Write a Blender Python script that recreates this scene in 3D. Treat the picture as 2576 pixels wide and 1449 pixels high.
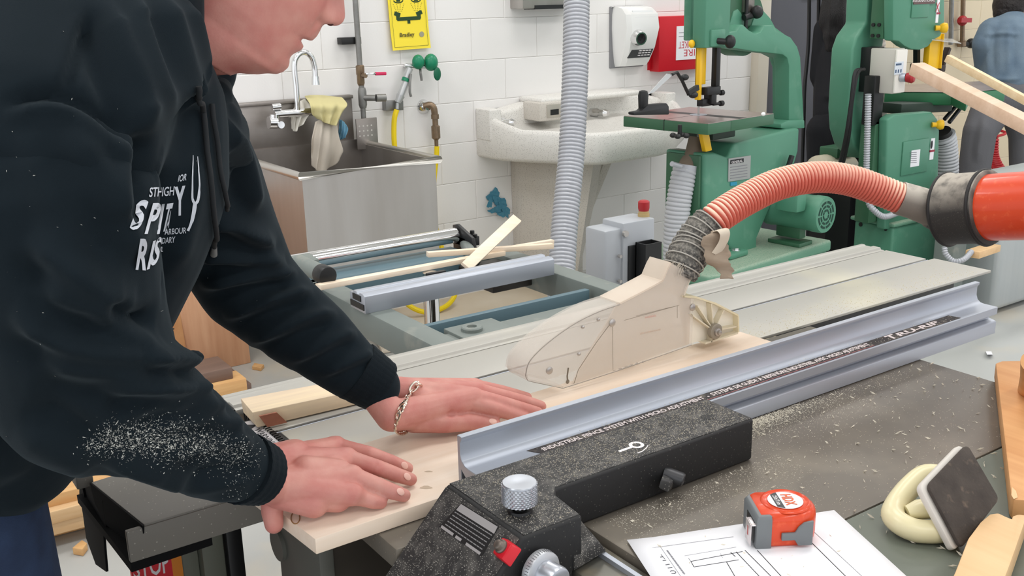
import bpy, bmesh, math, random
import numpy as np
from mathutils import Vector, Matrix
from mathutils.bvhtree import BVHTree

for o in list(bpy.data.objects):
    bpy.data.objects.remove(o)
SC = bpy.context.scene
COL = SC.collection
RNG = random.Random(7)
NR = np.random.RandomState(11)

# ------------------------------------------------------------------ camera
F_PX, PITCH, ROLL, YAW = 2563.63, math.radians(15.929), math.radians(-1.308), math.radians(34.4535)
CAM = np.array([0.0, 0.0, 1.47])
FW = np.array([math.sin(YAW) * math.cos(PITCH), math.cos(YAW) * math.cos(PITCH), -math.sin(PITCH)])
_rt = np.array([math.cos(YAW), -math.sin(YAW), 0.0])
_up = np.cross(_rt, FW)
RT = math.cos(ROLL) * _rt + math.sin(ROLL) * _up
UP = -math.sin(ROLL) * _rt + math.cos(ROLL) * _up
cd = bpy.data.cameras.new('camera')
cam = bpy.data.objects.new('camera', cd)
COL.objects.link(cam)
cd.sensor_width = 36.0
cd.lens = F_PX / 2576 * 36
cd.clip_start = 0.05
cd.clip_end = 60
cam.matrix_world = Matrix(((RT[0], UP[0], -FW[0], CAM[0]), (RT[1], UP[1], -FW[1], CAM[1]),
                           (RT[2], UP[2], -FW[2], CAM[2]), (0, 0, 0, 1)))
SC.camera = cam

# ------------------------------------------------------------------ world, lights, exposure
w = bpy.data.worlds.new('shop_air')
SC.world = w
w.use_nodes = True
w.node_tree.nodes['Background'].inputs[0].default_value = (0.93, 0.96, 1.0, 1)
w.node_tree.nodes['Background'].inputs[1].default_value = 1.22
vs = SC.view_settings
vs.view_transform = 'Standard'
vs.look = 'None'
vs.gamma = 1.0
vs.use_curve_mapping = False
vs.exposure = 0.2
LAMPS = [(-0.9, 1.2), (1.5, 1.2), (3.9, 1.2), (6.3, 1.2), (0.3, 3.2), (2.7, 3.2), (5.1, 3.2), (7.5, 3.2), (0.3, -1.2), (2.7, -1.2), (5.1, -1.2)]
LAMP_Z = 3.3
for (lx, ly) in LAMPS:
    ld = bpy.data.lights.new('tube_light', 'AREA')
    ld.shape = 'RECTANGLE'
    ld.size, ld.size_y = 1.2, 0.5
    ld.energy = 19
    ld.color = (1.0, 0.99, 0.975)
    lo = bpy.data.objects.new('tube_light', ld)
    lo.location = (lx, ly, LAMP_Z - 0.02)
    COL.objects.link(lo)

# ------------------------------------------------------------------ pixel <-> world helpers (2576 x 1449 frame)
def ray(px, py): return FW + RT * (px - 1288) / F_PX - UP * (py - 724.5) / F_PX
def at_d(px, py, d): return CAM + ray(px, py) * d
def at_ax(px, py, ax, v):
    r = ray(px, py)
    return CAM + r * ((v - CAM[ax]) / r[ax])
def at_z(px, py, z): return at_ax(px, py, 2, z)
def at_y(px, py, y): return at_ax(px, py, 1, y)
def at_x(px, py, x): return at_ax(px, py, 0, x)
def at_plane(px, py, p0, n):
    r = ray(px, py)
    return CAM + r * (np.dot(np.array(p0) - CAM, n) / np.dot(r, n))
def to_px(V):
    q = np.asarray(V, float) - CAM
    dd = q @ FW
    return np.stack([1288 + F_PX * (q @ RT) / dd, 724.5 - F_PX * (q @ UP) / dd, dd], -1)

# ------------------------------------------------------------------ materials
def lin(c):
    return tuple(((v / 255) / 12.92 if v / 255 <= 0.04045 else ((v / 255 + 0.055) / 1.055) ** 2.4) for v in c[:3]) + (1.0,)
MATS = {}
def mat(name, rgb, rough=0.5, metal=0.0, var=None, bump=None, specks=None, dust=None, trans=0.0, topdust=None, sheen=0.0, sss=0.0, coat=0.0, emit=None, spec=0.5, alpha=1.0, stretch=None, ior=1.45):
    """var=(rgb2, scale, amount)  specks=(rgb, scale, threshold)  dust=(rgb, scale, low, high)  bump=(scale, strength, dist)"""
    if name in MATS: return MATS[name]
    m = bpy.data.materials.new(name)
    m.use_nodes = True
    nt = m.node_tree
    N, L = nt.nodes, nt.links
    b = N['Principled BSDF']
    b.inputs['Roughness'].default_value = rough
    b.inputs['Metallic'].default_value = metal
    b.inputs['Specular IOR Level'].default_value = spec
    b.inputs['IOR'].default_value = ior
    if trans: b.inputs['Transmission Weight'].default_value = trans
    if alpha < 1: b.inputs['Alpha'].default_value = alpha
    if sheen:
        b.inputs['Sheen Weight'].default_value = sheen; b.inputs['Sheen Roughness'].default_value = .4; b.inputs['Sheen Tint'].default_value = (.55, .68, .74, 1)
    if coat: b.inputs['Coat Weight'].default_value = coat
    if sss:
        b.inputs['Subsurface Weight'].default_value = sss
        b.inputs['Subsurface Radius'].default_value = (0.9, 0.35, 0.2)
        b.inputs['Subsurface Scale'].default_value = 0.006
    if emit:
        b.inputs['Emission Color'].default_value = lin(rgb)
        b.inputs['Emission Strength'].default_value = emit
    tc = N.new('ShaderNodeTexCoord')
    vec = tc.outputs['Object']
    if stretch:
        mp = N.new('ShaderNodeMapping')
        mp.inputs['Scale'].default_value = stretch
        L.new(vec, mp.inputs['Vector'])
        vec = mp.outputs['Vector']
    def noise(scale, detail=4.0, v=None):
        n = N.new('ShaderNodeTexNoise')
        n.inputs['Scale'].default_value = scale
        n.inputs['Detail'].default_value = detail
        L.new(v or vec, n.inputs['Vector'])
        return n.outputs['Fac']
    def ramp(src, lo, hi):
        r = N.new('ShaderNodeMapRange')
        r.inputs['From Min'].default_value = lo
        r.inputs['From Max'].default_value = hi
        L.new(src, r.inputs['Value'])
        return r.outputs['Result']
    def mix(fac, a, c):
        x = N.new('ShaderNodeMix')
        x.data_type = 'RGBA'
        L.new(fac, x.inputs[0])
        if isinstance(a, tuple): x.inputs[6].default_value = a
        else: L.new(a, x.inputs[6])
        x.inputs[7].default_value = c
        return x.outputs[2]
    col = lin(rgb)
    if var:
        col = mix(ramp(noise(var[1]), 0.5 - 0.25 / max(var[2], .01), 0.5 + 0.25 / max(var[2], .01)), col, lin(var[0]))
    if dust:
        col = mix(ramp(noise(dust[1], 6.0, tc.outputs['Object']), dust[2], dust[3]), col, lin(dust[0]))
    if specks:
        vo = N.new('ShaderNodeTexVoronoi')
        vo.inputs['Scale'].default_value = specks[1]
        L.new(tc.outputs['Object'], vo.inputs['Vector'])
        r = ramp(vo.outputs['Distance'], specks[2], specks[2] * 0.7)
        hs = N.new('ShaderNodeSeparateColor')
        L.new(vo.outputs['Color'], hs.inputs[0])
        mm = N.new('ShaderNodeMath'); mm.operation = 'GREATER_THAN'; mm.inputs[1].default_value = 0.45
        L.new(hs.outputs[0], mm.inputs[0])
        mu = N.new('ShaderNodeMath'); mu.operation = 'MULTIPLY'
        L.new(r, mu.inputs[0]); L.new(mm.outputs[0], mu.inputs[1])
        col = mix(mu.outputs[0], col, lin(specks[0]))
    if topdust:   # settled dust: (rgb, amount) on the faces that look up
        gn = N.new('ShaderNodeNewGeometry'); sx = N.new('ShaderNodeSeparateXYZ')
        L.new(gn.outputs['Normal'], sx.inputs[0])
        up_ = ramp(sx.outputs['Z'], 0.0, 0.8)
        nz_ = ramp(noise(topdust[2] if len(topdust) > 2 else 120, 4.0, tc.outputs['Object']), 0.22, 0.52)
        mu2 = N.new('ShaderNodeMath'); mu2.operation = 'MULTIPLY'; L.new(up_, mu2.inputs[0]); L.new(nz_, mu2.inputs[1])
        mu3 = N.new('ShaderNodeMath'); mu3.operation = 'MULTIPLY'; mu3.inputs[1].default_value = topdust[1]; L.new(mu2.outputs[0], mu3.inputs[0])
        col = mix(mu3.outputs[0], col, lin(topdust[0]))
    if isinstance(col, tuple): b.inputs['Base Color'].default_value = col
    else: L.new(col, b.inputs['Base Color'])
    if bump:
        bn = N.new('ShaderNodeBump')
        bn.inputs['Strength'].default_value = bump[1]
        bn.inputs['Distance'].default_value = bump[2] if len(bump) > 2 else 0.001
        L.new(noise(bump[0], 3.0), bn.inputs['Height'])
        L.new(bn.outputs['Normal'], b.inputs['Normal'])
    MATS[name] = m
    return m

def wood(name, rgb, rgb2, axis='X', fine=1.0, rough=0.55):
    """streaky grain running along the given local axis, with a few broad darker bands"""
    if name in MATS: return MATS[name]
    m = bpy.data.materials.new(name)
    m.use_nodes = True
    nt = m.node_tree
    N, L = nt.nodes, nt.links
    b = N['Principled BSDF']
    b.inputs['Roughness'].default_value = rough
    tc = N.new('ShaderNodeTexCoord')
    mp = N.new('ShaderNodeMapping')
    s = {'X': (1.6, 26, 26), 'Y': (26, 1.6, 26), 'Z': (26, 26, 1.6)}[axis]
    mp.inputs['Scale'].default_value = tuple(v * fine for v in s)
    L.new(tc.outputs['Object'], mp.inputs['Vector'])
    n1 = N.new('ShaderNodeTexNoise'); n1.inputs['Scale'].default_value = 1.3; n1.inputs['Detail'].default_value = 3
    n2 = N.new('ShaderNodeTexNoise'); n2.inputs['Scale'].default_value = 6.0; n2.inputs['Detail'].default_value = 5
    for n in (n1, n2): L.new(mp.outputs['Vector'], n.inputs['Vector'])
    ad = N.new('ShaderNodeMath'); ad.operation = 'MULTIPLY_ADD'; ad.inputs[1].default_value = 0.45
    L.new(n2.outputs['Fac'], ad.inputs[0]); L.new(n1.outputs['Fac'], ad.inputs[2])
    r = N.new('ShaderNodeMapRange'); r.inputs['From Min'].default_value = 0.5; r.inputs['From Max'].default_value = 1.0
    L.new(ad.outputs[0], r.inputs['Value'])
    x = N.new('ShaderNodeMix'); x.data_type = 'RGBA'
    L.new(r.outputs['Result'], x.inputs[0])
    x.inputs[6].default_value = lin(rgb); x.inputs[7].default_value = lin(rgb2)
    L.new(x.outputs[2], b.inputs['Base Color'])
    MATS[name] = m
    return m

# ------------------------------------------------------------------ mesh builder
def frame_of(axis):
    a = Vector(axis).normalized()
    t = Vector((0, 0, 1)) if abs(a.z) < 0.9 else Vector((1, 0, 0))
    u = a.cross(t).normalized()
    return u, a.cross(u).normalized(), a
class MB:
    def __init__(s): s.v, s.f = [], []
    def add(s, vs_, fs):
        o = len(s.v)
        s.v += [tuple(map(float, p)) for p in vs_]
        s.f += [tuple(i + o for i in f) for f in fs]
        return s
    def box(s, x0, x1, y0, y1, z0, z1):
        return s.add([(x, y, z) for z in (z0, z1) for y in (y0, y1) for x in (x0, x1)],
                     [(0, 2, 3, 1), (4, 5, 7, 6), (0, 1, 5, 4), (1, 3, 7, 5), (3, 2, 6, 7), (2, 0, 4, 6)])
    def hexa(s, bot, top):
        """bot, top: four points each, same winding"""
        return s.add(list(bot) + list(top), [(3, 2, 1, 0), (4, 5, 6, 7), (0, 1, 5, 4), (1, 2, 6, 5), (2, 3, 7, 6), (3, 0, 4, 7)])
    def bar(s, p0, p1, wd, ht, up=(0, 0, 1)):
        """rectangular bar between two points"""
        p0, p1 = Vector(p0), Vector(p1)
        a = (p1 - p0).normalized(); u = a.cross(Vector(up)).normalized() * (wd / 2); v = u.cross(a).normalized() * (ht / 2)
        return s.hexa([p0 - u - v, p0 + u - v, p0 + u + v, p0 - u + v], [p1 - u - v, p1 + u - v, p1 + u + v, p1 - u + v])
    def cyl(s, p0, p1, r0, r1=None, n=24, cap=True):
        r1 = r0 if r1 is None else r1
        p0, p1 = Vector(p0), Vector(p1)
        u, v, a = frame_of(p1 - p0)
        ring = lambda p, r: [p + u * (r * math.cos(2 * math.pi * i / n)) + v * (r * math.sin(2 * math.pi * i / n)) for i in range(n)]
        fs = [(i, (i + 1) % n, n + (i + 1) % n, n + i) for i in range(n)]
        if cap: fs += [tuple(range(n - 1, -1, -1)), tuple(range(n, 2 * n))]
        return s.add(ring(p0, r0) + ring(p1, r1), fs)
    def tube(s, pts, r, n=12, closed=False, cap=True, flat=1.0, ref=None):
        P = [Vector(p) for p in pts]
        m = len(P)
        rs = r if hasattr(r, '__len__') else [r] * m
        T = []
        for i in range(m):
            a, b = (P[i - 1], P[(i + 1) % m]) if closed else (P[max(i - 1, 0)], P[min(i + 1, m - 1)])
            T.append((b - a).normalized())
        u = frame_of(T[0])[0] if ref is None else Vector(ref)
        vs_, fs = [], []
        for i in range(m):
            u = (u - T[i] * u.dot(T[i])).normalized()
            v = T[i].cross(u)
            vs_ += [P[i] + u * (rs[i] * math.cos(2 * math.pi * k / n)) + v * (rs[i] * flat * math.sin(2 * math.pi * k / n)) for k in range(n)]
        for i in range(m if closed else m - 1):
            a, b = i * n, ((i + 1) % m) * n
            fs += [(a + k, a + (k + 1) % n, b + (k + 1) % n, b + k) for k in range(n)]
        if cap and not closed: fs += [tuple(range(n - 1, -1, -1)), tuple(range((m - 1) * n, m * n))]
        return s.add(vs_, fs)
    def lathe(s, origin, axis, prof, n=32, cap=True):
        o = Vector(origin)
        u, v, a = frame_of(axis)
        vs_, fs = [], []
        for (t, r) in prof:
            vs_ += [o + a * t + u * (r * math.cos(2 * math.pi * k / n)) + v * (r * math.sin(2 * math.pi * k / n)) for k in range(n)]
        for i in range(len(prof) - 1):
            fs += [(i * n + k, i * n + (k + 1) % n, (i + 1) * n + (k + 1) % n, (i + 1) * n + k) for k in range(n)]
        if cap: fs += [tuple(range(n - 1, -1, -1)), tuple(range((len(prof) - 1) * n, len(prof) * n))]
        return s.add(vs_, fs)
    def prism(s, poly, vec):
        P = [Vector(p) for p in poly]; d = Vector(vec); n = len(P)
        return s.add(P + [p + d for p in P], [tuple(range(n - 1, -1, -1)), tuple(range(n, 2 * n))] + [(i, (i + 1) % n, n + (i + 1) % n, n + i) for i in range(n)])
    def loft(s, rings, closed=True, cap=True):
        n = len(rings[0]); m = len(rings)
        fs = []
        for i in range(m - 1):
            for k in range(n if closed else n - 1):
                fs.append((i * n + k, i * n + (k + 1) % n, (i + 1) * n + (k + 1) % n, (i + 1) * n + k))
        if cap and closed: fs += [tuple(range(n - 1, -1, -1)), tuple(range((m - 1) * n, m * n))]
        return s.add([p for r in rings for p in r], fs)
    def ball(s, c, r, n=16, m=10, R=None):
        rr = r if hasattr(r, '__len__') else (r, r, r)
        c = Vector(c); vs_, fs = [], []
        for i in range(1, m):
            t = math.pi * i / m
            for k in range(n):
                p = 2 * math.pi * k / n
                q = Vector((rr[0] * math.sin(t) * math.cos(p), rr[1] * math.sin(t) * math.sin(p), rr[2] * math.cos(t)))
                vs_.append(c + (R @ q if R else q))
        for i in range(m - 2):
            fs += [(i * n + k, (i + 1) * n + k, (i + 1) * n + (k + 1) % n, i * n + (k + 1) % n) for k in range(n)]
        q0 = Vector((0, 0, rr[2]))
        q0 = R @ q0 if R else q0
        t0 = len(vs_); vs_ += [c + q0, c - q0]
        fs += [(t0, k, (k + 1) % n) for k in range(n)] + [(t0 + 1, (m - 2) * n + (k + 1) % n, (m - 2) * n + k) for k in range(n)]
        return s.add(vs_, fs)
    def ring(s, c, axis, R, r, n=24, m=8, flat=1.0, ell=1.0):
        u, v, a = frame_of(axis); c = Vector(c)
        return s.tube([c + u * (R * math.cos(2 * math.pi * k / n)) + v * (R * ell * math.sin(2 * math.pi * k / n)) for k in range(n)], r, m, closed=True, flat=flat)
    def sheet(s, G):
        """grid of points, single sheet"""
        a, b = len(G), len(G[0])
        return s.add([p for r in G for p in r], [(i * b + j, i * b + j + 1, (i + 1) * b + j + 1, (i + 1) * b + j) for i in range(a - 1) for j in range(b - 1)])

# ------------------------------------------------------------------ objects
def finish(me, m, smooth):
    if m: me.materials.append(m)
    if smooth is not None:
        me.shade_smooth()
        me.set_sharp_from_angle(angle=math.radians(smooth))
def thing(name, label, cat, loc=(0, 0, 0), rot=0.0, group=None):
    o = bpy.data.objects.new(name, None)
    o.empty_display_size = 0.05
    COL.objects.link(o)
    o.location = loc; o.rotation_euler = (0, 0, rot)
    o['label'] = label; o['category'] = cat
    if group: o['group'] = group
    o['_l'] = list(map(float, loc)); o['_r'] = float(rot)
    return o
def tag(o, label, cat, group=None):
    o['label'] = label; o['category'] = cat
    if group: o['group'] = group
    return o
def build(name, mb, m, parent=None, smooth=35, bevel=0, seg=2, kind=None, label=None, local=False, fix=True):
    me = bpy.data.meshes.new(name)
    V = np.array(mb.v, float)
    o = bpy.data.objects.new(name, me)
    if parent is not None:
        r = parent
        if '_l' not in r: r = r.parent
        o['_l'] = list(r['_l']); o['_r'] = r['_r']
        if not local:
            l = np.array(r['_l']); a = -r['_r']
            V = V - l
            x = V[:, 0] * math.cos(a) - V[:, 1] * math.sin(a); y = V[:, 0] * math.sin(a) + V[:, 1] * math.cos(a)
            V = np.stack([x, y, V[:, 2]], 1)
        del o['_l']; del o['_r']
        o.parent = parent
    else:
        c = V.mean(0); c[2] = V[:, 2].min()
        V = V - c
        o.location = c
        o['_l'] = list(map(float, c)); o['_r'] = 0.0
    me.from_pydata(V.tolist(), [], mb.f)
    if fix or bevel:
        bm = bmesh.new(); bm.from_mesh(me)
        if fix: bmesh.ops.recalc_face_normals(bm, faces=bm.faces[:])
        if bevel:
            ed = [e for e in bm.edges if e.is_manifold and e.calc_face_angle(0) > math.radians(32)]
            bmesh.ops.bevel(bm, geom=ed, offset=bevel, segments=seg, affect='EDGES', clamp_overlap=True, profile=0.5)
        bm.to_mesh(me); bm.free()
    me.update()
    finish(me, m, smooth)
    COL.objects.link(o)
    if kind: o['kind'] = kind
    if label: o['label'] = label
    return o
def struct(name, mb, m, **k):
    return build(name, mb, m, kind='structure', **k)
def copy_tree(o, parent=None):
    c = o.copy(); COL.objects.link(c)
    if parent is not None: c.parent = parent
    for ch in list(o.children): copy_tree(ch, c)
    return c

_text_cache = {}
def text2d(body, bold=0.0, shear=0.0, res=2, spacing=1.0):
    """flat letter outlines as (verts2d, faces), height of a capital about 1"""
    k = (body, bold, shear, res, spacing)
    if k in _text_cache: return _text_cache[k]
    cu = bpy.data.curves.new('lettering', 'FONT')
    cu.body = body; cu.size = 1.4; cu.resolution_u = res; cu.fill_mode = 'FRONT'
    cu.offset = bold; cu.shear = shear; cu.space_character = spacing
    ob = bpy.data.objects.new('lettering', cu)
    COL.objects.link(ob)
    dg = bpy.context.evaluated_depsgraph_get()
    me = ob.evaluated_get(dg).to_mesh()
    v = np.array([(p.co.x, p.co.y) for p in me.vertices]) if len(me.vertices) else np.zeros((0, 2))
    f = [tuple(p.vertices) for p in me.polygons]
    ob.evaluated_get(dg).to_mesh_clear()
    bpy.data.objects.remove(ob); bpy.data.curves.remove(cu)
    _text_cache[k] = (v, f)
    return v, f
def lettering(mb, body, origin, u, v, height=None, width=None, bold=0.0, shear=0.0, lift=(0, 0, 0), res=2, spacing=1.0):
    """origin: lower left corner of the text; u, v: unit directions in 3D"""
    P, f = text2d(body, bold, shear, res, spacing)
    mn, mx = P.min(0), P.max(0)
    sy = height / (mx[1] - mn[1]) if height else None
    sx = width / (mx[0] - mn[0]) if width else sy
    if sy is None: sy = sx
    Q = (P - mn) * np.array([sx, sy])
    o = np.array(origin, float) + np.array(lift); u = np.array(u, float); v = np.array(v, float)
    return mb.add([o + u * a + v * b for a, b in Q], f)
def norm(v):
    v = np.array(v, float)
    return v / np.linalg.norm(v)
def spline(pts, n):
    """Catmull-Rom through the points, n samples"""
    P = np.array(pts, float); P = np.vstack([2 * P[0] - P[1], P, 2 * P[-1] - P[-2]])
    out = []
    m = len(P) - 3
    for i in range(n):
        t = i / (n - 1) * m; k = min(int(t), m - 1); t -= k
        a, b, c, d = P[k:k + 4]
        out.append(0.5 * (2 * b + (c - a) * t + (2 * a - 5 * b + 4 * c - d) * t * t + (3 * b - a - 3 * c + d) * t ** 3))
    return np.array(out)
def evenly(pts, step):
    """resample a polyline at a constant step"""
    P = np.array(spline(pts, 200)); s = np.r_[0, np.cumsum(np.linalg.norm(np.diff(P, axis=0), axis=1))]
    t = np.arange(0, s[-1], step)
    return np.stack([np.interp(t, s, P[:, k]) for k in range(3)], 1), t
def corrugated(pts, r, pitch, amp, n=28, per=6, sharp=1.0):
    P, t = evenly(pts, pitch / per)
    rr = r + amp * (np.abs(np.cos(np.pi * t / pitch)) ** sharp * 2 - 1)
    return MB().tube(P, rr, n)

# ================================================================== materials
M_white = mat('painted_block', (238, 236, 235), 0.45, var=((231, 228, 225), 1.3, 0.6), bump=(140, 0.25, 0.001))
M_cream = mat('cream_block', (214, 200, 172), 0.5, var=((202, 186, 156), 1.6, 0.7), bump=(120, 0.3, 0.001))
M_mortar = mat('mortar', (222, 219, 215), 0.8)
M_floor = mat('concrete_floor', (188, 190, 188), 0.36, var=((170, 170, 166), 0.9, 0.6), dust=((196, 186, 168), 2.2, 0.52, 0.72), bump=(60, 0.12, 0.001))
M_ceil = mat('ceiling_white', (228, 228, 226), 0.8)
M_steel = mat('brushed_steel', (196, 193, 190), 0.42, 0.9, var=((166, 160, 154), 7, 0.8), stretch=(1, 1, 0.12), bump=(300, 0.1, 0.0005))
M_steel_d = mat('stained_steel', (168, 162, 157), 0.42, 0.8, var=((136, 128, 122), 6, 0.9), bump=(120, 0.15, 0.0006))
M_chrome = mat('chrome', (225, 225, 225), 0.12, 1.0)
M_galv = mat('galvanised_pipe', (150, 150, 148), 0.45, 0.7, var=((120, 118, 114), 30, 0.6))
M_brass = mat('old_brass', (150, 126, 100), 0.4, 0.7, var=((118, 104, 90), 60, 0.6))
M_alu = mat('extruded_aluminium', (182, 187, 196), 0.46, 0.62, var=((174, 179, 189), 3, 0.4), stretch=(0.2, 30, 30))
M_alu_top = mat('anodised_table', (172, 170, 164), 0.45, 0.3, var=((178, 175, 168), 2.5, 0.5), dust=((200, 194, 172), 3.2, 0.58, 0.84))
M_green = mat('machine_green', (84, 142, 117), 0.45, var=((76, 131, 107), 3, 0.5), dust=((118, 160, 138), 9, 0.58, 0.85), bump=(40, 0.1, 0.001))
M_green_top = mat('machine_green_dusty', (98, 146, 122), 0.6, topdust=((166, 180, 160), .75, 160))
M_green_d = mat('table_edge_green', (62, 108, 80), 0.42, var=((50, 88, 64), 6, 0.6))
M_table_steel = mat('ground_iron', (196, 182, 178), 0.28, 0.8, var=((150, 132, 126), 9, 0.5))
M_yellow = mat('guard_yellow', (236, 186, 28), 0.4)
M_black = mat('black_plastic', (24, 25, 26), 0.45)
M_black_m = mat('black_steel', (40, 40, 41), 0.38, 0.4)
M_dusty_black = mat('sawdusty_black', (48, 47, 47), 0.65, specks=((158, 154, 146), 560, 0.36), dust=((98, 95, 91), 60, 0.46, 0.80))
M_black_side = mat('black_casting', (27, 27, 28), 0.6, bump=(260, 0.25, 0.0006), specks=((74, 72, 68), 230, 0.20))
M_greyframe = mat('frame_grey', (122, 130, 126), 0.5, var=((112, 119, 115), 5, 0.5), dust=((150, 150, 140), 14, 0.58, 0.8))
M_blue = mat('beam_blue_grey', (92, 117, 126), 0.45, var=((84, 108, 118), 3, 0.5))
M_cab = mat('cabinet_grey', (88, 88, 82), 0.6, var=((78, 78, 72), 3, 0.6))
M_dirt = mat('dirty_black', (32, 29, 26), 0.7, var=((64, 54, 40), 4, 0.5))
M_bed = mat('bed_grey', (112, 108, 101), 0.5, var=((102, 98, 91), 4, 0.5), specks=((150, 146, 136), 150, 0.16))
M_terrazzo = mat('terrazzo', (230, 228, 224), 0.45, var=((220, 216, 209), 5, 0.6), specks=((136, 130, 124), 235, 0.30))
M_terrazzo_d = mat('terrazzo_side', (214, 209, 202), 0.5, var=((202, 195, 185), 4, 0.6), specks=((126, 118, 110), 235, 0.28))
M_hosegrey = mat('duct_grey', (176, 178, 184), 0.38, 0.25)
M_hosegrey2 = mat('duct_grey_matt', (182, 184, 188), 0.5, 0.05)
M_red = mat('safety_red', (200, 22, 38), 0.4)
M_redbtn = mat('button_red', (164, 36, 42), 0.45)
M_whitep = mat('white_enamel', (232, 232, 230), 0.22, coat=0.3)
M_paper = mat('paper_white', (236, 236, 240), 0.7)
M_ink = mat('ink_black', (36, 36, 40), 0.7)
M_inkg = mat('ink_grey', (128, 128, 134), 0.7)
M_ink_white = mat('ink_white', (226, 222, 222), 0.6)
M_ink_red = mat('ink_red', (196, 60, 74), 0.6)
M_boxgrey = mat('switch_box_grey', (166, 170, 175), 0.45)
M_orange = mat('orange_enamel', (212, 66, 26), 0.34, coat=0.2, dust=((230, 100, 60), 90, 0.56, 0.8))
M_rubber = mat('dusty_rubber', (44, 42, 41), 0.6, topdust=((172, 164, 152), .95, 40), specks=((150, 142, 132), 620, .16))
M_rubber_d = mat('rubber_black', (30, 28, 28), 0.6)
M_greycoup = mat('grey_coupling', (122, 114, 106), 0.65, topdust=((196, 188, 176), .9, 40), specks=((160, 152, 140), 620, .16))
M_redhose = mat('red_hose', (204, 98, 82), 0.55, topdust=((238, 204, 180), 1.0, 9))
M_cloth_hose = mat('grey_cloth_hose', (66, 65, 64), 0.9, dust=((148, 143, 134), 240, 0.45, 0.72), topdust=((150, 145, 135), .4, 90), bump=(320, 0.5, 0.002))
M_tape = mat('cloth_tape', (168, 152, 134), 0.85, var=((140, 122, 104), 25, 0.6))
M_dress = wood('planed_pine', (238, 220, 202), (230, 207, 184), 'X')
M_strip = wood('pale_strip', (240, 224, 204), (224, 202, 174), 'X')
M_tan = wood('tan_wood', (214, 160, 106), (196, 138, 84), 'Y', 0.7)
M_tan2 = wood('cream_wood', (226, 190, 144), (214, 174, 126), 'Y', 0.7)
M_pine = wood('floor_pine', (226, 192, 148), (206, 164, 116), 'X', 0.8)
M_pine2 = wood('honey_pine', (222, 178, 122), (204, 152, 96), 'X', 0.8)
M_brown = wood('brown_board', (122, 98, 86), (104, 82, 72), 'X', 0.8)
M_ply = wood('plywood_face', (206, 158, 122), (186, 134, 98), 'Z', 0.5)
M_osb = mat('strand_board', (204, 152, 104), 0.7, var=((176, 118, 70), 24, 0.9), stretch=(1, 1, 0.4))
M_glove_y = mat('yellow_cloth', (206, 196, 144), 0.9, bump=(300, 0.4, 0.001))
M_rag = mat('pale_rag', (206, 196, 182), 0.9, bump=(300, 0.4, 0.001))
M_blue_cloth = mat('blue_cloth', (110, 158, 182), 0.9)
M_cable = mat('black_cable', (26, 26, 28), 0.5)
M_yhose = mat('yellow_hose', (238, 208, 24), 0.4)
M_char = mat('charcoal_paint', (74, 75, 82), 0.5, var=((84, 84, 90), 2, 0.6))

# ================================================================== the room
WY = 4.25
struct('floor', MB().box(-4, 11, -4, WY + .15, -0.1, 0), M_floor)
struct('ceiling', MB().box(-4, 11, -4, WY + .15, 3.4, 3.5), M_ceil)
wall = struct('wall_back', MB().box(-4, 11, WY, WY + .15, 0, 3.4), M_mortar)
wall['_l'] = list(wall.location); wall['_r'] = 0.0
# block courses: each concrete block is a piece proud of the recessed joints
BL, BH, Z0 = 0.3895, 0.1945, 0.0125
bm_block = MB().box(-BL / 2 + .0009, BL / 2 - .0009, -0.0035, 0.02, -BH / 2 + .0009, BH / 2 - .0009)
_bm = {}
for key, mm in (('w', M_white), ('c', M_cream)):
    me = bpy.data.meshes.new('block')
    me.from_pydata(bm_block.v, [], bm_block.f)
    b = bmesh.new(); b.from_mesh(me)
    bmesh.ops.recalc_face_normals(b, faces=b.faces[:])
    bmesh.ops.bevel(b, geom=[e for e in b.edges if all(v.co.y < 0 for v in e.verts)], offset=0.0025, segments=1, affect='EDGES')
    b.to_mesh(me); b.free()
    me.materials.append(mm)
    me.shade_smooth(); me.set_sharp_from_angle(angle=math.radians(30))
    _bm[key] = me
wl = Vector(wall.location)
for row in range(0, 9):
    zc = Z0 + BH * (row + .5)
    off = 2.71 + (BL / 2 if row % 2 else 0)
    for k in range(-10, 18):
        xc = off + BL * (k + .5)
        if not -0.8 < xc < 9.2 or (4.72 < xc < 5.66): continue
        if 4.72 - BL / 2 < xc < 4.72: xc -= 0.0
        o = bpy.data.objects.new('block', _bm['w' if xc < 4.9 else 'c'])
        COL.objects.link(o); o.parent = wall
        o.location = Vector((xc, WY, zc)) - wl
struct('baseboard_back', MB().box(5.75, 9.5, WY - .022, WY, 0, 0.11), mat('vinyl_base', (96, 90, 82), 0.5))
# charcoal door behind the machines
d1 = struct('door_1', MB().box(4.752, 5.62, WY - .05, WY, 0.01, 2.05), M_char, bevel=0.004)
build('door_frame', MB().box(4.66, 4.752, WY - .06, WY, 0, 2.12).box(5.62, 5.70, WY - .06, WY, 0, 2.12).box(4.66, 5.70, WY - .06, WY, 2.05, 2.14), mat('frame_beige', (206, 198, 182), 0.5), d1, bevel=0.004)
build('switch_plate', MB().box(5.02, 5.14, WY - .062, WY - .05, 1.42, 1.56), mat('plate_ivory', (222, 214, 186), 0.4), d1, bevel=0.003)

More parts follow.
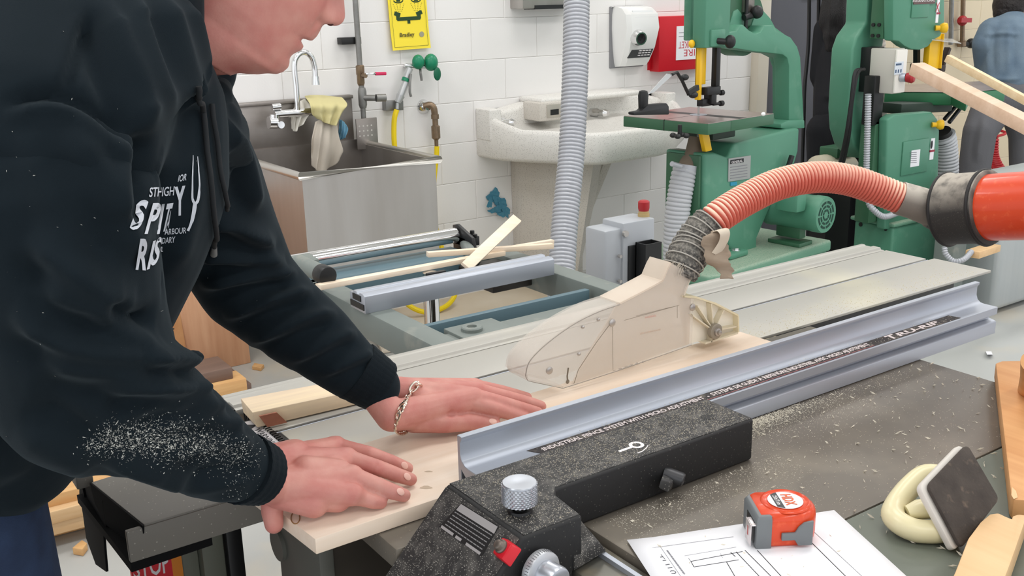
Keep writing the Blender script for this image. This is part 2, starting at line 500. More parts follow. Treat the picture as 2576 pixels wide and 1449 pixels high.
# ================================================================== things on the wall
# eyewash sign
T = thing('safety_sign', 'yellow eyewash safety sign with curling edge taped to the white block wall', 'sign', (2.375, WY, 1.245))
cz = lambda u, v: (0.010 + 0.020 * max(0, (0.25 - v)) ** 1.0 * 1.4 + 0.012 * (u - .5) ** 2)
def sg(u, v, lift=0.0):
    x = 2.262 + 0.200 * u + (1 - v) * 0.006 - .008 * v
    return (x, WY - 0.010 - cz(u, v) - lift, 1.247 + 0.335 * v + (0.004 * u))
G = [[sg(i / 8, j / 10) for i in range(9)] for j in range(11)]
s = MB().sheet(G); s.sheet([[(p[0], p[1] + .002, p[2]) for p in r] for r in G])
build('sign_sheet', s, mat('sign_yellow', (246, 222, 62), 0.55), T)
p = MB()
def sbar(a, b, wd, lift=.0012, mb=None):
    (mb or p).add([], [])
    a, b = np.array(a, float), np.array(b, float)
    if min(a[1], b[1]) > .3 and max(a[1], b[1]) < 1.2: a[1] *= .665; b[1] *= .665
    d = b - a; n = np.array([-d[1] / .335 * .2, d[0]]) ; n = np.array([-d[1] * 1.675, d[0] / 1.675]); n = n / max(np.linalg.norm(n * np.array([.2, .335])), 1e-9) * wd / 2
    q = [a - n, b - n, b + n, a + n]
    (mb or p).add([sg(x, y, lift) for x, y in q], [(0, 1, 2, 3)])
for a, b in (((.06, .04), (.94, .04)), ((.06, .04), (.06, 1.25)), ((.94, .04), (.94, 1.25))): sbar(a, b, .0014)
for a, b in (((.2, .615), (.8, .615)),): sbar(a, b, .016)
sbar((.5, .62), (.5, .515), .015); sbar((.215, .60), (.215, .70), .014); sbar((.785, .60), (.785, .70), .014)
sbar((.14, .735), (.29, .69), .018); sbar((.71, .69), (.86, .735), .018)
for sx in (.27, .73):
    for k in range(4):
        for q in range(5):
            x = sx + (k - 1.5) * (.045 + .012 * q); y = .76 + q * .035
            sbar((x, y), (x, y + .015), .0022)
    for k in range(10):
        t0, t1 = math.pi * k / 10, math.pi * (k + 1) / 10
        sbar((sx + .12 * math.cos(t0), .955 + .05 * math.sin(-t0) + .03), (sx + .12 * math.cos(t1), .955 + .05 * math.sin(-t1) + .03), .005)
    sbar((sx, .955), (sx, 1.0), .020)
build('sign_symbol', p, mat('sign_green_black', (34, 66, 34), 0.6), T)
p = MB()
lettering(p, 'Bradley', sg(.22, .155, .003), (1, 0, .02), (0, 0, 1), height=.024, bold=.03)
build('sign_lettering', p, mat('sign_dark', (70, 66, 40), 0.6), T)
p = MB().cyl(sg(.80, .19, .001), sg(.80, .19, .0026), .0125, n=20)
build('sign_dot', p, mat('sign_grey', (160, 155, 130), 0.6), T)

# hand dryer
T = thing('hand_dryer', 'white wall mounted hand dryer with chrome nozzle above the terrazzo basin', 'dryer', (3.68, WY, 1.10))
HW = .80
prof = [(1.405, .155, .00), (1.412, .13, .05), (1.40, .132, .13), (1.37, .140, .185), (1.30, .142, .20), (1.20, .134, .165), (1.125, .122, .115), (1.105, .115, .09), (1.10, .112, 0)]
x0 = 3.694
rings = []
for (z, hw, dep) in prof:
    rings.append((z, hw, dep))
body = MB()
pts = []
for (z, hw, dep) in rings:
    hw *= HW; dep *= .70
    y = WY - .012 - dep
    pts.append([(x0 - hw, WY - .012, z), (x0 - hw, y + min(.02, dep), z), (x0 - hw + .02, y, z), (x0 + hw - .02, y, z), (x0 + hw, y + min(.02, dep), z), (x0 + hw, WY - .012, z)])
body.loft(pts, closed=True)
build('housing', body, M_whitep, T, smooth=50, bevel=.004)
build('back_plate', MB().box(x0 - .124, x0 + .115, WY - .013, WY, 1.094, 1.411), mat('dryer_plate', (132, 132, 135), 0.5), T, bevel=.005)
nz = MB().lathe((x0 - .048, WY - .128, 1.255), (-.15, -1, -.12), [(0, .045), (.02, .043), (.045, .036), (.055, .033), (.055, .026), (.02, .024)], 24, cap=False)
build('nozzle', nz, M_chrome, T)
build('nozzle_mouth', MB().cyl((x0 - .051, WY - .150, 1.25), (x0 - .052, WY - .155, 1.249), .027), M_black, T)
v = MB().prism([(x0 - .085, WY - .103, 1.150), (x0 + .070, WY - .103, 1.150), (x0 + .08, WY - .121, 1.192), (x0 - .070, WY - .121, 1.192)], (0, -.004, -.002))
build('instruction_plate', v, mat('plate_dark', (70, 72, 74), 0.4), T)
p = MB()
for k in range(4):
    for q in range(3):
        p.box(x0 - .02 + k * .022, x0 - .006 + k * .022, WY - .1155 - .006 * q - .002, WY - .109 - .006 * q, 1.158 + .012 * q, 1.163 + .012 * q)
build('plate_marks', p, M_ink_white, T)
p = MB().prism([(x0 - .07, WY - .136, 1.352), (x0 + .07, WY - .136, 1.352), (x0 + .07, WY - .116, 1.385), (x0 - .07, WY - .116, 1.385)], (0, -.008, .004))
build('top_label', p, mat('label_pale', (206, 208, 208), 0.4), T)

# fire blanket box, its label hung upside down
T = thing('blanket_box', 'red metal fire blanket box on the wall beside the hand dryer', 'box', (4.0, WY, 1.06))
build('box_body', MB().box(3.86, 4.22, WY - .075, WY, 1.062, 1.352), M_red, T, bevel=.004)
build('box_flange', MB().box(3.842, 3.866, WY - .012, WY, 1.07, 1.345), M_red, T, bevel=.002)
build('label_card', MB().box(3.985, 4.17, WY - .079, WY - .075, 1.118, 1.298), M_paper, T)
p = MB()
yy = WY - .0795
lettering(p, 'FIRE', (4.155, yy, 1.172), (-1, 0, 0), (0, 0, -1), height=.036, width=.115)
lettering(p, 'BLANKET', (4.165, yy, 1.216), (-1, 0, 0), (0, 0, -1), height=.036, width=.165)
build('label_lettering', p, M_ink_red, T)
p = MB().box(4.0, 4.12, yy, yy + .0005, 1.262, 1.265).box(4.0, 4.15, yy, yy + .0005, 1.242, 1.245)
build('label_small_print', p, M_inkg, T)

# towel dispenser (only its foot is in the picture)
T = thing('towel_dispenser', 'grey steel towel dispenser on the wall at the top edge', 'dispenser', (3.1, WY, 1.43))
q0, q1 = at_y(1288, 12, WY - .02), at_y(1420, 4, WY - .02)
build('dispenser_body', MB().box(q0[0], q1[0] + .03, WY - .11, WY, q0[2] - .02, q0[2] + .35), M_steel, T, bevel=.006)
build('dispenser_slot', MB().box(q0[0] + .07, q1[0] + .01, WY - .112, WY - .02, q0[2] - .024, q0[2] - .005), M_black, T)

# supply pipe with red lever valve
T = thing('supply_pipe', 'vertical galvanised water pipe with a red lever valve beside the sink', 'pipe', (2.085, WY, 0.85))
px_ = 2.082; py_ = WY - .06
build('riser', MB().cyl((px_, py_, 1.15), (px_ - .012, py_, 2.6), .0125).cyl((px_ + .004, py_, .872), (px_, py_, 1.15), .0115), M_galv, T)
build('valve_body', MB().lathe((px_, py_, 1.105), (0, 0, 1), [(0, .013), (.01, .017), (.045, .017), (.05, .019), (.085, .019), (.09, .013)], 16).cyl((px_, py_ - .025, 1.15), (px_, py_ - .05, 1.15), .010), M_brass, T)
build('valve_lever', MB().bar((px_, py_ - .05, 1.158), (px_ + .05, py_ - .053, 1.156), .010, .008), M_chrome, T, bevel=.001)
build('lever_grip', MB().bar((px_ + .045, py_ - .052, 1.156), (px_ + .10, py_ - .055, 1.154), .013, .015), mat('grip_pinkred', (206, 48, 92), .45), T, bevel=.004)
build('tee_fitting', MB().lathe((px_ + .003, py_, 1.005), (0, 0, 1), [(0, .015), (.015, .019), (.075, .019), (.09, .015)], 16).cyl((px_, py_, 1.05), (px_ + .045, py_ - .05, 1.05), .014).cyl((px_ + .045, py_ - .05, 1.05), (px_ + .09, py_ - .055, 1.048), .017), M_galv, T)
build('wall_clip', MB().box(px_ - .075, px_ + .02, WY - .05, WY, 1.285, 1.315), M_black_m, T, bevel=.002)

# eyewash drench hose
T = thing('eyewash_unit', 'wall mounted eyewash with two green caps and a yellow hose', 'eyewash', (2.45, WY, 0.5))
Y0 = WY - .06
e = lambda px, py, y=Y0: at_y(px, py, y)
build('wall_arm', MB().tube([e(1018, 166, WY), e(1022, 165), e(1045, 168), e(1075, 168), e(1098, 162)], .009, 10), M_chrome, T)
for (x, y, r) in ((1052, 156, .034), (1084, 157, .040)):
    build('spray_head', MB().ball(e(x, y, Y0 - .01), (r * .85, r * .8, r)), mat('eyewash_green', (22, 128, 92), 0.35), T)
build('flip_cap', MB().ball(e(1100, 186, Y0 - .03), (.020, .008, .031)).cyl(e(1092, 170), e(1096, 178, Y0 - .03), .006), mat('eyewash_green_dark', (16, 98, 70), 0.4), T)
build('grip', MB().cyl(e(1031, 172), e(1022, 196), .016, .014).cyl(e(1024, 200), e(1008, 240), .017, .016).cyl(e(1008, 240), e(1000, 258), .020, .013).cyl(e(1000, 258), e(999, 274), .008), mat('grip_silver', (190, 192, 192), 0.35, 0.5), T)
build('grip_band', MB().cyl(e(1022, 197), e(1019, 205), .0185), MATS['eyewash_green'], T)
build('squeeze_lever', MB().tube([e(1033, 186, Y0 - .02), e(1031, 210, Y0 - .025), e(1031, 232, Y0 - .03), e(1034, 243, Y0 - .03)], .006, 8), M_galv, T)
build('hook_bracket', MB().bar(e(966, 266, WY - .02), e(1010, 264, WY - .02), .04, .045), M_galv, T, bevel=.003)
build('dust_lever', MB().tube([e(1057, 170), e(1058, 185, Y0 - .02), e(1061, 203, Y0 - .02)], .006, 8), M_galv, T)
hp = [e(998, 276), e(992, 300), e(991, 340), e(993, 374), at_y(998, 440, 4.19), at_y(1002, 560, 4.19), at_y(1006, 690, 4.17), at_y(1016, 755, 4.1), at_y(1068, 785, 4.05), at_y(1122, 770, 4.06), at_y(1146, 735, 4.1), at_y(1136, 690, 4.14), at_y(1120, 650, 4.17), at_y(1094, 560, 4.2), at_y(1091, 480, Y0), e(1094, 430), e(1098, 395), e(1099, 368)]
build('yellow_tube', MB().tube(spline(hp, 140), .0125, 10), M_yhose, T)
build('wall_escutcheon', MB().lathe(at_y(1064, 268, WY), (0, -1, 0), [(0, .036), (.012, .032), (.03, .014), (.05, .014)], 24), M_chrome, T)
build('elbow_pipe', MB().tube(spline([at_y(1066, 268, WY - .03), at_y(1082, 264, WY - .05), at_y(1091, 272, Y0), at_y(1094, 290, Y0)], 12), .016, 12).lathe(at_y(1094, 288, Y0), (0.01, 0, -1), [(0, .019), (.02, .019), (.02, .014), (.05, .014), (.055, .021), (.11, .021), (.12, .010), (.16, .009)], 14), M_brass, T)

# ================================================================== steel utility sink
T = thing('utility_sink', 'large stainless steel utility sink with splashback against the wall', 'sink', (1.79, 3.9, 0))
SX0, SX1, SY0, SY1, SZ = 1.49, 2.09, 3.55, 4.22, .845
b = MB()
def slab(x0, x1, y0, y1, z0, z1): b.box(x0, x1, y0, y1, z0, z1)
slab(SX0 + .01, SX1 - .01, SY0 + .008, SY0 + .018, .44, SZ); slab(SX0 + .01, SX0 + .02, SY0 + .018, SY1, .44, SZ); slab(SX1 - .02, SX1 - .01, SY0 + .018, SY1, .44, SZ); slab(SX0 + .02, SX1 - .02, SY0 + .018, SY1, .44, .45)
build('basin', b, M_steel, T)
b = MB().box(SX0 + .0, SX1 + .01, SY1 - .03, SY1, .47, SZ + .02)
build('basin_back', MB().box(SX0 + .02, SX1 - .02, SY1 - .012, SY1, .46, SZ + .02), M_steel_d, T)
build('rim', MB().tube([(SX0, SY1, SZ), (SX0, SY0, SZ), (SX1, SY0, SZ), (SX1, SY1, SZ)], .016, 12, flat=1.0), mat('rim_steel', (205, 202, 196), 0.3, 1.0), T)
build('splashback', MB().box(1.43, 2.045, SY1 - .004, SY1 + .016, SZ - .01, 1.055).box(1.43, 2.045, SY1 - .02, SY1 + .02, 1.05, 1.066), M_steel_d, T, bevel=.003)
pnl = MB().box(2.03, 2.135, SY1 - .062, SY1 - .054, SZ - .02, .962)
build('perforated_panel', pnl, M_steel_d, T, bevel=.002)
p = MB()
for i in range(4):
    for j in range(3):
        p.cyl((2.045 + i * .020, SY1 - .0618, .885 + j * .022), (2.045 + i * .020, SY1 - .0625, .885 + j * .022), .004, n=8)
build('punched_hole', p, mat('hole_light', (190, 186, 180), 0.5), T, kind='stuff')
for (x, y) in ((SX0 + .05, SY0 + .05), (SX1 - .05, SY0 + .05), (SX0 + .05, SY1 - .05), (SX1 - .05, SY1 - .05)):
    build('leg', MB().cyl((x, y, 0), (x, y, .45), .02), M_galv, T)
fy = SY1 - .10
f_ = lambda px, py, y=fy: at_y(px, py, y)
build('faucet_body', MB().cyl(f_(690, 288), f_(800, 280), .017).cyl(f_(690, 288), f_(690, 316), .02).cyl(f_(684, 270), f_(705, 268), .014).cyl(f_(676, 308), f_(695, 308), .026).cyl(f_(700, 314), f_(708, 314, fy - .03), .015), M_chrome, T)
build('faucet_spout', MB().tube(spline([f_(749, 284), f_(745, 220), f_(740, 165), f_(748, 140), f_(765, 131), f_(782, 142), f_(791, 170), f_(793, 195)], 36), .0125, 12).cyl(f_(793, 192), f_(794, 213), .015, .018), M_chrome, T)
# cloths over the tap
def rag(name, pts_rows, m, label, thick=.004, grp=None):
    rows = [spline(r, 16) for r in pts_rows]
    cols = [spline([r[k] for r in rows], 22) for k in range(16)]
    G = np.array(cols).transpose(1, 0, 2)
    n = G.shape
    for i in range(n[0]):
        for j in range(n[1]):
            G[i, j, 1] -= .012 * math.sin(j * 1.25 + i * .22) * (0.4 + i / n[0])
    mb = MB().sheet(G.tolist())
    o = build(name, mb, m, smooth=80)
    md = o.modifiers.new('thickness', 'SOLIDIFY'); md.thickness = thick
    sd = o.modifiers.new('soft', 'SUBSURF'); sd.levels = 1; sd.render_levels = 1
    return tag(o, label, 'cloth', grp)
a = lambda x, y, d=.12: at_y(x, y, SY1 - d)
rag('cleaning_rag', [[a(792, 305, .13), a(815, 300, .16), a(848, 305, .13)], [a(783, 345, .13), a(815, 345, .17), a(852, 345, .13)], [a(784, 385), a(815, 385, .16), a(864, 378)], [a(786, 418), a(800, 432, .15), a(830, 425), a(862, 392)]], M_rag, 'pale grey rag hanging from the sink tap')
rag('cleaning_glove', [[a(765, 240, .04), a(800, 238, .04), a(862, 244, .04)], [a(778, 262, .16), a(820, 262, .18), a(872, 262, .16)], [a(785, 285, .17), a(825, 290, .19), a(860, 285, .17)], [a(800, 300, .17), a(825, 312, .19), a(850, 318, .17)]], M_glove_y, 'yellow cloth draped over the sink tap')
rag('towel', [[a(742, 262, .03), a(745, 256, .04), a(768, 248, .04)], [a(735, 285, .06), a(752, 280, .09), a(785, 275, .1)], [a(736, 326, .07), a(744, 330, .09), a(770, 300, .1)]], mat('towel_white', (226, 222, 212), .9), 'white towel bunched on the sink ledge behind the tap')
rag('sponge_cloth', [[a(852, 300, .08), a(862, 303, .09), a(870, 312, .08)], [a(853, 330, .08), a(862, 330, .1), a(874, 328, .08)], [a(852, 352, .08), a(860, 350, .09), a(868, 345, .08)]], M_blue_cloth, 'small blue cloth hanging beside the pale rag')

# ================================================================== terrazzo wash fountain
T = thing('wash_fountain', 'speckled terrazzo wash fountain on a tapered pedestal against the wall', 'basin', (3.3, WY, 0))
def plan(k, inset=0.0, z=0.0):
    x0_, x1_ = 2.72 + inset, 3.94 - inset
    yf = WY - .62 + inset
    base = [(x0_, WY), (x0_ + .005, WY - .16), (x0_ + .06, WY - .27), (2.98 + inset * .3, yf + .03), (3.06, yf), (3.42, yf + .02), (3.52 - inset * .2, yf + .06), (x1_ - .05, WY - .26), (x1_, WY - .15), (x1_, WY)]
    lift = lambda y: .085 * max(0, min(1, (y - (WY - .30)) / .22)) ** 1.5 if z > .80 else 0
    return [(x, min(y, WY - .004), z + lift(y)) for x, y in base]
def rim_z(x): return 0.86
lv = [(.704, .045), (.714, .012), (.728, 0.0), (.835, .004), (.852, .012), (.858, .026)]
rings = [plan(0, i, z) for z, i in lv]
bowl = [(.848, .050), (.82, .062), (.802, .085)]
rings += [plan(0, i, z) for z, i in bowl]
build('bowl', MB().loft(rings), M_terrazzo, T, smooth=60)
bk = MB().prism([(2.735, WY - .004, .80), (2.735, WY - .004, .93), (2.96, WY - .004, .965), (3.10, WY - .004, .985), (3.55, WY - .004, .985), (3.72, WY - .004, .965), (3.92, WY - .004, .92), (3.925, WY - .004, .80)], (0, -.085, -.01))
build('back_ledge', bk, M_terrazzo, T, bevel=.02, seg=3)
for xa_, xb_ in ((2.719, 2.79), (3.87, 3.941)): build('ledge_end', MB().box(xa_, xb_, WY - .13, WY - .004, .80, .952), M_terrazzo, T, bevel=.008, seg=3)
build('soap_cap', MB().box(2.98, 3.62, WY - .20, WY - .004, .962, .99), M_terrazzo, T, bevel=.012, seg=3)
sp_ = at_y(1385, 278, WY - .225)
build('soap_dispenser', MB().box(sp_[0] - .065, sp_[0] + .075, WY - .225, WY - .08, sp_[2] - .05, sp_[2] + .04), M_terrazzo_d, T, bevel=.01)
build('soap_plate', MB().box(sp_[0] - .025, sp_[0] + .065, WY - .231, WY - .223, sp_[2] - .035, sp_[2] + .03), mat('plate_grey', (186, 180, 170), .4, .5), T, bevel=.004)
build('soap_opening', MB().box(sp_[0] - .005, sp_[0] + .045, WY - .2325, WY - .229, sp_[2] - .022, sp_[2] + .005), M_black, T)
for (x, y) in ((1268, 307), (1502, 283)):
    c = at_y(x, y, WY - .125)
    build('push_button', MB().lathe(c, (.25, -1, .0), [(-.05, .02), (0, .022), (.012, .016), (.035, .016), (.05, .021), (.07, .012)], 16), M_chrome, T)
pd = MB()
pd.hexa([(2.93, WY - .004, 0), (2.94, WY - .07, 0), (3.10, WY - .30, 0), (3.12, WY - .004, 0)], [(2.92, WY - .004, .69), (2.93, WY - .09, .69), (3.13, WY - .42, .69), (3.15, WY - .004, .69)])
build('pedestal', pd, M_terrazzo_d, T, bevel=.006)
pd2 = MB().prism([(3.10, WY - .30, 0), (3.13, WY - .40, .70), (3.17, WY, .70), (3.17, WY, 0)], (.03, 0, 0))
sl = MB().hexa([(3.30, WY - .06, 0), (3.30, WY - .004, 0), (3.345, WY - .004, 0), (3.345, WY - .06, 0)], [(3.30, WY - .06, .24), (3.30, WY - .004, .24), (3.345, WY - .004, .24), (3.345, WY - .06, .24)]).hexa([(3.30, WY - .06, .24), (3.30, WY - .004, .24), (3.345, WY - .004, .24), (3.345, WY - .06, .24)], [(3.44, WY - .16, .69), (3.42, WY - .004, .69), (3.50, WY - .004, .69), (3.50, WY - .16, .69)])
build('side_panel', sl, M_terrazzo_d, T, bevel=.004)
build('pedestal_back', MB().hexa([(3.06, WY - .2, 0), (3.06, WY - .02, 0), (3.31, WY - .02, 0), (3.31, WY - .06, 0)], [(3.1, WY - .3, .70), (3.1, WY - .02, .70), (3.44, WY - .02, .70), (3.44, WY - .14, .70)]), M_terrazzo_d, T)
# paint splash on the block wall under the basin
p = MB()
for (px, py, rx, ry, a_) in ((1243, 495, 16, 19, 0), (1258, 512, 14, 22, -.5), (1270, 528, 9, 20, -.6), (1250, 528, 12, 10, .3), (1236, 531, 8, 5, 0), (1262, 540, 9, 6, .2), (1232, 512, 6, 12, .2)):
    pts = []
    for k in range(22):
        t = 2 * math.pi * k / 22; rr = 1 + .22 * math.sin(3 * t + px) + .13 * math.sin(7 * t + py)
        x, y = rx * rr * math.cos(t), ry * rr * math.sin(t)
        q = at_y(px + x * math.cos(a_) - y * math.sin(a_), py + x * math.sin(a_) + y * math.cos(a_), WY - .009 - .0002 * len(p.f))
        pts.append(tuple(q))
    p.prism(pts, (0, -.0006, 0))
o = build('paint_splash', p, mat('blue_paint', (38, 112, 142), 0.5, var=((92, 150, 170), 60, .6)), smooth=None)
tag(o, 'teal blue paint splash on the white wall under the terrazzo basin', 'paint mark')

# ================================================================== ducts
T = thing('dust_duct', 'tall grey ribbed dust collection hose hanging in front of the terrazzo basin', 'hose', (2.2, 2.75, 0))
dp = [at_d(1456, -500, 3.72), at_d(1452, -120, 3.68), at_d(1450, 30, 3.66), at_d(1447, 180, 3.64), at_d(1438, 380, 3.62), at_d(1421, 560, 3.58), at_d(1413, 690, 3.54), at_d(1410, 800, 3.5)]
build('ribbed_tube', corrugated(dp, .0455, .0142, .0024, 30, 6, .7), M_hosegrey, T, smooth=60)

# ================================================================== band saw nearest the hand dryer
R1 = math.radians(7)
B1 = np.array([2.954, 2.958, 0.0])
U1 = np.array([math.cos(R1), math.sin(R1), 0]); V1 = np.array([-math.sin(R1), math.cos(R1), 0])
def s1(px, py, v):
    """local (u, v, z) of the point seen at px, py on the saw's upright plane v"""
    q = at_plane(px, py, B1 + V1 * v, V1) - B1
    return (float(q @ U1), v, float(q[2]))
def c1(cx, cy, v): return s1(1540 + cx / 3.623, cy / 3.623, v)
def z1(px, py, z):
    q = at_z(px, py, z) - B1
    return (float(q @ U1), float(q @ V1), z)
T = thing('band_saw', 'green band saw with C shaped frame and square table beside the hand dryer', 'band saw', B1, R1)
bl = dict(parent=T, local=True)
frame = [(885, 430), (885, 268), (1020, 258), (1024, 300), (1140, 282), (1170, 235), (1195, 222), (1250, 275), (1310, 308), (1360, 290), (1390, 232), (1470, 228), (1500, 272), (1560, 305), (1630, 340), (1690, 425), (1718, 520), (1728, 700), (1740, 900), (1750, 1100), (1612, 1100), (1614, 600), (1598, 530), (1560, 500), (1480, 488), (1300, 470), (1110, 440)]
build('frame_arm', MB().prism([c1(x, y, -.06) for x, y in frame], (0, .075, 0)), M_green, bevel=.006, **bl)
back = [(1020, 420), (1030, 285), (1070, 230), (1110, 100), (1150, 80), (1180, 120), (1255, 280), (1325, 75), (1375, 90), (1440, 160), (1490, 250), (1600, 330), (1660, 420), (1690, 560), (1690, 1090), (1590, 1090), (1590, 620), (1560, 530), (1480, 490), (1300, 470)]
build('frame_rib', MB().prism([c1(x, y, .015) for x, y in back], (0, .075, 0)), M_green, bevel=.005, **bl)
a, b = c1(845, 440, -.075), c1(1482, 440, -.075)
build('wheel_cover', MB().box(a[0], a[0] + .155, -.075, -.012, a[2], 1.95), M_green, bevel=.006, **bl)
build('cover_back', MB().box(a[0] + .12, b[0], .092, .13, a[2] + .02, 1.95), M_green, bevel=.006, **bl)
ww = c1(1150, 250, .05)
build('upper_wheel_guard', MB().cyl((ww[0], .02, ww[2] + .02), (ww[0], .09, ww[2] + .02), .135, n=48), M_green_d, **bl)
k_ = c1(725, 400, -.02)
build('yellow_knob', MB().ball((k_[0], k_[1], k_[2]), (.014, .012, .016)), M_yellow, **bl)
f0, f1 = c1(955, 150, -.03), c1(955, 790, -.03)
build('guide_post', MB().box(f0[0] - .012, f0[0] + .014, -.045, -.02, f1[2], 1.36), M_black_m, bevel=.002, **bl)
gb = c1(885, 430, -.075); gt = c1(1018, 262, -.075)
build('guide_clamp', MB().box(gb[0], gt[0], -.085, -.05, gb[2], gt[2]), M_green, bevel=.006, **bl)
kk = c1(1075, 380, -.12)
build('clamp_knob', MB().cyl((kk[0] - .03, -.08, kk[2] + .004), (kk[0] - .01, -.11, kk[2]), .012).ball((kk[0], -.12, kk[2]), (.022, .022, .026)), M_black, **bl)
tk = c1(1320, 110, -.02)
build('tension_knob', MB().ball(tk, (.028, .025, .027)).cyl((tk[0] - .06, -.0, tk[2] - .02), (tk[0], -.01, tk[2] - .01), .013).cyl((tk[0] - .045, .0, tk[2] - .1), (tk[0] - .045, .0, tk[2] + .2), .008), M_black, **bl)
sc = c1(1265, -100, .0)
build('tension_scale', MB().box(sc[0] - .03, sc[0] + .03, .0, .03, c1(1265, 110, 0)[2], 1.7), M_steel_d, bevel=.002, **bl)
y0, y1 = c1(768, 445, -.03), c1(858, 902, -.03)
build('blade_guard', MB().box(y0[0] + .018, y0[0] + .034, -.035, -.012, y1[2], y0[2] + .02).box(y0[0] + .018, y1[0] + .006, -.020, -.012, c1(858, 770, -.03)[2], y0[2] + .04), M_yellow, bevel=.002, **bl)
bz = 1.0
build('blade', MB().box(-.006, .006, -.0006, .0006, .62, y1[2] + .06), M_steel, **bl)
g0 = c1(920, 830, -.04); g1 = c1(870, 950, -.04)
gd = MB().box(g0[0] - .055, g0[0] + .03, -.055, -.02, g0[2] - .012, g0[2] + .018).box(g0[0] - .02, g0[0] + .012, -.05, -.01, g1[2], g0[2]).box(-.02, g0[0] + .01, -.035, -.005, g1[2] - .008, g1[2] + .02)
for dz in (.0, -.042): gd.cyl((g0[0] + .0, -.04, g0[2] - .01 + dz), (g0[0] + .055, -.045, g0[2] - .01 + dz), .006).cyl((g0[0] + .042, -.043, g0[2] - .01 + dz), (g0[0] + .06, -.045, g0[2] - .01 + dz), .011)
build('blade_guides', gd, M_black_m, bevel=.002, **bl)
c = lambda x, y, v=-.07: c1(x, y, v)
build('shield_arm', MB().tube([c(545, 680), c(590, 658), c(640, 740), c(690, 850)], .008, 8, flat=.6).bar(c(690, 850), c(780, 795), .014, .02).ball(c(660, 705), (.02, .014, .012)).ball(c(740, 865), (.022, .016, .013)), M_black, **bl)
sh = [c(545, 672), c(485, 676), c(330, 855), c(350, 870)]
build('clear_shield', MB().prism([c(500, 672), c(556, 680), c(385, 838), c(328, 862)], (0, .003, 0)), mat('shield_acrylic', (208, 212, 214), .1, alpha=.55), **bl)
# table
hs = .212
tb = MB().box(-hs, hs, -hs, hs, .962, 1.0)
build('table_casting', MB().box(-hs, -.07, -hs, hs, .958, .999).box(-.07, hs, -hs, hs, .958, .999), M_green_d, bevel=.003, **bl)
build('table_surface', MB().box(-hs + .002, hs - .002, -hs + .002, hs - .002, .999, 1.001), M_table_steel, **bl)
build('table_slot', MB().box(-hs - .0006, -hs + .004, -.0015, .0015, .958, 1.0015).box(-hs, .0, -.001, .001, 1.0008, 1.0014).box(-.02, .03, -hs + .002, hs - .002, 1.0006, 1.0012), M_black, **bl)
build('table_insert', MB().cyl((0, 0, 1.0008), (0, 0, 1.0018), .035, n=32), M_alu, **bl)
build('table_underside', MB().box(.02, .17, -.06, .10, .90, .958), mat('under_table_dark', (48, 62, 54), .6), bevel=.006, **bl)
sk = c1(615, 1235, -.13)
kb = MB().cyl((sk[0], -.13, sk[2] + .04), (sk[0], -.13, sk[2] - .005), .008)
for k in range(4):
    t = k * math.pi / 2 + .4
    kb.ball((sk[0] + .026 * math.cos(t), -.13 + .026 * math.sin(t), sk[2]), (.013, .013, .01), 10, 6)
build('star_knob', kb, M_black, **bl)
yl = [c1(820, 1220, -.09), c1(885, 1222, -.09), c1(912, 1370, -.09), c1(855, 1385, -.09)]
build('lower_guard', MB().prism(yl, (0, .02, 0)), M_yellow, bevel=.002, **bl)
# mitre gauge
m0, m1 = z1(1590, 292, 1.003), z1(1683, 289, 1.003)
mg = MB().prism([c1(200, 1050, -.12), c1(200, 1022, -.12), c1(270, 1010, -.12), c1(330, 955, -.12), c1(500, 940, -.12), c1(520, 970, -.12), c1(522, 1045, -.12)], (0, .03, 0))
build('mitre_gauge', mg, M_black, bevel=.004, **bl)
mh = c1(300, 1010, -.11)
build('mitre_handle', MB().lathe((mh[0], -.10, mh[2]), (0, 0, 1), [(0, .014), (.01, .017), (.055, .019), (.07, .015), (.073, .006)], 20), M_black, **bl)
gl = z1(1920, 287, 1.012)
build('gauge_lens', MB().ball(gl, (.011, .008, .008)), mat('lens_white', (236, 236, 234), .2), **bl)
# foot of the column and lower body
fx = [(1540, 1170), (1540, 1130), (1610, 1098), (1755, 1092), (1758, 1170), (1580, 1178)]
build('column_foot', MB().prism([c1(x, y, -.075) for x, y in fx], (0, .16, 0)), M_green, bevel=.006, **bl)
lb = [(1773, 386), (1800, 384), (1832, 396), (1846, 362), (1985, 326), (2012, 322), (2009, 380), (1995, 428), (1965, 470), (1935, 530), (1905, 600), (1905, 650), (1840, 650), (1832, 600), (1773, 548)]
build('lower_body', MB().prism([s1(x, y, -.10) for x, y in lb], (0, .20, 0)), M_green, bevel=.012, seg=3, **bl)
dp_ = [s1(x, y, -.102) for x, y in ((1776, 385), (1776, 548), (1778, 548), (1778, 385))]
sp0 = s1(1773, 386, -.10)
build('side_door', MB().box(sp0[0] - .012, sp0[0] + .002, -.085, .085, s1(1773, 540, -.1)[2], sp0[2] - .01), M_green_d, bevel=.004, **bl)
hb = s1(1750, 527, -.04)
build('hinge_strap', MB().box(sp0[0] - .02, sp0[0] + .02, -.115, -.095, hb[2] - .012, hb[2] + .012).cyl((sp0[0] - .004, -.125, hb[2]), (sp0[0] - .004, -.09, hb[2]), .007), M_green_d, bevel=.002, **bl)
def plate(name, pts, v, m, th=.003): return build(name, MB().prism([s1(x, y, v) for x, y in pts], (0, th, 0)), m, **bl)
PV = -.1035
plate('name_plate', [(1833, 399), (1889, 391), (1887, 449), (1832, 457)], PV, mat('plate_alu', (168, 170, 168), .35, .6))
plate('plate_band', [(1838, 403), (1871, 398), (1871, 408), (1837, 413)], PV - .001, M_ink)
p = MB()
o_, ou, ov = np.array(s1(1839, 412, PV - .0022)), np.array(s1(1870, 407, PV - .0022)), np.array(s1(1839, 404, PV - .0022))
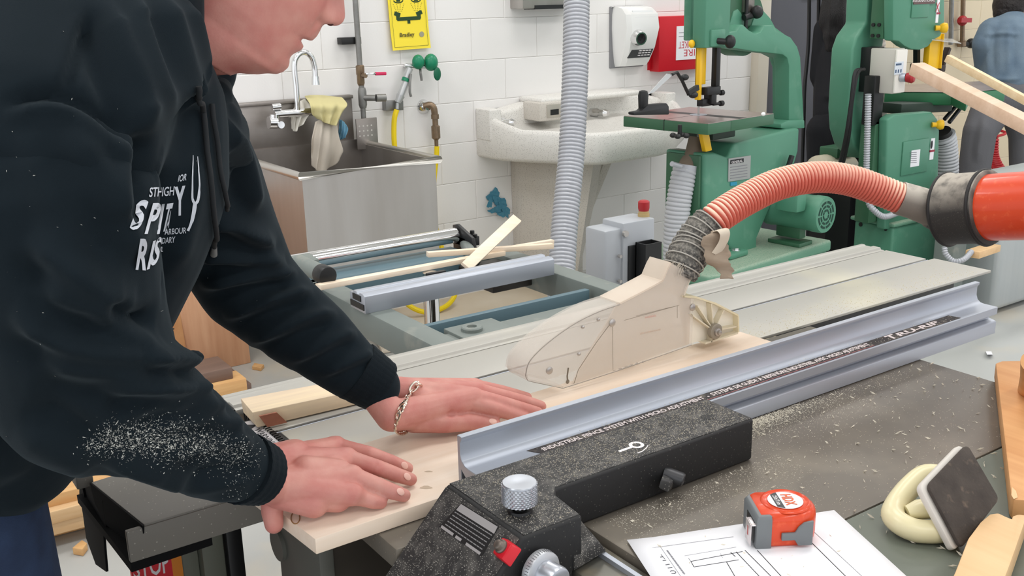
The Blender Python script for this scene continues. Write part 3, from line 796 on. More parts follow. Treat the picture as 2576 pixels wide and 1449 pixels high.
lettering(p, 'GENERAL', o_ + (ou - o_) * .04, norm(ou - o_), norm(ov - o_), height=.010, width=float(np.linalg.norm(ou - o_)) * .9, bold=.02)
build('plate_lettering', p, M_ink_white, **bl)
p = MB()
for k in range(5):
    q0 = s1(1838, 421 + 7 * k, PV - .001); q1 = s1(1880, 415 + 7 * k, PV - .001)
    p.bar(q0, q1, .0008, .0025)
build('plate_lines', p, M_inkg, **bl)
plate('blue_sticker', [(1838, 459), (1854, 457), (1854, 466), (1838, 468)], PV, mat('sticker_blue', (40, 140, 170), .5))
# base and motor
bz0 = .42
n0, n1 = z1(1835, 700, bz0), z1(2093, 603, bz0)
vv = n1[1]
build('base_plate', MB().prism([(n0[0] - .03, vv + .02, bz0 - .05), (n0[0] + .03, vv - .005, bz0 - .05), (n1[0], vv, bz0 - .05), (n1[0], vv + .5, bz0 - .05), (n0[0] - .03, vv + .5, bz0 - .05)], (0, 0, .05)), M_green_top, bevel=.012, seg=3, **bl)
build('base_cabinet', MB().box(n0[0] + .0, n1[0] - .01, vv + .012, vv + .48, 0, bz0 - .05), M_green, bevel=.01, **bl)
ft = z1(1845, 640, bz0 + .012)
build('foot_flange', MB().box(ft[0] - .055, ft[0] + .07, -.16, -.05, bz0, bz0 + .025), M_green, bevel=.008, **bl)
build('foot_bolt', MB().cyl((ft[0] + .02, -.13, bz0 + .025), (ft[0] + .02, -.13, bz0 + .036), .014, n=6).cyl((ft[0] + .02, -.13, bz0 + .024), (ft[0] + .02, -.13, bz0 + .028), .02), M_chrome, **bl)
mc = np.array(z1(2078, 541, .565)); MR = .078
build('motor_body', MB().lathe(mc, (0, 1, 0), [(0, MR * .96), (.01, MR), (.05, MR), (.055, MR * .97), (.24, MR * .97), (.245, MR), (.27, MR), (.28, MR * .9)], 40), M_green, **bl)
vt = MB()
for r_, w_ in ((.020, .009), (.037, .009), (.054, .010)):
    for k in range(8):
        t0 = 2 * math.pi * (k + .1) / 8; t1 = 2 * math.pi * (k + .9) / 8
        q = []
        for j in range(6): t = t0 + (t1 - t0) * j / 5; q.append((mc[0] + (r_ + w_ / 2) * math.cos(t), mc[1] - .001, mc[2] + (r_ + w_ / 2) * math.sin(t)))
        for j in range(5, -1, -1): t = t0 + (t1 - t0) * j / 5; q.append((mc[0] + (r_ - w_ / 2) * math.cos(t), mc[1] - .001, mc[2] + (r_ - w_ / 2) * math.sin(t)))
        vt.prism(q, (0, .003, 0))
build('vent_slots', vt, mat('vent_dark', (22, 60, 48), .7), kind='stuff', **bl)
build('motor_foot', MB().box(mc[0] - .06, mc[0] + .04, mc[1] + .08, mc[1] + .24, bz0, bz0 + .018).box(mc[0] - .03, mc[0] + .015, mc[1] + .10, mc[1] + .22, bz0 + .03, mc[2] - .05), M_green_d, bevel=.004, **bl)
build('junction_box', MB().box(mc[0] - .14, mc[0] - .07, mc[1] + .05, mc[1] + .16, mc[2] + .02, mc[2] + .11), M_green, bevel=.012, **bl)
hb_ = s1(1990, 415, -.13)
build('belt_handle', MB().tube([s1(1966, 455, -.12), s1(1980, 430, -.13), s1(1992, 392, -.13)], .012, 10), M_black, **bl)
# dust boot and hose
T2 = thing('saw_hose', 'light grey ribbed hose clamped under the table of the square table band saw', 'hose', (2.8, 2.9, 0))
w1 = lambda px, py, v=-.02: tuple(at_plane(px, py, B1 + V1 * v, V1))
build('rubber_boot', MB().tube([w1(1752, 345), w1(1745, 385), w1(1733, 412), w1(1728, 428)], [.03, .034, .038, .043], 16), mat('boot_brown', (120, 106, 92), .8), T2)
build('hose_clamp', MB().tube([w1(1726, 415), w1(1723, 432)], [.052, .050], 24).cyl(w1(1690, 412, -.05), w1(1712, 418, -.05), .010), M_hosegrey, T2)
build('ribbed_tube', corrugated([w1(1726, 422), w1(1718, 450), w1(1706, 520), w1(1700, 600), w1(1699, 700), w1(1700, 900)], .0485, .0165, .0026, 28, 6, .7), M_hosegrey2, T2, smooth=60)

# ================================================================== second band saw
Yb = float(at_z(2239, 564, .42)[1]) + .02
T = thing('band_saw', 'green band saw with closed doors and a grey switch box', 'band saw', (float(at_y(2300, 560, Yb)[0]), Yb, 0))
def s2(px, py, dy=0.0): return tuple(at_y(px, py, Yb + dy))
cast = [(2186, -60), (2180, 58), (2157, 90), (2145, 124), (2141, 180), (2135, 276), (2138, 330), (2150, 370), (2178, 400), (2210, 402), (2210, 280), (2222, 240), (2220, 130), (2226, 90), (2226, -60)]
build('frame_arm', MB().prism([s2(x, y, .16) for x, y in cast], (0, .12, 0)), M_green, T, bevel=.012, seg=3)
b0, b1, b2 = s2(2247, 102), s2(2377, 60), s2(2377, -150)
up_ = [(2247, 102), (2262, 104), (2276, 116), (2292, 124), (2315, 126), (2335, 118), (2350, 100), (2366, 92), (2377, 70), (2377, -160), (2247, -160)]
build('upper_door', MB().prism([s2(x, y) for x, y in up_], (0, .05, 0)), M_green, T, bevel=.008)
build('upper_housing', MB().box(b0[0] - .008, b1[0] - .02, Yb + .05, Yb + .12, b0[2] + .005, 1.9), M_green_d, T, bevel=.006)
for py in (61, 88):
    q = s2(2223, py, .10)
    build('hinge_bolt', MB().cyl((b0[0] - .016, Yb + .07, q[2]), (b0[0] - .006, Yb + .07, q[2]), .008).cyl((b0[0] - .016, Yb + .10, q[2]), (b0[0] - .006, Yb + .10, q[2]), .008), M_black_m, T)
def panel2(name, px0, py0, px1, py1, m, d=.004, dy=0.0, bev=0, **k):
    a, b = s2(px0, py1, dy), s2(px1, py0, dy)
    zb = .5 * (s2(px0, py1, dy)[2] + s2(px1, py1, dy)[2]); zt = .5 * (s2(px0, py0, dy)[2] + s2(px1, py0, dy)[2])
    return build(name, MB().box(a[0], b[0], Yb + dy - d, Yb + dy + .001, zb, zt), m, T, bevel=bev, **k)
panel2('upper_recess', 2290, -90, 2345, 44, M_green, .006, 0, .005)
panel2('name_plate', 2294, -14, 2350, 10, mat('plate_maroon', (92, 66, 62), .4), .009)
p = MB()
q = s2(2296, 8, -.0098)
lettering(p, 'INTERNATIONAL', (q[0], q[1], q[2] + .004), (1, 0, 0), (0, 0, 1), height=.011, width=s2(2348, 8)[0] - q[0] - .005, bold=.02)
build('plate_lettering', p, M_ink_white, T)
panel2('warning_label', 2352, -30, 2366, 57, M_paper, .003)
panel2('label_band', 2354, 31, 2364, 36, mat('band_maroon', (150, 40, 62), .5), .004)
p = MB()
q = s2(2359, 18, -.0045)
p.bar((q[0] - .012, q[1], q[2] - .02), (q[0] + .012, q[1], q[2] + .02), .001, .003).bar((q[0] + .012, q[1], q[2] - .02), (q[0] - .012, q[1], q[2] + .02), .001, .003)
build('label_cross', p, M_ink_red, T)
for (x, y) in ((2373, 70), (2364, 313)):
    q = s2(x, y, -.02)
    build('door_knob', MB().lathe((q[0] - .03, q[1] + .01, q[2]), (.8, -.6, 0), [(-.01, .012), (.01, .011), (.015, .018), (.028, .024), (.04, .022), (.046, .01)], 20), M_yellow, T)
yb0, yb1 = s2(2336, 98, .02), s2(2359, 172, .02)
build('blade_guard', MB().box(yb0[0], yb1[0] - .008, Yb + .01, Yb + .04, yb1[2], yb0[2] + .05).box(yb1[0] - .006, yb1[0], Yb - .0, Yb + .04, yb1[2], yb0[2] + .02), M_yellow, T, bevel=.002)
build('guide_post', MB().bar(s2(2306, 110, .06), s2(2306, 165, .06), .022, .022), M_black_m, T)
build('blade_guides', MB().bar(s2(2296, 168, .03), s2(2335, 172, .03), .03, .03).bar(s2(2385, 120, .06), s2(2366, 172, .06), .03, .018).bar(s2(2360, 172, .05), s2(2372, 172, .05), .03, .03), mat('guide_brown', (52, 40, 34), .6), T, bevel=.003)
build('clear_shield', MB().prism([s2(2344, 101, -.04), s2(2418, 110, -.04), s2(2395, 99, .06), s2(2360, 98, .06)], (0, 0, .003)), MATS['shield_acrylic'], T)
# table, rounded at the near side
zt = .985
tq = [at_z(2225, 232, zt), at_z(2300, 232, zt), at_z(2395, 233, zt), at_z(2432, 248, zt), at_z(2440, 232, zt), at_z(2530, 224, zt), at_z(2470, 205, zt), at_z(2260, 214, zt)]
build('table_casting', MB().prism([tuple(p_) for p_ in tq], (0, 0, -.062)), mat('table_green', (46, 114, 76), .45), T, bevel=.008)
build('table_surface', MB().prism([tuple(p_ + np.array([0, 0, .001])) for p_ in tq], (0, 0, .001)), M_table_steel, T)
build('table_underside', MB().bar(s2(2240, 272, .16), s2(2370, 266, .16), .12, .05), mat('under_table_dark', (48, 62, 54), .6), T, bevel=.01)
build('trunnion_strut', MB().tube([s2(2432, 252, .05), s2(2388, 308, .05)], .010, 8).tube([s2(2418, 252, .12), s2(2376, 300, .12)], .010, 8), M_black_m, T)
# lower body
lo = [(2233, 300), (2250, 288), (2345, 281), (2360, 300), (2364, 330), (2361, 450), (2350, 572), (2226, 578)]
build('lower_door', MB().prism([s2(x, y) for x, y in lo], (0, .05, 0)), M_green, T, bevel=.010, seg=3)
l0 = s2(2233, 300); l1 = s2(2350, 572)
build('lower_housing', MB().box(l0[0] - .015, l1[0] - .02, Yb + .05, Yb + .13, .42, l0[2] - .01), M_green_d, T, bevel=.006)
panel2('door_recess', 2264, 352, 2336, 436, M_green, .007, 0, .006)
panel2('data_label', 2286, 377, 2311, 418, M_paper, .009)
p = MB()
for k in range(6):
    q0, q1 = s2(2290, 384 + 5 * k, -.0098), s2(2306, 383 + 5 * k, -.0098)
    p.bar(q0, q1, .001, .002)
build('label_lines', p, M_inkg, T)
panel2('warning_label', 2337, 348, 2351, 401, M_paper, .003)
panel2('label_band', 2338, 377, 2350, 382, MATS['band_maroon'], .004)
p = MB()
q = s2(2344, 364, -.0045); p.ball(q, (.008, .001, .02), 10, 6)
build('label_figure', p, M_ink, T)
for py in (310, 337):
    q = s2(2214, py, .1)
    build('hinge_bolt', MB().cyl((l0[0] - .022, Yb + .09, q[2]), (l0[0] - .012, Yb + .09, q[2]), .008), M_black_m, T)
build('blade_chute', MB().box(l0[0] - .04, l0[0] + .03, Yb + .05, Yb + .11, l0[2] - .03, l0[2] + .19), M_black_m, T, bevel=.004)
# switch box hung on the frame
e0, e1 = s2(2245, 237, -.02), s2(2279, 118, -.02)
EX0, EX1, EZ0, EZ1 = e0[0], e1[0], e0[2], e1[2] - .005
build('switch_box', MB().box(EX0, EX1, Yb - .02, Yb + .11, EZ0, EZ1), mat('switch_grey', (196, 192, 184), .5), T, bevel=.006)
build('switch_cover', MB().box(EX0 - .004, EX1 + .002, Yb - .032, Yb - .02, EZ0 + .004, EZ1 - .004), mat('switch_white', (226, 222, 214), .45), T, bevel=.005)
build('box_backing', MB().box(EX0 + .0, EX1 + .03, Yb + .11, Yb + .18, EZ0 - .0, EZ1 + .002), M_black_m, T, bevel=.004)
q = s2(2262, 170, -.035)
build('switch_label', MB().box(q[0] - .03, q[0] + .03, q[1], q[1] + .003, q[2] - .03, q[2] + .025), mat('label_bluewhite', (206, 214, 222), .5), T)
p = MB().box(q[0] - .025, q[0] + .014, q[1] - .001, q[1], q[2] + .010, q[2] + .018)
for k in range(3): p.box(q[0] - .026 + k * .018, q[0] - .018 + k * .018, q[1] - .001, q[1], q[2] - .022, q[2] - .008)
build('label_print', p, mat('ink_blue', (70, 92, 120), .6), T)
q = s2(2268, 195, -.035)
build('stop_button', MB().lathe(q, (.35, -1, 0), [(0, .012), (.02, .012), (.021, .02), (.045, .024), (.055, .018), (.058, .005)], 20), M_redbtn, T)
build('button_collar', MB().lathe(q, (.35, -1, 0), [(-.005, .019), (.018, .019)], 16), M_alu, T)
# conduit, base
cp = [s2(2184, 237, .02), s2(2183, 300, .02), s2(2181, 380, .02), s2(2180, 440, .02), s2(2184, 505, .0), s2(2200, 530, -.03), s2(2225, 545, -.04), s2(2260, 535, -.02)]
build('flex_conduit', corrugated(cp, .013, .011, .0016, 10, 4), M_hosegrey, T)
bx = s2(2239, 564); bq = at_z(2112, 548, .42)
build('base_top', MB().box(bx[0] - .01, bx[0] + .52, Yb - .03, float(bq[1]), .40, .42), M_green_top, T, bevel=.008)
build('base_cabinet', MB().box(bx[0], bx[0] + .5, Yb - .02, float(bq[1]) - .02, 0, .40), M_green, T, bevel=.012, seg=3)
q = s2(2235, 563, -.02)
build('cabinet_bolt', MB().cyl((bx[0] - .004, Yb + .02, .385), (bx[0] + .002, Yb + .02, .385), .008).cyl((bx[0] - .003, Yb + .16, .385), (bx[0] + .002, Yb + .16, .385), .010), M_black_m, T)
mq = s2(2085, 430, .42)
build('motor_body', MB().lathe((mq[0] - .1, mq[1], mq[2]), (1, .0, 0), [(0, .06), (.02, .085), (.22, .085), (.26, .06)], 24), mat('motor_cream', (198, 190, 168), .5), T)
build('motor_box', MB().box(mq[0] - .02, mq[0] + .1, mq[1] - .06, mq[1] + .05, mq[2] + .07, mq[2] + .12), M_green_d, T, bevel=.006)
build('motor_stand', MB().box(mq[0] - .06, mq[0] + .12, mq[1] - .05, mq[1] + .05, .0, mq[2] - .07), M_black_m, T)
for off in (0, 8):
    pts = [s2(2166 + off, 174, .1), s2(2150 + off, 185, .08), s2(2140 + off * .4, 260, .08), s2(2128 + off, 340, .1), s2(2110 + off, 420, .2), s2(2100, 440, .3)]
    build('power_cable', MB().tube(spline(pts, 40), .008, 8), M_cable, T)
# hose of the second saw
T2 = thing('saw_hose', 'light grey ribbed hose bending down at the far side of the second band saw', 'hose', s2(2385, 700, .1)[:2] + (0,))
build('hose_port', MB().tube([s2(2368, 330, .10), s2(2374, 352, .10)], [.045, .05], 20), M_rubber_d, T2)
build('ribbed_tube', corrugated([s2(2372, 338, .10), s2(2378, 365, .10), s2(2381, 420, .10), s2(2380, 500, .10), s2(2378, 640, .10)], .055, .018, .003, 26, 6, .7), M_hosegrey2, T2, smooth=60)
T2 = thing('vertical_duct', 'beige ribbed hose rising behind the second band saw', 'hose', s2(2194, 300, .5)[:2] + (0,))
build('ribbed_tube', corrugated([s2(2193, -200, .5), s2(2194, 0, .5), s2(2196, 120, .5), s2(2200, 300, .5), s2(2200, 700, .5)], .060, .024, .003, 24, 5, .7), mat('duct_beige', (176, 170, 160), .6), T2, smooth=60)
# cables hanging by the charcoal door
T2 = thing('hanging_cable', 'black cables hanging in front of the charcoal door', 'cable', (4.4, 3.6, 0))
for (a_, b_) in (((2036, -60), (2018, 420)), ((2060, -60), (2045, 440))):
    pts = [at_y(a_[0], a_[1], 3.75), at_y(a_[0] - 2, 100, 3.75), at_y(b_[0] + 6, 220, 3.72), at_y(b_[0] + 4, 300, 3.7), at_y(b_[0], b_[1], 3.7), at_y(b_[0] - 6, 640, 3.7)]
    build('cable', MB().tube(spline(pts, 50), .010, 8), M_cable, T2)

# ================================================================== switch pedestal beyond the sliding table
T = thing('switch_pedestal', 'grey emergency stop box with a red mushroom button behind the sliding table', 'switch box', (1.85, 2.15, 0))
ey = 2.12
q = lambda px, py, dy=0: at_y(px, py, ey + dy)
a_, b_, c_, d_ = q(1512, 580), q(1560, 556), q(1640, 556), q(1640, 727)
zt_, zb_ = q(1560, 562)[2], q(1520, 728)[2] - .02
xa, xb, xc = q(1522, 600)[0], q(1563, 600)[0], q(1642, 600)[0]
build('box_body', MB().box(xa, xb + .012, ey + .0, ey + .09, zb_, zt_ - .015), M_boxgrey, T, bevel=.008)
build('box_lid', MB().box(xb, xc, ey - .008, ey + .085, zb_, zt_), M_boxgrey, T, bevel=.005)
for py in (588, 645, 708):
    s_ = q(1574 if py == 588 else 1560, py, -.012)
    build('lid_screw', MB().cyl((s_[0], s_[1] - .004, s_[2]), (s_[0], s_[1] + .006, s_[2]), .009 if py == 588 else .005, n=14), M_steel, T)
bt = q(1619, 556, .03)
build('button_base', MB().cyl((bt[0], bt[1], zt_ - .002), (bt[0], bt[1], zt_ + .008), .017).cyl((bt[0], bt[1], zt_ + .008), (bt[0], bt[1], zt_ + .016), .015), mat('button_yellow', (176, 152, 104), .5), T)
build('stop_button', MB().lathe((bt[0], bt[1], zt_ + .012), (0, 0, 1), [(0, .013), (.006, .015), (.012, .0165), (.030, .0165), (.034, .012)], 24), M_redbtn, T)
k0, k1 = q(1592, 610, -.03), q(1646, 718, -.03)
build('holder_bracket', MB().box(k0[0], k1[0] - .02, ey - .016, ey - .008, k1[2], q(1592, 622, -.03)[2]), M_black, T, bevel=.002)
kx0, kx1 = q(1607, 610, -.03)[0], q(1647, 610, -.03)[0]; ktop = q(1620, 609, -.03)[2]
hk = MB().box(kx0, kx0 + .004, ey - .055, ey - .016, k1[2], ktop).box(kx1 - .004, kx1, ey - .055, ey - .016, k1[2], ktop).box(kx0, kx1, ey - .059, ey - .055, k1[2], ktop).box(kx0, kx1, ey - .02, ey - .016, k1[2], ktop)
build('pocket_holder', hk, M_black, T)
build('post', MB().box(xb + .01, xb + .06, ey + .02, ey + .07, 0, zb_ + .01), M_boxgrey, T, bevel=.004)

# ================================================================== table saw
TZ = .87
T = thing('table_saw', 'table saw with a dusty grey-brown top, dark front panel and fence rail', 'table saw', (1.0, .9, 0))
M_top = mat('dusty_iron_top', (112, 105, 96), 0.42, 0.25, var=((101, 95, 87), 4, 0.6), dust=((134, 126, 113), 6, 0.50, 0.78), specks=((164, 152, 130), 170, 0.13))
M_ext = mat('extension_green_grey', (108, 114, 103), 0.45, var=((90, 95, 86), 3, 0.5), dust=((122, 121, 108), 9, 0.58, 0.8))
build('main_table', MB().box(.675, 1.475, .671, 1.172, .84, TZ), M_top, T, bevel=.003)
build('left_table', MB().box(.47, .675, .93, 1.172, .84, TZ - .001), M_top, T, bevel=.003)
build('front_extension', MB().box(.675, 1.50, .18, .6695, .84, TZ - .0005), M_ext, T, bevel=.002)
build('fence_rail', MB().box(.612, .672, .1, 1.01, .80, .862), mat('rail_steel', (132, 130, 122), .4, .6, dust=((160, 150, 130), 30, .5, .75)), T, bevel=.003)
build('rail_lip', MB().box(.652, .658, .1, 1.0, .862, .868), M_alu, T)
build('cabinet_side', MB().box(.42, .44, 1.036, 1.172, .05, .845), M_cab, T, bevel=.003)
build('cabinet_body', MB().box(.44, 1.40, 1.04, 1.172, .05, .84), M_dirt, T)
build('cabinet_front', MB().box(.52, 1.40, .60, 1.04, .05, .80), M_dirt, T, bevel=.01)
cp_ = at_x(704, 1368, .42)
build('round_cap', MB().cyl((.421, cp_[1], cp_[2]), (.415, cp_[1], cp_[2]), .022, n=28), M_cab, T)
build('floor_plinth', MB().box(.46, 1.38, .62, 1.5, 0, .05), M_black_m, T)
# blade inside the guard, riving knife behind it
bc = np.array([1.03, 1.176, .80])
prof = []
nt_ = 48
for k in range(nt_):
    for (dt, r_) in ((0, .090), (.35, .098), (.5, .091)):
        t = 2 * math.pi * (k + dt) / nt_
        prof.append((bc[0] + r_ * math.cos(t), bc[1] - .0012, bc[2] + r_ * math.sin(t)))
build('saw_blade', MB().prism(prof, (0, .0024, 0)), M_steel, T)
build('throat_plate', MB().box(.80, 1.38, 1.150, 1.1718, TZ - .01, TZ - .0002), mat('throat_dark', (62, 60, 54), .5, dust=((190, 176, 140), 40, .45, .65)), T)
build('stand_leg', MB().box(.380, .414, 1.39, 1.43, .0, .82).box(.354, .380, 1.41, 1.45, 0, .82), mat('stand_grey', (104, 106, 94), .55), T, bevel=.003)
build('stand_leg', MB().box(.417, .442, 1.385, 1.42, .0, .82), M_black_m, T, bevel=.003)
# red stop plate below the bed
T2 = thing('stop_sign', 'red and orange stop plate hanging under the sliding bed', 'sign', (.315, 1.41, .45))
build('sign_plate', MB().box(.280, .338, 1.404, 1.412, .38, .815), mat('stop_red', (206, 30, 44), .45), T2)
build('orange_strip', MB().box(.338, .353, 1.404, 1.412, .38, .815), mat('strip_orange', (216, 128, 36), .5), T2)
p = MB()
lettering(p, 'STOP', (.2825, 1.4030, .664), norm((1, 0, -.12)), (0, 0, 1), height=.036, width=.052, bold=.02)
build('sign_lettering', p, M_ink_white, T2)
p = MB().bar((.284, 1.4032, .80), (.284, 1.4032, .40), .0008, .001).bar((.333, 1.4032, .80), (.333, 1.4032, .40), .0008, .001)
build('sign_border', p, M_ink_white, T2)

# ================================================================== sliding table
T = thing('sliding_table', 'long pale aluminium sliding table with slots behind the rip fence', 'sliding table', (1.28, 1.34, .80))
tx0, tx1 = .478, 2.088
def extr(name, prof, x0, x1, m, bevel=.0012): return build(name, MB().prism([(x0, y, z) for y, z in prof], (x1 - x0, 0, 0)), m, T, bevel=bevel)
extr('front_plank', [(1.182, .8645), (1.182, TZ), (1.3215, TZ), (1.3215, .8645)], tx0 + .015, tx1, M_alu_top)
extr('middle_plank', [(1.3315, .8645), (1.3315, TZ), (1.438, TZ), (1.438, .8645)], tx0 + .002, tx1 - .016, M_alu_top)
extr('back_rail', [(1.4475, .858), (1.4475, TZ - .003), (1.456, TZ - .003), (1.459, TZ + .002), (1.478, TZ + .002), (1.481, TZ - .001), (1.500, TZ - .001), (1.503, TZ + .001), (1.512, TZ + .001), (1.514, .858)], tx0 - .006, tx1 - .010, M_alu_top, .0008)
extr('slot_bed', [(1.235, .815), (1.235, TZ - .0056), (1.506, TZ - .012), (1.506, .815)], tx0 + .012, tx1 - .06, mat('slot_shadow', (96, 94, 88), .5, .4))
extr('gap_shade_strip', [(1.205, .83), (1.205, TZ - .0056), (1.212, TZ - .0056), (1.212, .83)], tx0 + .012, tx1 - .10, M_black_m)  # black strip added as the shade in the gap below the plank edge
extr('slot_lip', [(1.3228, TZ - .009), (1.3228, TZ - .0005), (1.3255, TZ - .0005), (1.3255, TZ - .009)], tx0 + .008, tx1 - .02, M_alu)
ec = MB().box(tx0 + .003, tx0 + .014, 1.183, 1.440, .826, TZ - .001)
for k in range(34): ec.box(tx0 + .002, tx0 + .009, 1.186 + k * .0075, 1.190 + k * .0075, .846, TZ + .0005)
build('end_cap', ec, M_black, T, bevel=.0)
build('rail_end_cap', MB().box(tx0 - .012, tx0 - .006, 1.449, 1.513, .826, TZ - .002), M_black, T, bevel=.001)
ec2 = MB().box(tx0 - .018, tx0 + .003, 1.24, 1.40, .8608, .8665)
build('label_bracket', ec2, M_black, T)
lab = [(tx0 + .002, 1.395, .8666), (tx0 - .017, 1.395, .8666), (tx0 - .017, 1.25, .8666), (tx0 + .002, 1.25, .8666)]
build('warning_plate', MB().prism(lab, (0, 0, .0008)), mat('label_greywhite', (206, 202, 204), .5), T)
p = MB()
uu = np.array([0, -1, 0.]); vv_ = np.array([1., 0, 0]); oo = np.array(lab[1]) + np.array([0, 0, .0009])
lettering(p, 'WARNING', oo + uu * .036 + vv_ * .005, uu, vv_, height=.010, width=.070, bold=.03)
p.prism([oo + uu * .012 + vv_ * .003, oo + uu * .032 + vv_ * .003, oo + uu * .022 + vv_ * .016], (0, 0, .0003))
build('warning_lettering', p, M_ink, T)
# the guide bed sticking out past the table end
bx0 = .252
bed = [(1.180, .818), (1.180, .858), (1.184, .862), (1.43, .862), (1.43, .855), (1.19, .855), (1.186, .818)]
M_bedc = M_bed
fa_, fb_b = at_z(360, 1317, .8605), at_z(229, 1213, .8605)
build('guide_bed', MB().hexa([(.214 + .022, 1.1795, .816), (.98, 1.1795, .816), (.98, 1.188, .816), (.214 + .022, 1.188, .816)], [(.214 + .022, 1.1795, .858), (.98, 1.1795, .858), (.98, 1.188, .858), (.214 + .022, 1.188, .858)]).hexa([(fa_[0], 1.182, .852), (.98, 1.182, .852), (.98, 1.43, .852), (fb_b[0], fb_b[1], .852)], [(fa_[0], 1.182, .8605), (.98, 1.182, .8605), (.98, 1.43, .8605), (fb_b[0], fb_b[1], .8605)]), M_bedc, T, bevel=.0015)
nb = MB()
fa, fb2 = at_z(360, 1317, .8618), at_z(229, 1213, .8618)
fn_ = norm(np.cross(fb2 - fa, (0, 0, 1.)))
if np.dot(fn_, FW) > 0: fn_ = -fn_
fa = fa + fn_ * .002 - np.array([0, .006, 0]); fb2 = fb2 + fn_ * .002
nb.prism([tuple(fa), tuple(at_plane(360, 1390, fa, fn_)), tuple(at_plane(316, 1356, fa, fn_)), tuple(at_plane(268, 1322, fa, fn_)), tuple(at_plane(240, 1270, fa, fn_)), tuple(fb2)], tuple(-fn_ * .0018))
nb.prism([tuple(at_x(x, y, .236)) for x, y in ((265, 1338), (273, 1437), (246, 1418), (222, 1352), (214, 1292), (205, 1242), (205, 1214), (212, 1222), (219, 1254), (240, 1308))], (-.003, 0, 0))
nb.hexa([(.237, 1.186, .800), (.34, 1.19, .800), (.34, 1.42, .800), (.226, 1.42, .800)], [(.237, 1.186, .812), (.34, 1.19, .812), (.34, 1.42, .812), (.226, 1.42, .812)])
nb.box(.236, .240, 1.30, 1.42, .806, .850)
build('bed_end', nb, mat('matt_black', (17, 17, 18), .85, spec=.15), T)
build('bed_end_lip', MB().box(.196 + .022, .24, 1.36, 1.43, .846, .866), M_bed, T, bevel=.002)
extr('under_beam', [(1.22, .70), (1.22, .815), (1.46, .815), (1.46, .70)], .58, 1.95, M_greyframe, .004)

# outrigger frame behind
T = thing('outrigger_frame', 'grey steel outrigger frame with a chrome roller behind the sliding table', 'frame', (1.12, 1.9, .78))
FZ = .858
lb0, lb1 = .885, .935
yb_ = 2.10
build('side_beam', MB().box(.88, .935, 1.53, 2.12, FZ - .062, FZ), M_greyframe, T, bevel=.005)
build('side_beam', MB().box(1.362, 1.417, 1.53, 2.12, FZ - .062, FZ), M_greyframe, T, bevel=.005)
build('front_beam', MB().box(.925, 1.45, 1.535, 1.605, FZ - .075, FZ - .006), M_greyframe, T, bevel=.004)
g = [at_z(1118, 838, FZ - .02), at_z(1250, 812, FZ - .02)]
build('beam_block', MB().box(.948, 1.06, 1.525, 1.62, FZ - .03, FZ), M_greyframe, T, bevel=.003)
rc = at_z(1187, 823, FZ + .006)
build('ring_knob', MB().lathe((rc[0], rc[1], FZ), (0, 0, 1), [(0, .021), (.006, .021), (.008, .019), (.008, .010), (.002, .009)], 28, cap=False).cyl((rc[0], rc[1], FZ), (rc[0], rc[1], FZ + .003), .0095), M_greyframe, T)
i0, i1 = at_z(1076, 823, FZ - .01), at_z(1452, 735, FZ - .01)
build('inner_beam', MB().box(.935, 1.35, i0[1] - .004, i0[1] + .012, FZ - .06, FZ - .006).box(.935, 1.35, i0[1] + .012, i0[1] + .03, FZ - .06, FZ - .05), M_blue, T, bevel=.002)
# crossbar: aluminium extrusion on top of the beams
def cb(y, z): return (y, z)
cx0, cx1 = .872, 1.352
prof = [(1.798, FZ), (1.798, FZ + .036), (1.806, FZ + .040), (1.820, FZ + .040), (1.822, FZ + .036), (1.832, FZ + .036), (1.834, FZ + .040), (1.848, FZ + .040), (1.850, FZ + .034), (1.866, FZ + .034), (1.866, FZ)]
build('cross_rail', MB().prism([(cx0, y, z) for y, z in prof], (cx1 - cx0, 0, 0)), M_alu, T, bevel=.0008)
build('rail_slot', MB().box(cx0 + .03, cx1 - .04, 1.853, 1.857, FZ + .034, FZ + .0346), M_black_m, T)
build('rail_end', MB().box(cx0 - .002, cx0 + .001, 1.802, 1.862, FZ + .006, FZ + .018).box(cx0 - .002, cx0 + .001, 1.815, 1.850, FZ + .022, FZ + .034), M_black, T)
# back beam and roller
bl0, bl1 = at_z(800, 690, FZ), at_z(1165, 625, FZ)
build('back_beam', MB().box(.80, 1.315, 2.05, 2.09, FZ - .066, FZ).box(.80, 1.315, 2.09, 2.19, FZ - .012, FZ), M_blue, T, bevel=.003)
r0, r1 = at_d(752, 660, 2.30), at_d(1127, 602, 2.56)
ra, rb = np.array([.80, 2.17, FZ + .032]), np.array([1.318, 2.17, FZ + .032])
build('roller', MB().cyl(ra, rb, .0195, n=32).cyl(rb, rb + [.012, 0, 0], .012), M_chrome, T)
build('roller_bracket', MB().prism([(1.322, 2.19, FZ + .055), (1.322, 2.17, FZ + .060), (1.322, 2.10, FZ + .036), (1.322, 2.08, FZ - .02), (1.322, 2.19, FZ - .01)], (.010, 0, 0)).box(1.322, 1.365, 2.13, 2.185, FZ + .006, FZ + .03).cyl((1.345, 2.12, FZ + .03), (1.345, 2.12, FZ + .040), .006).cyl((1.362, 2.16, FZ + .02), (1.362, 2.16, FZ + .040), .006), M_black_m, T, bevel=.002)
build('pivot_bar', MB().cyl((1.335, 2.15, FZ + .01), (1.275, 2.02, FZ + .005), .015), M_greyframe, T)
build('bar_plug', MB().cyl((1.276, 2.022, FZ + .005), (1.272, 2.013, FZ + .005), .0165), M_black, T)
h0, h1 = at_z(765, 670, FZ + .01), at_z(815, 692, FZ + .005)
build('handle_bar', MB().cyl(at_d(752, 662, 2.2), at_d(812, 690, 2.12), .019), M_greyframe, T)
build('handle_grip', MB().cyl(at_d(806, 687, 2.125), at_d(826, 696, 2.10), .0205), M_black, T, bevel=.002)
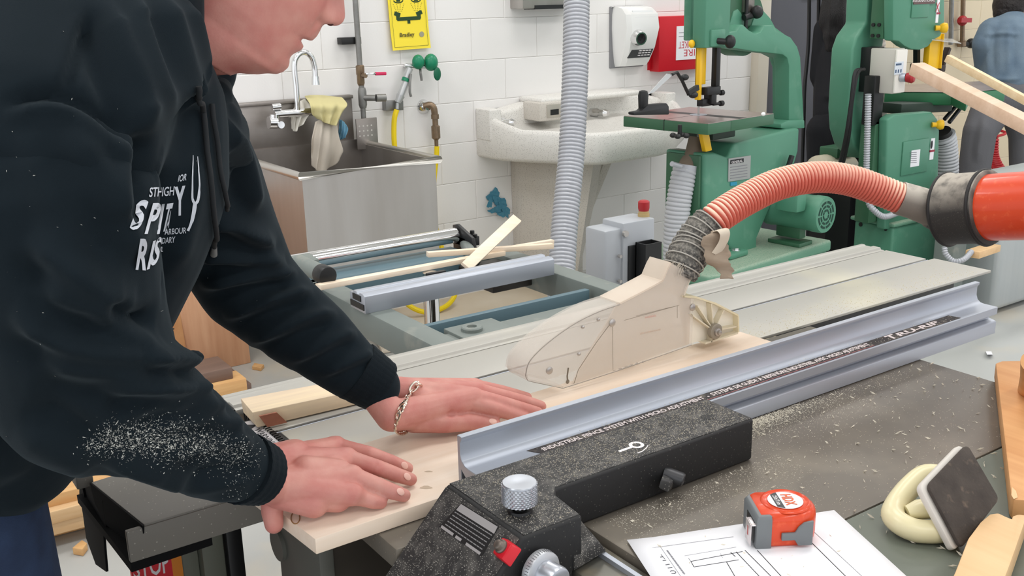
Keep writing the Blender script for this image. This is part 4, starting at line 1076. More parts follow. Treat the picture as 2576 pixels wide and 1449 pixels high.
build('handle_arm', MB().bar(at_d(752, 655, 2.26), at_d(778, 672, 2.22), .05, .03), M_greyframe, T, bevel=.004)
build('side_beam_end', MB().box(.875, 1.42, 2.09, 2.135, FZ - .06, FZ - .002), M_greyframe, T, bevel=.003)
build('support_post', MB().cyl((1.085, 1.90, .0), (1.085, 1.90, .888), .017, n=24), M_chrome, T)
build('post_collar', MB().box(1.064, 1.112, 1.876, 1.886, .872, .893), M_black_m, T, bevel=.002)
build('dark_web', MB().box(1.25, 1.362, 1.90, 2.05, FZ - .05, FZ - .012), mat('web_dark', (54, 50, 46), .6), T, bevel=.003)
build('swing_strut', MB().bar((.965, 1.60, .78), (.94, 1.9, .50), .03, .03).bar((.925, 1.58, .80), (.93, 1.62, .05), .025, .025), M_greyframe, T)
# thin offcuts lying across the frame
def stick(name, a, b, wd, ht, m, label, grp=None, up=(0, 0, 1), bevel=.0008):
    return tag(build(name, MB().bar(a, b, wd, ht, up), m, bevel=bevel), label, 'offcut', grp)
zt_ = FZ + .046
stick('wood_strip', at_d(800, 722, 2.08), at_d(1265, 636, 2.44), .020, .011, M_strip, 'long pale pine strip lying across the frame behind the sliding table')
stick('wood_strip', at_d(1075, 640, 2.36), at_d(1390, 618, 2.50), .016, .012, M_strip, 'pale strip with a slanted reddish tip lying level under the crossed one')
stick('wood_strip', at_d(1190, 640, 2.42), at_d(1390, 607, 2.56), .014, .010, M_strip, 'pale strip behind the level one, with its end against the ribbed hose')
stick('wood_strip', at_d(1172, 672, 2.27), at_d(1300, 550, 2.50), .026, .008, M_strip, 'pale flat strip standing up diagonally over the other strips', up=norm((-.5, -.8, .4)))
# beige tray under the frame
bd = [at_z(1005, 800, .16), at_z(1365, 735, .16), at_z(1250, 690, .16), at_z(950, 730, .16)]
tag(build('floor_panel', MB().prism([tuple(x) for x in (at_z(960, 880, .02), at_z(1560, 790, .02), at_z(1330, 690, .02), at_z(900, 760, .02))], (0, 0, -.018)), mat('panel_beige', (222, 212, 196), .7, var=((196, 178, 152), 4, .6)), bevel=.003), 'large beige board lying on the floor under the outrigger frame', 'board')
yl_ = [at_d(1120, 655, 2.9), at_d(1134, 680, 2.9), at_d(1145, 735, 2.9), at_d(1120, 770, 2.9), at_d(1070, 785, 2.9), at_d(1015, 760, 2.9), at_d(1008, 700, 2.9), at_d(1010, 660, 2.95)]
# board with a knot left on the sliding table
k0 = [at_z(604, 1077, TZ), at_z(895, 1024, TZ)]
ya, yb2 = 1.372, 1.438
kb = MB().hexa([(.470, 1.352, TZ + .002), (.705, 1.338, TZ + .002), (.715, 1.394, TZ + .002), (.474, 1.42, TZ + .002)], [(.466, 1.356, TZ + .026), (.703, 1.341, TZ + .022), (.713, 1.394, TZ + .022), (.472, 1.42, TZ + .026)])
o = tag(build('knotty_board', kb, wood('knotty_pine', (236, 214, 178), (206, 184, 160), 'X', 1.0), bevel=.0015), 'short pine board with a brown knot lying on the sliding table by the sleeve', 'board')
kn = at_y(692, 1043, 1.340)
build('knot', MB().hexa([(kn[0] - .012, 1.3425, TZ + .003), (kn[0] + .018, 1.341, TZ + .003), (kn[0] + .018, 1.344, TZ + .003), (kn[0] - .012, 1.346, TZ + .003)], [(kn[0] - .022, 1.3445, TZ + .022), (kn[0] + .004, 1.343, TZ + .022), (kn[0] + .004, 1.346, TZ + .022), (kn[0] - .022, 1.348, TZ + .022)]), mat('knot_brown', (166, 106, 82), .6, var=((140, 84, 62), 60, .8)), o)

# ================================================================== board being cut
brd = MB().hexa([(.392, .9735, TZ), (1.312, .9735, TZ), (1.305, 1.194, TZ), (.375, 1.168, TZ)], [(.392, .9735, TZ + .0195), (1.312, .9735, TZ + .0195), (1.305, 1.194, TZ + .0195), (.375, 1.168, TZ + .0195)])
o = tag(build('pine_board', brd, M_dress, bevel=.0012), 'planed pale pine board held against the fence under both hands', 'board')
for (px, py, rx, ry) in ((1072, 1226, 14, 4), (1620, 866, 6, 2.5), (1078, 1186, 9, 1.5)):
    p = MB().prism([tuple(at_z(px + rx * math.cos(t) * (1 + .3 * math.sin(3 * t)), py + ry * math.sin(t), TZ + .0196)) for t in np.linspace(0, 2 * math.pi, 15)[:-1]], (0, 0, .0003))
    build('grain_mark', p, mat('grain_grey', (192, 172, 150), .7), o)
p = MB()
ring_ = [tuple(at_z(743 + 11 * math.cos(t), 1303 + 15 * math.sin(t), TZ + .0197)) for t in np.linspace(-.4, math.pi + .9, 16)]
p.tube(ring_, .0007, 6)
build('pencil_loop', p, mat('pencil_brown', (150, 110, 66), .7), o)

# ================================================================== rip fence
T = thing('rip_fence', 'aluminium rip fence with a black cast head clamped to the saw table', 'fence', (1.1, .94, TZ))
FX0, FX1 = .590, 1.692
fpro = [(.986, TZ + .001), (.986, .958), (.9765, .958), (.9765, .954), (.9800, .949), (.9800, .934), (.977, .926), (.971, .9215), (.9635, .9205), (.938, .9205), (.938, .907), (.952, .905), (.952, .897), (.941, .895), (.938, .893), (.938, TZ + .001), (.945, TZ + .001), (.945, .888), (.979, .914), (.9795, TZ + .001)]
build('fence_extrusion', MB().prism([(FX0, y, z) for y, z in fpro], (FX1 - FX0, 0, 0)), M_alu, T, bevel=.0006, seg=1)
st0, st1 = at_z(1352, 1132, .921), at_z(2400, 795, .921)
sx0, sx1 = float(st0[0]), float(st1[0])
build('fence_sticker', MB().prism([(sx0, .9415, .9206), (sx1, .9415, .9206), (sx1 - .004, .9625, .9206), (sx0 - .012, .9625, .9206)], (0, 0, .0004)), mat('sticker_black', (58, 53, 52), .6, dust=((118, 110, 100), 90, .5, .75)), T)
p = MB(); p2_ = MB()
t1 = 'INDUSTRIAL FENCE SYSTEM WITH MICRO ADJUSTMENT'
t2 = 'SYSTÈME DE GUIDE À REFENDRE INDUSTRIEL AVEC MICRO AJUSTEMENT'
xa_, xb_, xc_, xd_ = float(at_z(1362, 1130, .921)[0]), float(at_z(1770, 1000, .921)[0]), float(at_z(1786, 992, .921)[0]), float(at_z(2188, 866, .921)[0])
lettering(p, t1, (xa_, .9450, .9213), (1, 0, 0), (0, 1, 0), height=.0125, width=xb_ - xa_, bold=.045, shear=.12)
lettering(p, t2, (xc_, .9450, .9213), (1, 0, 0), (0, 1, 0), height=.0155, width=xd_ - xc_, bold=.045, shear=.12)
build('sticker_dot', MB().cyl((.5 * (xb_ + xc_), .951, .9211), (.5 * (xb_ + xc_), .951, .9214), .0018, n=10), mat('sticker_white', (226, 214, 212), .6), T)
xe, xf = float(at_z(2230, 850, .921)[0]), float(at_z(2352, 808, .921)[0])
lettering(p2_, 'T', (xe, .9435, .9213), (1, 0, 0), (0, 1, 0), height=.017, width=.022, bold=.05, shear=.15)
lettering(p2_, 'RU-RIP', (xe + .024, .9445, .9213), (1, 0, 0), (0, 1, 0), height=.0135, width=xf - xe - .024, bold=.05, shear=.15)
build('sticker_name', p2_, mat('sticker_white', (226, 214, 212), .6), T)
build('sticker_lettering', p, mat('sticker_white', (226, 214, 212), .6), T)
build('sticker_line', MB().box(xa_, xd_, .9425, .9433, .9211, .9214), mat('sticker_pink', (178, 106, 112), .6), T)
# black head: arm along the fence and the block over the rail with a sloped face
HZ = .930
arm_top = [(.540, .7775), (.6185, .7785), (.6245, .832), (.634, .8445), (.961, .8445), (.961, .930), (.540, .930)]
hd = MB().prism([(x, y, TZ + .001) for x, y in arm_top[2:6]] + [(.6245, .930, TZ + .001)], (0, 0, HZ - TZ - .001))
build('head_arm', hd, M_black_side, T, bevel=.004, seg=3)
blk = [(.540, HZ), (.6245, HZ), (.6245, .80), (.560, .80), (.452, .845), (.452, .815), (.462, .80)]
blk = [(.540, HZ), (.6195, HZ), (.6195, .872), (.606, .866), (.606, .79), (.440, .79), (.440, .828)]
build('head_block', MB().prism([(x, .7775, z) for x, z in blk], (0, .1525, 0)), M_black_side, T, bevel=.004, seg=3)
build('head_top', MB().prism([(.543, .7805, HZ - .002), (.6165, .7805, HZ - .002), (.6225, .834, HZ - .002), (.634, .847, HZ - .002), (.958, .847, HZ - .002), (.958, .928, HZ - .002), (.543, .928, HZ - .002)], (0, 0, .0028)), M_dusty_black, T)
sd_ = norm((.540 - .440, 0, HZ - .828)); sn_ = np.array([-sd_[2], 0, sd_[0]])
sl_o = np.array([.540, .7775, HZ])
def slope(t, y, lift=0.0): return tuple(np.array([.540, y, HZ]) - sd_ * t + sn_ * lift)
L_ = float(np.linalg.norm([.1, HZ - .828]))
build('slope_face', MB().prism([slope(.003, .781), slope(.003, .927), slope(L_ - .004, .927), slope(L_ - .004, .781)], tuple(sn_ * .0008)), M_dusty_black, T)
# hole in the arm top, bolt
hq = at_z(1779, 1051, HZ)
build('arm_hole', MB().cyl((hq[0], hq[1], HZ + .0005), (hq[0], hq[1], HZ + .0012), .008, n=24), M_black, T)
# slope label: pale bar, ruled lines and dashes, laid out along the upper edge
def on_slope(px, py, lift=.0012):
    n = sn_; q = at_plane(px, py, np.array([.540, .7775, HZ]) + n * lift, n); return q
def quad(mb, pts, lift=.0012): mb.prism([tuple(on_slope(x, y, lift)) for x, y in pts], tuple(sn_ * .0003))
p = MB()
quad(p, [(1160, 1268), (1252, 1325), (1243, 1343), (1148, 1283)])
for (f0, f1) in ((0.0, .30), (.36, .5), (.62, .98)):
    a_, b_ = np.array([1112, 1321.]), np.array([1212, 1391.])
    c0, c1_ = a_ + (b_ - a_) * f0, a_ + (b_ - a_) * f1
    wq = np.array([-3.5, 6.5])
    quad(p, [c0, c1_, c1_ + wq, c0 + wq])
build('head_label', p, mat('label_silver', (176, 172, 172), .4, .2), T)
p = MB()
for k in range(5):
    a_, b_ = np.array([1145 - 6 * k, 1287 + 7.6 * k]), np.array([1240 - 6 * k, 1347 + 8.8 * k])
    s0 = 0
    while s0 < .98:
        s1_ = min(.98, s0 + RNG.uniform(.03, .09))
        c0, c1_ = a_ + (b_ - a_) * s0, a_ + (b_ - a_) * s1_
        wq = np.array([-1.3, 2.4]); quad(p, [c0, c1_, c1_ + wq, c0 + wq]); s0 = s1_ + .014
build('label_print', p, mat('label_grey_print', (140, 138, 138), .6), T)
build('label_ground', MB().prism([tuple(on_slope(x, y, .0009)) for x, y in ((1160, 1265), (1256, 1325), (1212, 1400), (1105, 1325))], tuple(sn_ * .0002)), mat('label_black', (30, 30, 31), .5), T)
# lever symbol on the arm top
p = MB()
kc = at_z(1601, 1121, HZ); zz = HZ + .0011
p.ring((kc[0], kc[1], zz), (0, 0, 1), .0075, .0022, 20, 6, flat=.12)
ka = at_z(1557, 1138, HZ)
p.bar((ka[0], ka[1], zz), (kc[0] - .006, kc[1] - .001, zz), .0045, .0004)
p.tube([tuple(at_z(x, y, zz)) for x, y in ((1603, 1140), (1615, 1136), (1625, 1128), (1630, 1121))], .0007, 6)
build('lever_symbol', p, M_ink_white, T)
# vertical micro adjust knob
kq = at_z(1307, 1245, HZ + .02); kx, ky = float(kq[0]), float(kq[1])
def knurl(mb, o, ax, z0, z1, R, n=110, rows=18, amp=.0006):
    u, v, a = frame_of(ax); o = Vector(o)
    rg = []
    for i in range(rows + 1):
        t = z0 + (z1 - z0) * i / rows
        rg.append([o + a * t + (u * math.cos(2 * math.pi * k / n) + v * math.sin(2 * math.pi * k / n)) * (R + amp * (1 if (k + i) % 4 < 2 else -1) * (1 if (k - i) % 4 < 2 else .3)) for k in range(n)])
    mb.loft(rg, closed=True, cap=True)
M_knob = mat('turned_aluminium', (186, 190, 198), .3, .75)
mb = MB(); knurl(mb, (kx, ky, HZ), (0, 0, 1), .012, .034, .0193)
mb.lathe((kx, ky, HZ + .034), (0, 0, 1), [(-.001, .0193), (.001, .0190), (.0018, .0182), (.0018, .016), (.0014, .006), (.0012, .002)], 40)
build('adjust_knob', mb, M_knob, T, smooth=20)
build('knob_stem', MB().cyl((kx, ky, HZ), (kx, ky, HZ + .013), .008).lathe((kx, ky, HZ + .0008), (0, 0, 1), [(0, .014), (.003, .013), (.003, .009)], 24, cap=False), M_black_m, T)
# red button on the slope
rq = on_slope(1276, 1388, .0)
rt_, ry_ = float(np.dot(np.array([.540, 0, HZ]) - np.array([rq[0], 0, rq[2]]), sd_)), float(rq[1])
build('red_pointer', MB().hexa([slope(rt_ - .011, ry_ - .017, .0), slope(rt_ - .011, ry_ + .009, .0), slope(rt_ + .011, ry_ + .009, .0), slope(rt_ + .011, ry_ - .017, .0)], [slope(rt_ - .009, ry_ - .010, .010), slope(rt_ - .009, ry_ + .008, .010), slope(rt_ + .009, ry_ + .008, .010), slope(rt_ + .009, ry_ - .010, .010)]), M_red, T, bevel=.0015)
rq = np.array(slope(rt_ - .001, ry_ + .001, .010))
build('pointer_screw', MB().lathe(rq, tuple(sn_), [(0, .0075), (.002, .0075), (.003, .006), (.007, .005), (.008, .003)], 18), mat('screw_brown', (118, 108, 100), .4, .7), T)
# large dial on the front of the block
dq = at_y(1345, 1440, .765)
M_dial = mat('dial_silver', (196, 198, 202), .35, .6)
da = norm((.25, -1, -.05)); da = np.array([0.12, -1, 0.0]); da = norm(da)
dc = np.array([.527, .778, .8735])
dc = at_y(1352, 1432, .770)
build('dial_plate', MB().lathe(dc, tuple(da), [(-.012, .010), (-.002, .012), (0, .0225), (.004, .0235), (.010, .0225), (.012, .0175)], 48), M_dial, T)
tk = MB()
for k in range(48):
    t = 2 * math.pi * k / 48
    u_, v_, a_ = frame_of(da)
    c0 = Vector(dc) + a_ * .0042 + (u_ * math.cos(t) + v_ * math.sin(t)) * .0235; c1_ = Vector(dc) + a_ * .0085 + (u_ * math.cos(t) + v_ * math.sin(t)) * .0230
    tk.tube([c0, c1_], .00025, 4)
build('dial_marks', tk, M_ink, T, kind='stuff')
build('dial_knob', MB().lathe(dc, tuple(da), [(.010, .0155), (.030, .0155), (.033, .0145), (.034, .012), (.034, .002)], 40), M_knob, T)
# clamp lever on the face of the arm
q = at_y(1690, 1195, .8445)
lv_ = MB().cyl((q[0] - .010, .848, q[2] + .004), (q[0] + .003, .829, q[2] - .001), .0095, .0088, 20)
lv_.ring((q[0] + .0032, .8287, q[2] - .001), (.013, -.019, -.005), .0062, .0020, 20, 8)
build('clamp_screw', lv_, mat('screw_dark', (72, 72, 74), .4, .5), T)
q2 = at_y(1670, 1215, .83)
build('clamp_lever', MB().hexa([tuple(at_y(x, y, .826)) for x, y in ((1663, 1205), (1692, 1213), (1680, 1240), (1656, 1228))], [tuple(at_y(x, y, .838)) for x, y in ((1668, 1192), (1698, 1204), (1690, 1232), (1662, 1220))]), mat('lever_dusty', (58, 58, 58), .5, specks=((150, 146, 138), 300, .3)), T, bevel=.002)
# foot under the right side of the block
build('head_foot', MB().hexa([(.606, .775, .868), (.660, .785, .868), (.672, .842, .868), (.606, .842, .868)], [(.606, .775, .885), (.648, .785, .885), (.664, .842, .885), (.606, .842, .885)]), M_dusty_black, T, bevel=.002)

# ================================================================== blade guard
GY0, GY1 = 1.150, 1.196
T = thing('blade_guard', 'frosted clear plastic blade guard over the pine board', 'blade guard', (1.03, 1.17, TZ + .02))
M_guard = mat('guard_frosted', (238, 224, 208), .4, trans=.2, alpha=.62, ior=1.2)
M_guard_c = mat('guard_clear', (234, 226, 216), .2, trans=.2, alpha=.30, ior=1.2)
def gp(px, py, y=GY0): return tuple(at_y(px, py, y))
top_near = [(1322, 945), (1338, 905), (1375, 868), (1440, 818), (1505, 785), (1560, 766), (1620, 735), (1672, 707)]
nose_top = [tuple(q) for q in spline([(1322, 945), (1332, 910), (1372, 868), (1440, 818), (1505, 785), (1560, 766)], 22)]
body_top = [(1560, 766), (1620, 735), (1668, 709)]
outline_ = nose_top + body_top[1:] + [(1682, 676), (1690, 662), (1740, 693), (1731, 712), (1718, 748), (1745, 752), (1740, 868), (1545, 936), (1440, 972), (1416, 977), (1345, 962), (1328, 958)]
dusty = [(1560, 766), (1620, 735), (1668, 709), (1682, 676), (1690, 662), (1740, 693), (1731, 712), (1718, 748), (1745, 752), (1740, 868), (1545, 936), (1446, 970), (1470, 920), (1530, 820)]
tail = [(1718, 748), (1750, 750), (1800, 766), (1856, 795), (1857, 836), (1775, 862), (1738, 872)]
wall_t = .003
def wallp(name, poly, dy, m): return build(name, MB().prism([tuple(np.array(gp(*q)) + [0, dy, 0]) for q in poly], (0, wall_t, 0)), m, T)
wallp('near_wall', outline_, 0, M_guard_c)
wallp('far_wall', outline_, GY1 - GY0, M_guard_c)
wallp('dust_lining', dusty, .006, M_guard)
def strip(name, line, m, y0=GY0, y1=GY1 + wall_t, th=.003):
    P = [np.array(gp(*q)) for q in line]; rg = []
    for i, q in enumerate(P):
        d_ = P[min(i + 1, len(P) - 1)] - P[max(i - 1, 0)]; n = norm(np.cross(d_, (0, 1, 0))) * th; w_ = np.array([0, y1 - y0, 0])
        rg.append([q, q + w_, q + w_ + n, q + n])
    return build(name, MB().loft(rg), m, T, smooth=40)
strip('neck_back', [(1668, 709), (1682, 676), (1690, 662)], M_guard); strip('top_skin', body_top, M_guard); strip('nose_skin', nose_top, M_guard_c); strip('nose_lip', [(1322, 945), (1328, 958), (1345, 962), (1416, 977)], M_guard_c)
strip('neck_skin', [(1740, 693), (1731, 712), (1718, 748)], M_guard); strip('tail_skin', tail[:4], mat('guard_yellowed', (242, 230, 196), .35, trans=.1, alpha=.75, ior=1.2)); strip('tail_end', tail[3:5], MATS['guard_yellowed'])
ol_ = MB().tube([gp(x, y, GY0 - .0002) for x, y in nose_top], .0007, 6).tube([gp(x, y, GY0 - .0002) for x, y in ((1322, 945), (1328, 958), (1345, 962), (1416, 977), (1545, 936), (1740, 868))], .0005, 6)
build('guard_edge', ol_, mat('edge_grey', (150, 144, 136), .5), T)
M_rib = mat('guard_rib', (240, 230, 206), .4, trans=.1, alpha=.9, ior=1.2)
strip('tail_floor', [(1857, 836), (1775, 862)], M_rib)
rb = MB(); hub = (1796, 832)
for q in ((1738, 790), (1756, 770), (1790, 764), (1822, 780), (1853, 822), (1790, 862)):
    a, b = np.array(gp(*hub)), np.array(gp(*q)); d_ = norm(b - a); n = norm(np.cross(d_, (0, 1, 0))) * .0010
    rb.hexa([a - n, b - n, b + n, a + n], [a - n + [0, .012, 0], b - n + [0, .012, 0], b + n + [0, .012, 0], a + n + [0, .012, 0]])
build('tail_ribs', rb, M_rib, T)
build('tail_web', MB().prism([tuple(np.array(gp(*q)) + [0, .012, 0]) for q in tail], (0, .002, 0)), mat('guard_web', (250, 244, 230), .45, alpha=.9, ior=1.2), T)
build('hub_washer', MB().lathe(np.array(gp(*hub)) + [0, .002, 0], (0, -1, 0), [(0, .0135), (.008, .0135), (.009, .012), (.009, .008)], 28), mat('washer_grey', (150, 142, 128), .45, .3), T)
build('hub_bolt', MB().lathe(np.array(gp(*hub)) + [0, -.007, 0], (0, -1, 0), [(0, .007), (.003, .0065), (.004, .004), (.008, .004), (.009, .002)], 16), M_steel, T)
ft = MB()
for (x, y, r_) in ((1382, 932, .0058), (1540, 812, .006), (1742, 773, .006)):
    ft.lathe(np.array(gp(x, y)) + [0, .001, 0], (0, -1, 0), [(0, r_), (.002, r_), (.003, r_ * .7), (.0035, r_ * .45)], 18)
for (x, y) in ((1466, 822), (1505, 803), (1456, 890)): ft.lathe(np.array(gp(x, y)) + [0, .001, 0], (0, -1, 0), [(0, .003), (.003, .0025), (.004, .001)], 10)
build('guard_rivet', ft, M_steel, T)
sm = MB()
sm.tube([gp(1430, 925, GY0 - .0006), gp(1427, 945, GY0 - .0006), gp(1428, 965, GY0 - .0006)], .0012, 6).ball(gp(1428, 960, GY0 - .0006), (.0035, .0006, .0035), 10, 6).tube([gp(1535, 815, GY0 - .0004), gp(1500, 862, GY0 - .0004), gp(1455, 930, GY0 - .0004), gp(1444, 965, GY0 - .0004)], .0004, 5).tube([gp(1541, 822, GY0 - .0004), gp(1542, 930, GY0 - .0004)], .0003, 5)
build('guard_scratches', sm, mat('scratch_grey', (128, 118, 104), .7), T)
sp = MB()
for (a, b) in (((1570, 806), (1708, 768)), ((1704, 768), (1704, 800)), ((1600, 795), (1690, 772))):
    sp.tube([gp(*a, GY0 - .0004), gp(*b, GY0 - .0004)], .0003, 5)
build('guard_seam', sp, MATS['scratch_grey'], T)
p = MB()
dr = norm(np.array(gp(1655, 795)) - np.array(gp(1625, 801))); dv = norm(np.cross(dr, (0, 1, 0))) * -1
dv = np.array([-dr[2], 0, dr[0]])
lettering(p, 'WARNING', np.array(gp(1622, 802, GY0 - .0006)), dr, dv, width=.024)
build('guard_warning', p, mat('print_red', (206, 150, 138), .6), T)
p = MB(); lettering(p, 'KEEP GUARD IN PLACE', np.array(gp(1610, 842, GY0 - .0006)), dr, dv, width=.044)
build('guard_print', p, mat('print_faint', (196, 168, 148), .6), T)
# collar of the neck
# cloth sleeve, red hose, boom
T = thing('dust_hose', 'red ribbed suction hose arching from the blade guard sleeve to the overhead pipe', 'hose', (1.2, 1.18, TZ))
GD = lambda px, py, d=1.80: at_d(px, py, d)
d0 = float(to_px(np.array(gp(1715, 690, 1.173)))[2])
slv = [GD(1707, 692, d0), GD(1724, 655, d0), GD(1745, 617, d0 + .01), GD(1766, 584, d0 + .01), GD(1794, 556, d0 + .01)]
Pn, tt = evenly(slv, .002)
rr = .0305 + .0040 * np.sin(np.pi * np.clip(tt / tt[-1], 0, 1)) - .0026 * np.abs(np.cos(np.pi * tt / .0128)) ** .7
rr = rr * np.clip(1.0 + (.012 - tt) * 4, 1, 1.03)
build('cloth_sleeve', MB().tube(Pn, rr, 36), M_cloth_hose, T, smooth=60)
cr = MB()
u0 = None
for k in range(1, 13):
    i = int(k * .0128 / .002)
    if i >= len(Pn) - 1: break
    ax = Pn[i + 1] - Pn[i]; ax = norm(ax + np.array([.12, .12, .0]) * np.linalg.norm(ax))
    cr.ring(Pn[i], ax, float(rr[i]) + .0022, .0012, 40, 6)
build('sleeve_wire', cr, mat('wire_dusty', (172, 168, 160), .8), T)
fz = MB()
for k in range(70):
    a_ = np.array(GD(1680 + RNG.uniform(-14, 40), 664 + RNG.uniform(-6, 12), d0 - .035))
    fz.tube([a_, a_ + np.array([RNG.uniform(-.012, .008), RNG.uniform(-.004, .004), RNG.uniform(-.022, -.004)])], .0004, 4)
build('frayed_edge', fz, mat('fray_pale', (190, 180, 165), .9), T, kind='stuff')
dh = d0 + .01
rh = [GD(1776, 574, dh), GD(1812, 542, dh), GD(1880, 500, dh + .02), GD(1960, 463, dh + .04), GD(2050, 446, dh + .06), GD(2130, 452, dh + .08), GD(2210, 478, dh + .09), GD(2285, 508, dh + .09)]
build('ribbed_tube', corrugated(rh, .0247, .0068, .0027, 28, 8, .45), M_redhose, T, smooth=60)
rb_ = [GD(1806, 580, dh - .045), GD(1797, 600, dh - .05), GD(1800, 640, dh - .05), GD(1815, 672, dh - .048), GD(1832, 700, dh - .045)]
Q = spline(rb_, 20)
G = []
for i, q in enumerate(Q):
    t = i / 19; wd = .010 + .012 * math.sin(math.pi * min(1, t * 1.1)) + .002 * math.sin(i * 2.1)
    off = np.array([.004 * math.sin(i * .9), 0, 0])
    G.append([q - RT * wd * .9 + off, q - FW * .006 * math.sin(i * .7), q + RT * wd + off])
loop = [GD(1806, 580, dh - .045), GD(1818, 578, dh - .06), GD(1824, 590, dh - .062), GD(1818, 612, dh - .055), GD(1800, 640, dh - .05)]
o = build('torn_tape', MB().sheet(G), M_tape, T, smooth=80)
md = o.modifiers.new('thickness', 'SOLIDIFY'); md.thickness = .0012
build('tape_fold', MB().tube(spline(loop, 18), .010, 8, flat=.15, ref=tuple(FW)), mat('tape_light', (206, 194, 176), .85), T)
build('grey_sleeve', MB().tube([GD(2262, 498, dh + .09), GD(2300, 509, dh + .09), GD(2352, 528, dh + .09), GD(2392, 540, dh + .09)], [.0290, .0295, .0315, .034], 36), M_greycoup, T)
build('sleeve_collar', MB().tube([GD(2338, 522, dh + .09), GD(2362, 527, dh + .09), GD(2398, 535, dh + .09)], [.034, .039, .045], 36), M_rubber, T)
# boom
T = thing('suction_boom', 'orange steel suction pipe with a black rubber reducer carried on a post', 'pipe', (1.95, .9, 0))
pa, pb, pc, pe = GD(2376, 527, dh + .09), GD(2455, 536, dh + .085), GD(2500, 541, dh + .08), None
pe = np.array(pa) + .50 * norm(RT * math.cos(.95) - FW * math.sin(.95) - UP * .02)
ax_ = norm(np.array(pe) - np.array(pa))
build('rubber_reducer', MB().lathe(pa, tuple(ax_), [(0, .046), (.002, .060), (.006, .0632), (.012, .0632), (.020, .0610), (.062, .0610), (.068, .0632), (.082, .0632), (.084, .058)], 48), M_rubber, T, smooth=45)
build('reducer_band', MB().ring(np.array(pa) + ax_ * .008, tuple(ax_), .0625, .003, 48, 8).ring(np.array(pa) + ax_ * .076, tuple(ax_), .0625, .0035, 48, 8), M_rubber_d, T)
build('orange_pipe', MB().cyl(np.array(pa) + ax_ * .075, pe, .0560, n=48), M_orange, T)
build('pipe_sleeve', MB().cyl(np.array(pa) + ax_ * .175, np.array(pa) + ax_ * .22, .0572, n=48), M_black, T)
build('post', MB().cyl((pe[0], pe[1], 0), (pe[0], pe[1], pe[2] + .06), .062, n=32).box(pe[0] - .09, pe[0] + .11, pe[1] - .1, pe[1] + .1, 0, .02), M_orange, T)

# ================================================================== machine in grey sheet metal beyond the table end
T = thing('grey_machine', 'grey sheet metal machine cabinet with a red knob behind the orange pipe', 'machine', (4.6, 2.2, 0))
mz = .66
m0_ = at_z(2398, 446, mz); 
mx0, my0 = float(at_z(2425, 628, .42)[0]), 2.05
mdep = 4.05
gx = lambda px, py, d: at_d(px, py, d)
gtop = gx(2405, 450, 4.2)
MX0, MX1, MY0, MY1, MZ = 4.30, 5.4, 2.44, 2.70, .645
build('cabinet', MB().box(MX0 + .07, MX1, MY0, MY1, 0.02, MZ - .06), mat('sheet_pale', (186, 190, 190), .28, .35, var=((170, 176, 178), 3, .6), stretch=(8, 8, .4)), T, bevel=.03, seg=4)
build('tub_rim', MB().box(MX0 + .02, MX1 + .05, MY0 - .03, MY1 + .03, MZ - .07, MZ - .03).box(MX0 + .02, MX1 + .05, MY0 - .03, MY0 + .02, MZ - .04, MZ), mat('rim_pale', (176, 180, 178), .45), T, bevel=.01)
q = at_z(2464, 440, .69)
build('red_knob', MB().lathe((q[0], q[1], MZ - .03), (0, 0, 1), [(0, .02), (.035, .02), (.038, .036), (.065, .036), (.072, .02)], 20), M_redbtn, T)
build('leg_post', MB().box(MX0 - .14, MX0 - .04, MY0 + .1, MY0 + .2, 0, MZ - .03).box(MX0 - .14, MX0 + .1, MY0 + .1, MY0 + .2, MZ - .1, MZ - .04), M_greyframe, T, bevel=.006)
q0, q1, q2 = gx(2380, 635, 3.9), gx(2400, 655, 3.9), gx(2440, 640, 3.9)
build('loose_conduit', corrugated([gx(2375, 620, 4.3), gx(2380, 640, 4.3), gx(2400, 657, 4.3), gx(2425, 652, 4.3), gx(2445, 632, 4.35)], .011, .010, .0015, 10, 4), M_hosegrey, T)
q0, q1 = gx(2460, 640, 3.85), gx(2500, 626, 3.85)
tag(build('tan_offcut', MB().bar(gx(2446, 640, 4.35), gx(2500, 622, 4.5), .06, .03), M_tan2, bevel=.002), 'small tan offcut on the edge of the grey machine below the pipe', 'offcut')
tag(build('tan_offcut', MB().bar(at_z(2536, 448, .69), at_z(2562, 448, .69), .05, .03), M_tan2, bevel=.002), 'short tan offcut lying on top of the grey machine beside its red knob', 'offcut')
# two lengths of lumber sticking up in front of the second saw
l0, l1 = at_d(2305, 172, 3.3), at_d(2590, 318, 2.9)
dl = norm(l1 - l0)
e1 = l0 + dl * ((0.03 - l0[2]) / dl[2]) if dl[2] < -.01 else l1
tag(build('lumber_length', MB().bar(l0, l0 + dl * min(3.0, float(np.linalg.norm(e1 - l0))), .052, .040), wood('lumber_pink', (222, 192, 168), (206, 172, 144), 'X', .8), bevel=.004), 'thick square length of lumber slanting down in front of the second band saw', 'lumber')
l0, l1 = at_d(2383, 146, 4.0), at_d(2590, 258, 3.75)
dl = norm(l1 - l0)
tag(build('lumber_length', MB().bar(l0, l0 + dl * min(3.0, float((0.03 - l0[2]) / dl[2])), .026, .030), wood('lumber_pale', (234, 208, 172), (216, 184, 142), 'X', .8), bevel=.003), 'thin pale length of lumber slanting down behind the thicker one', 'lumber')
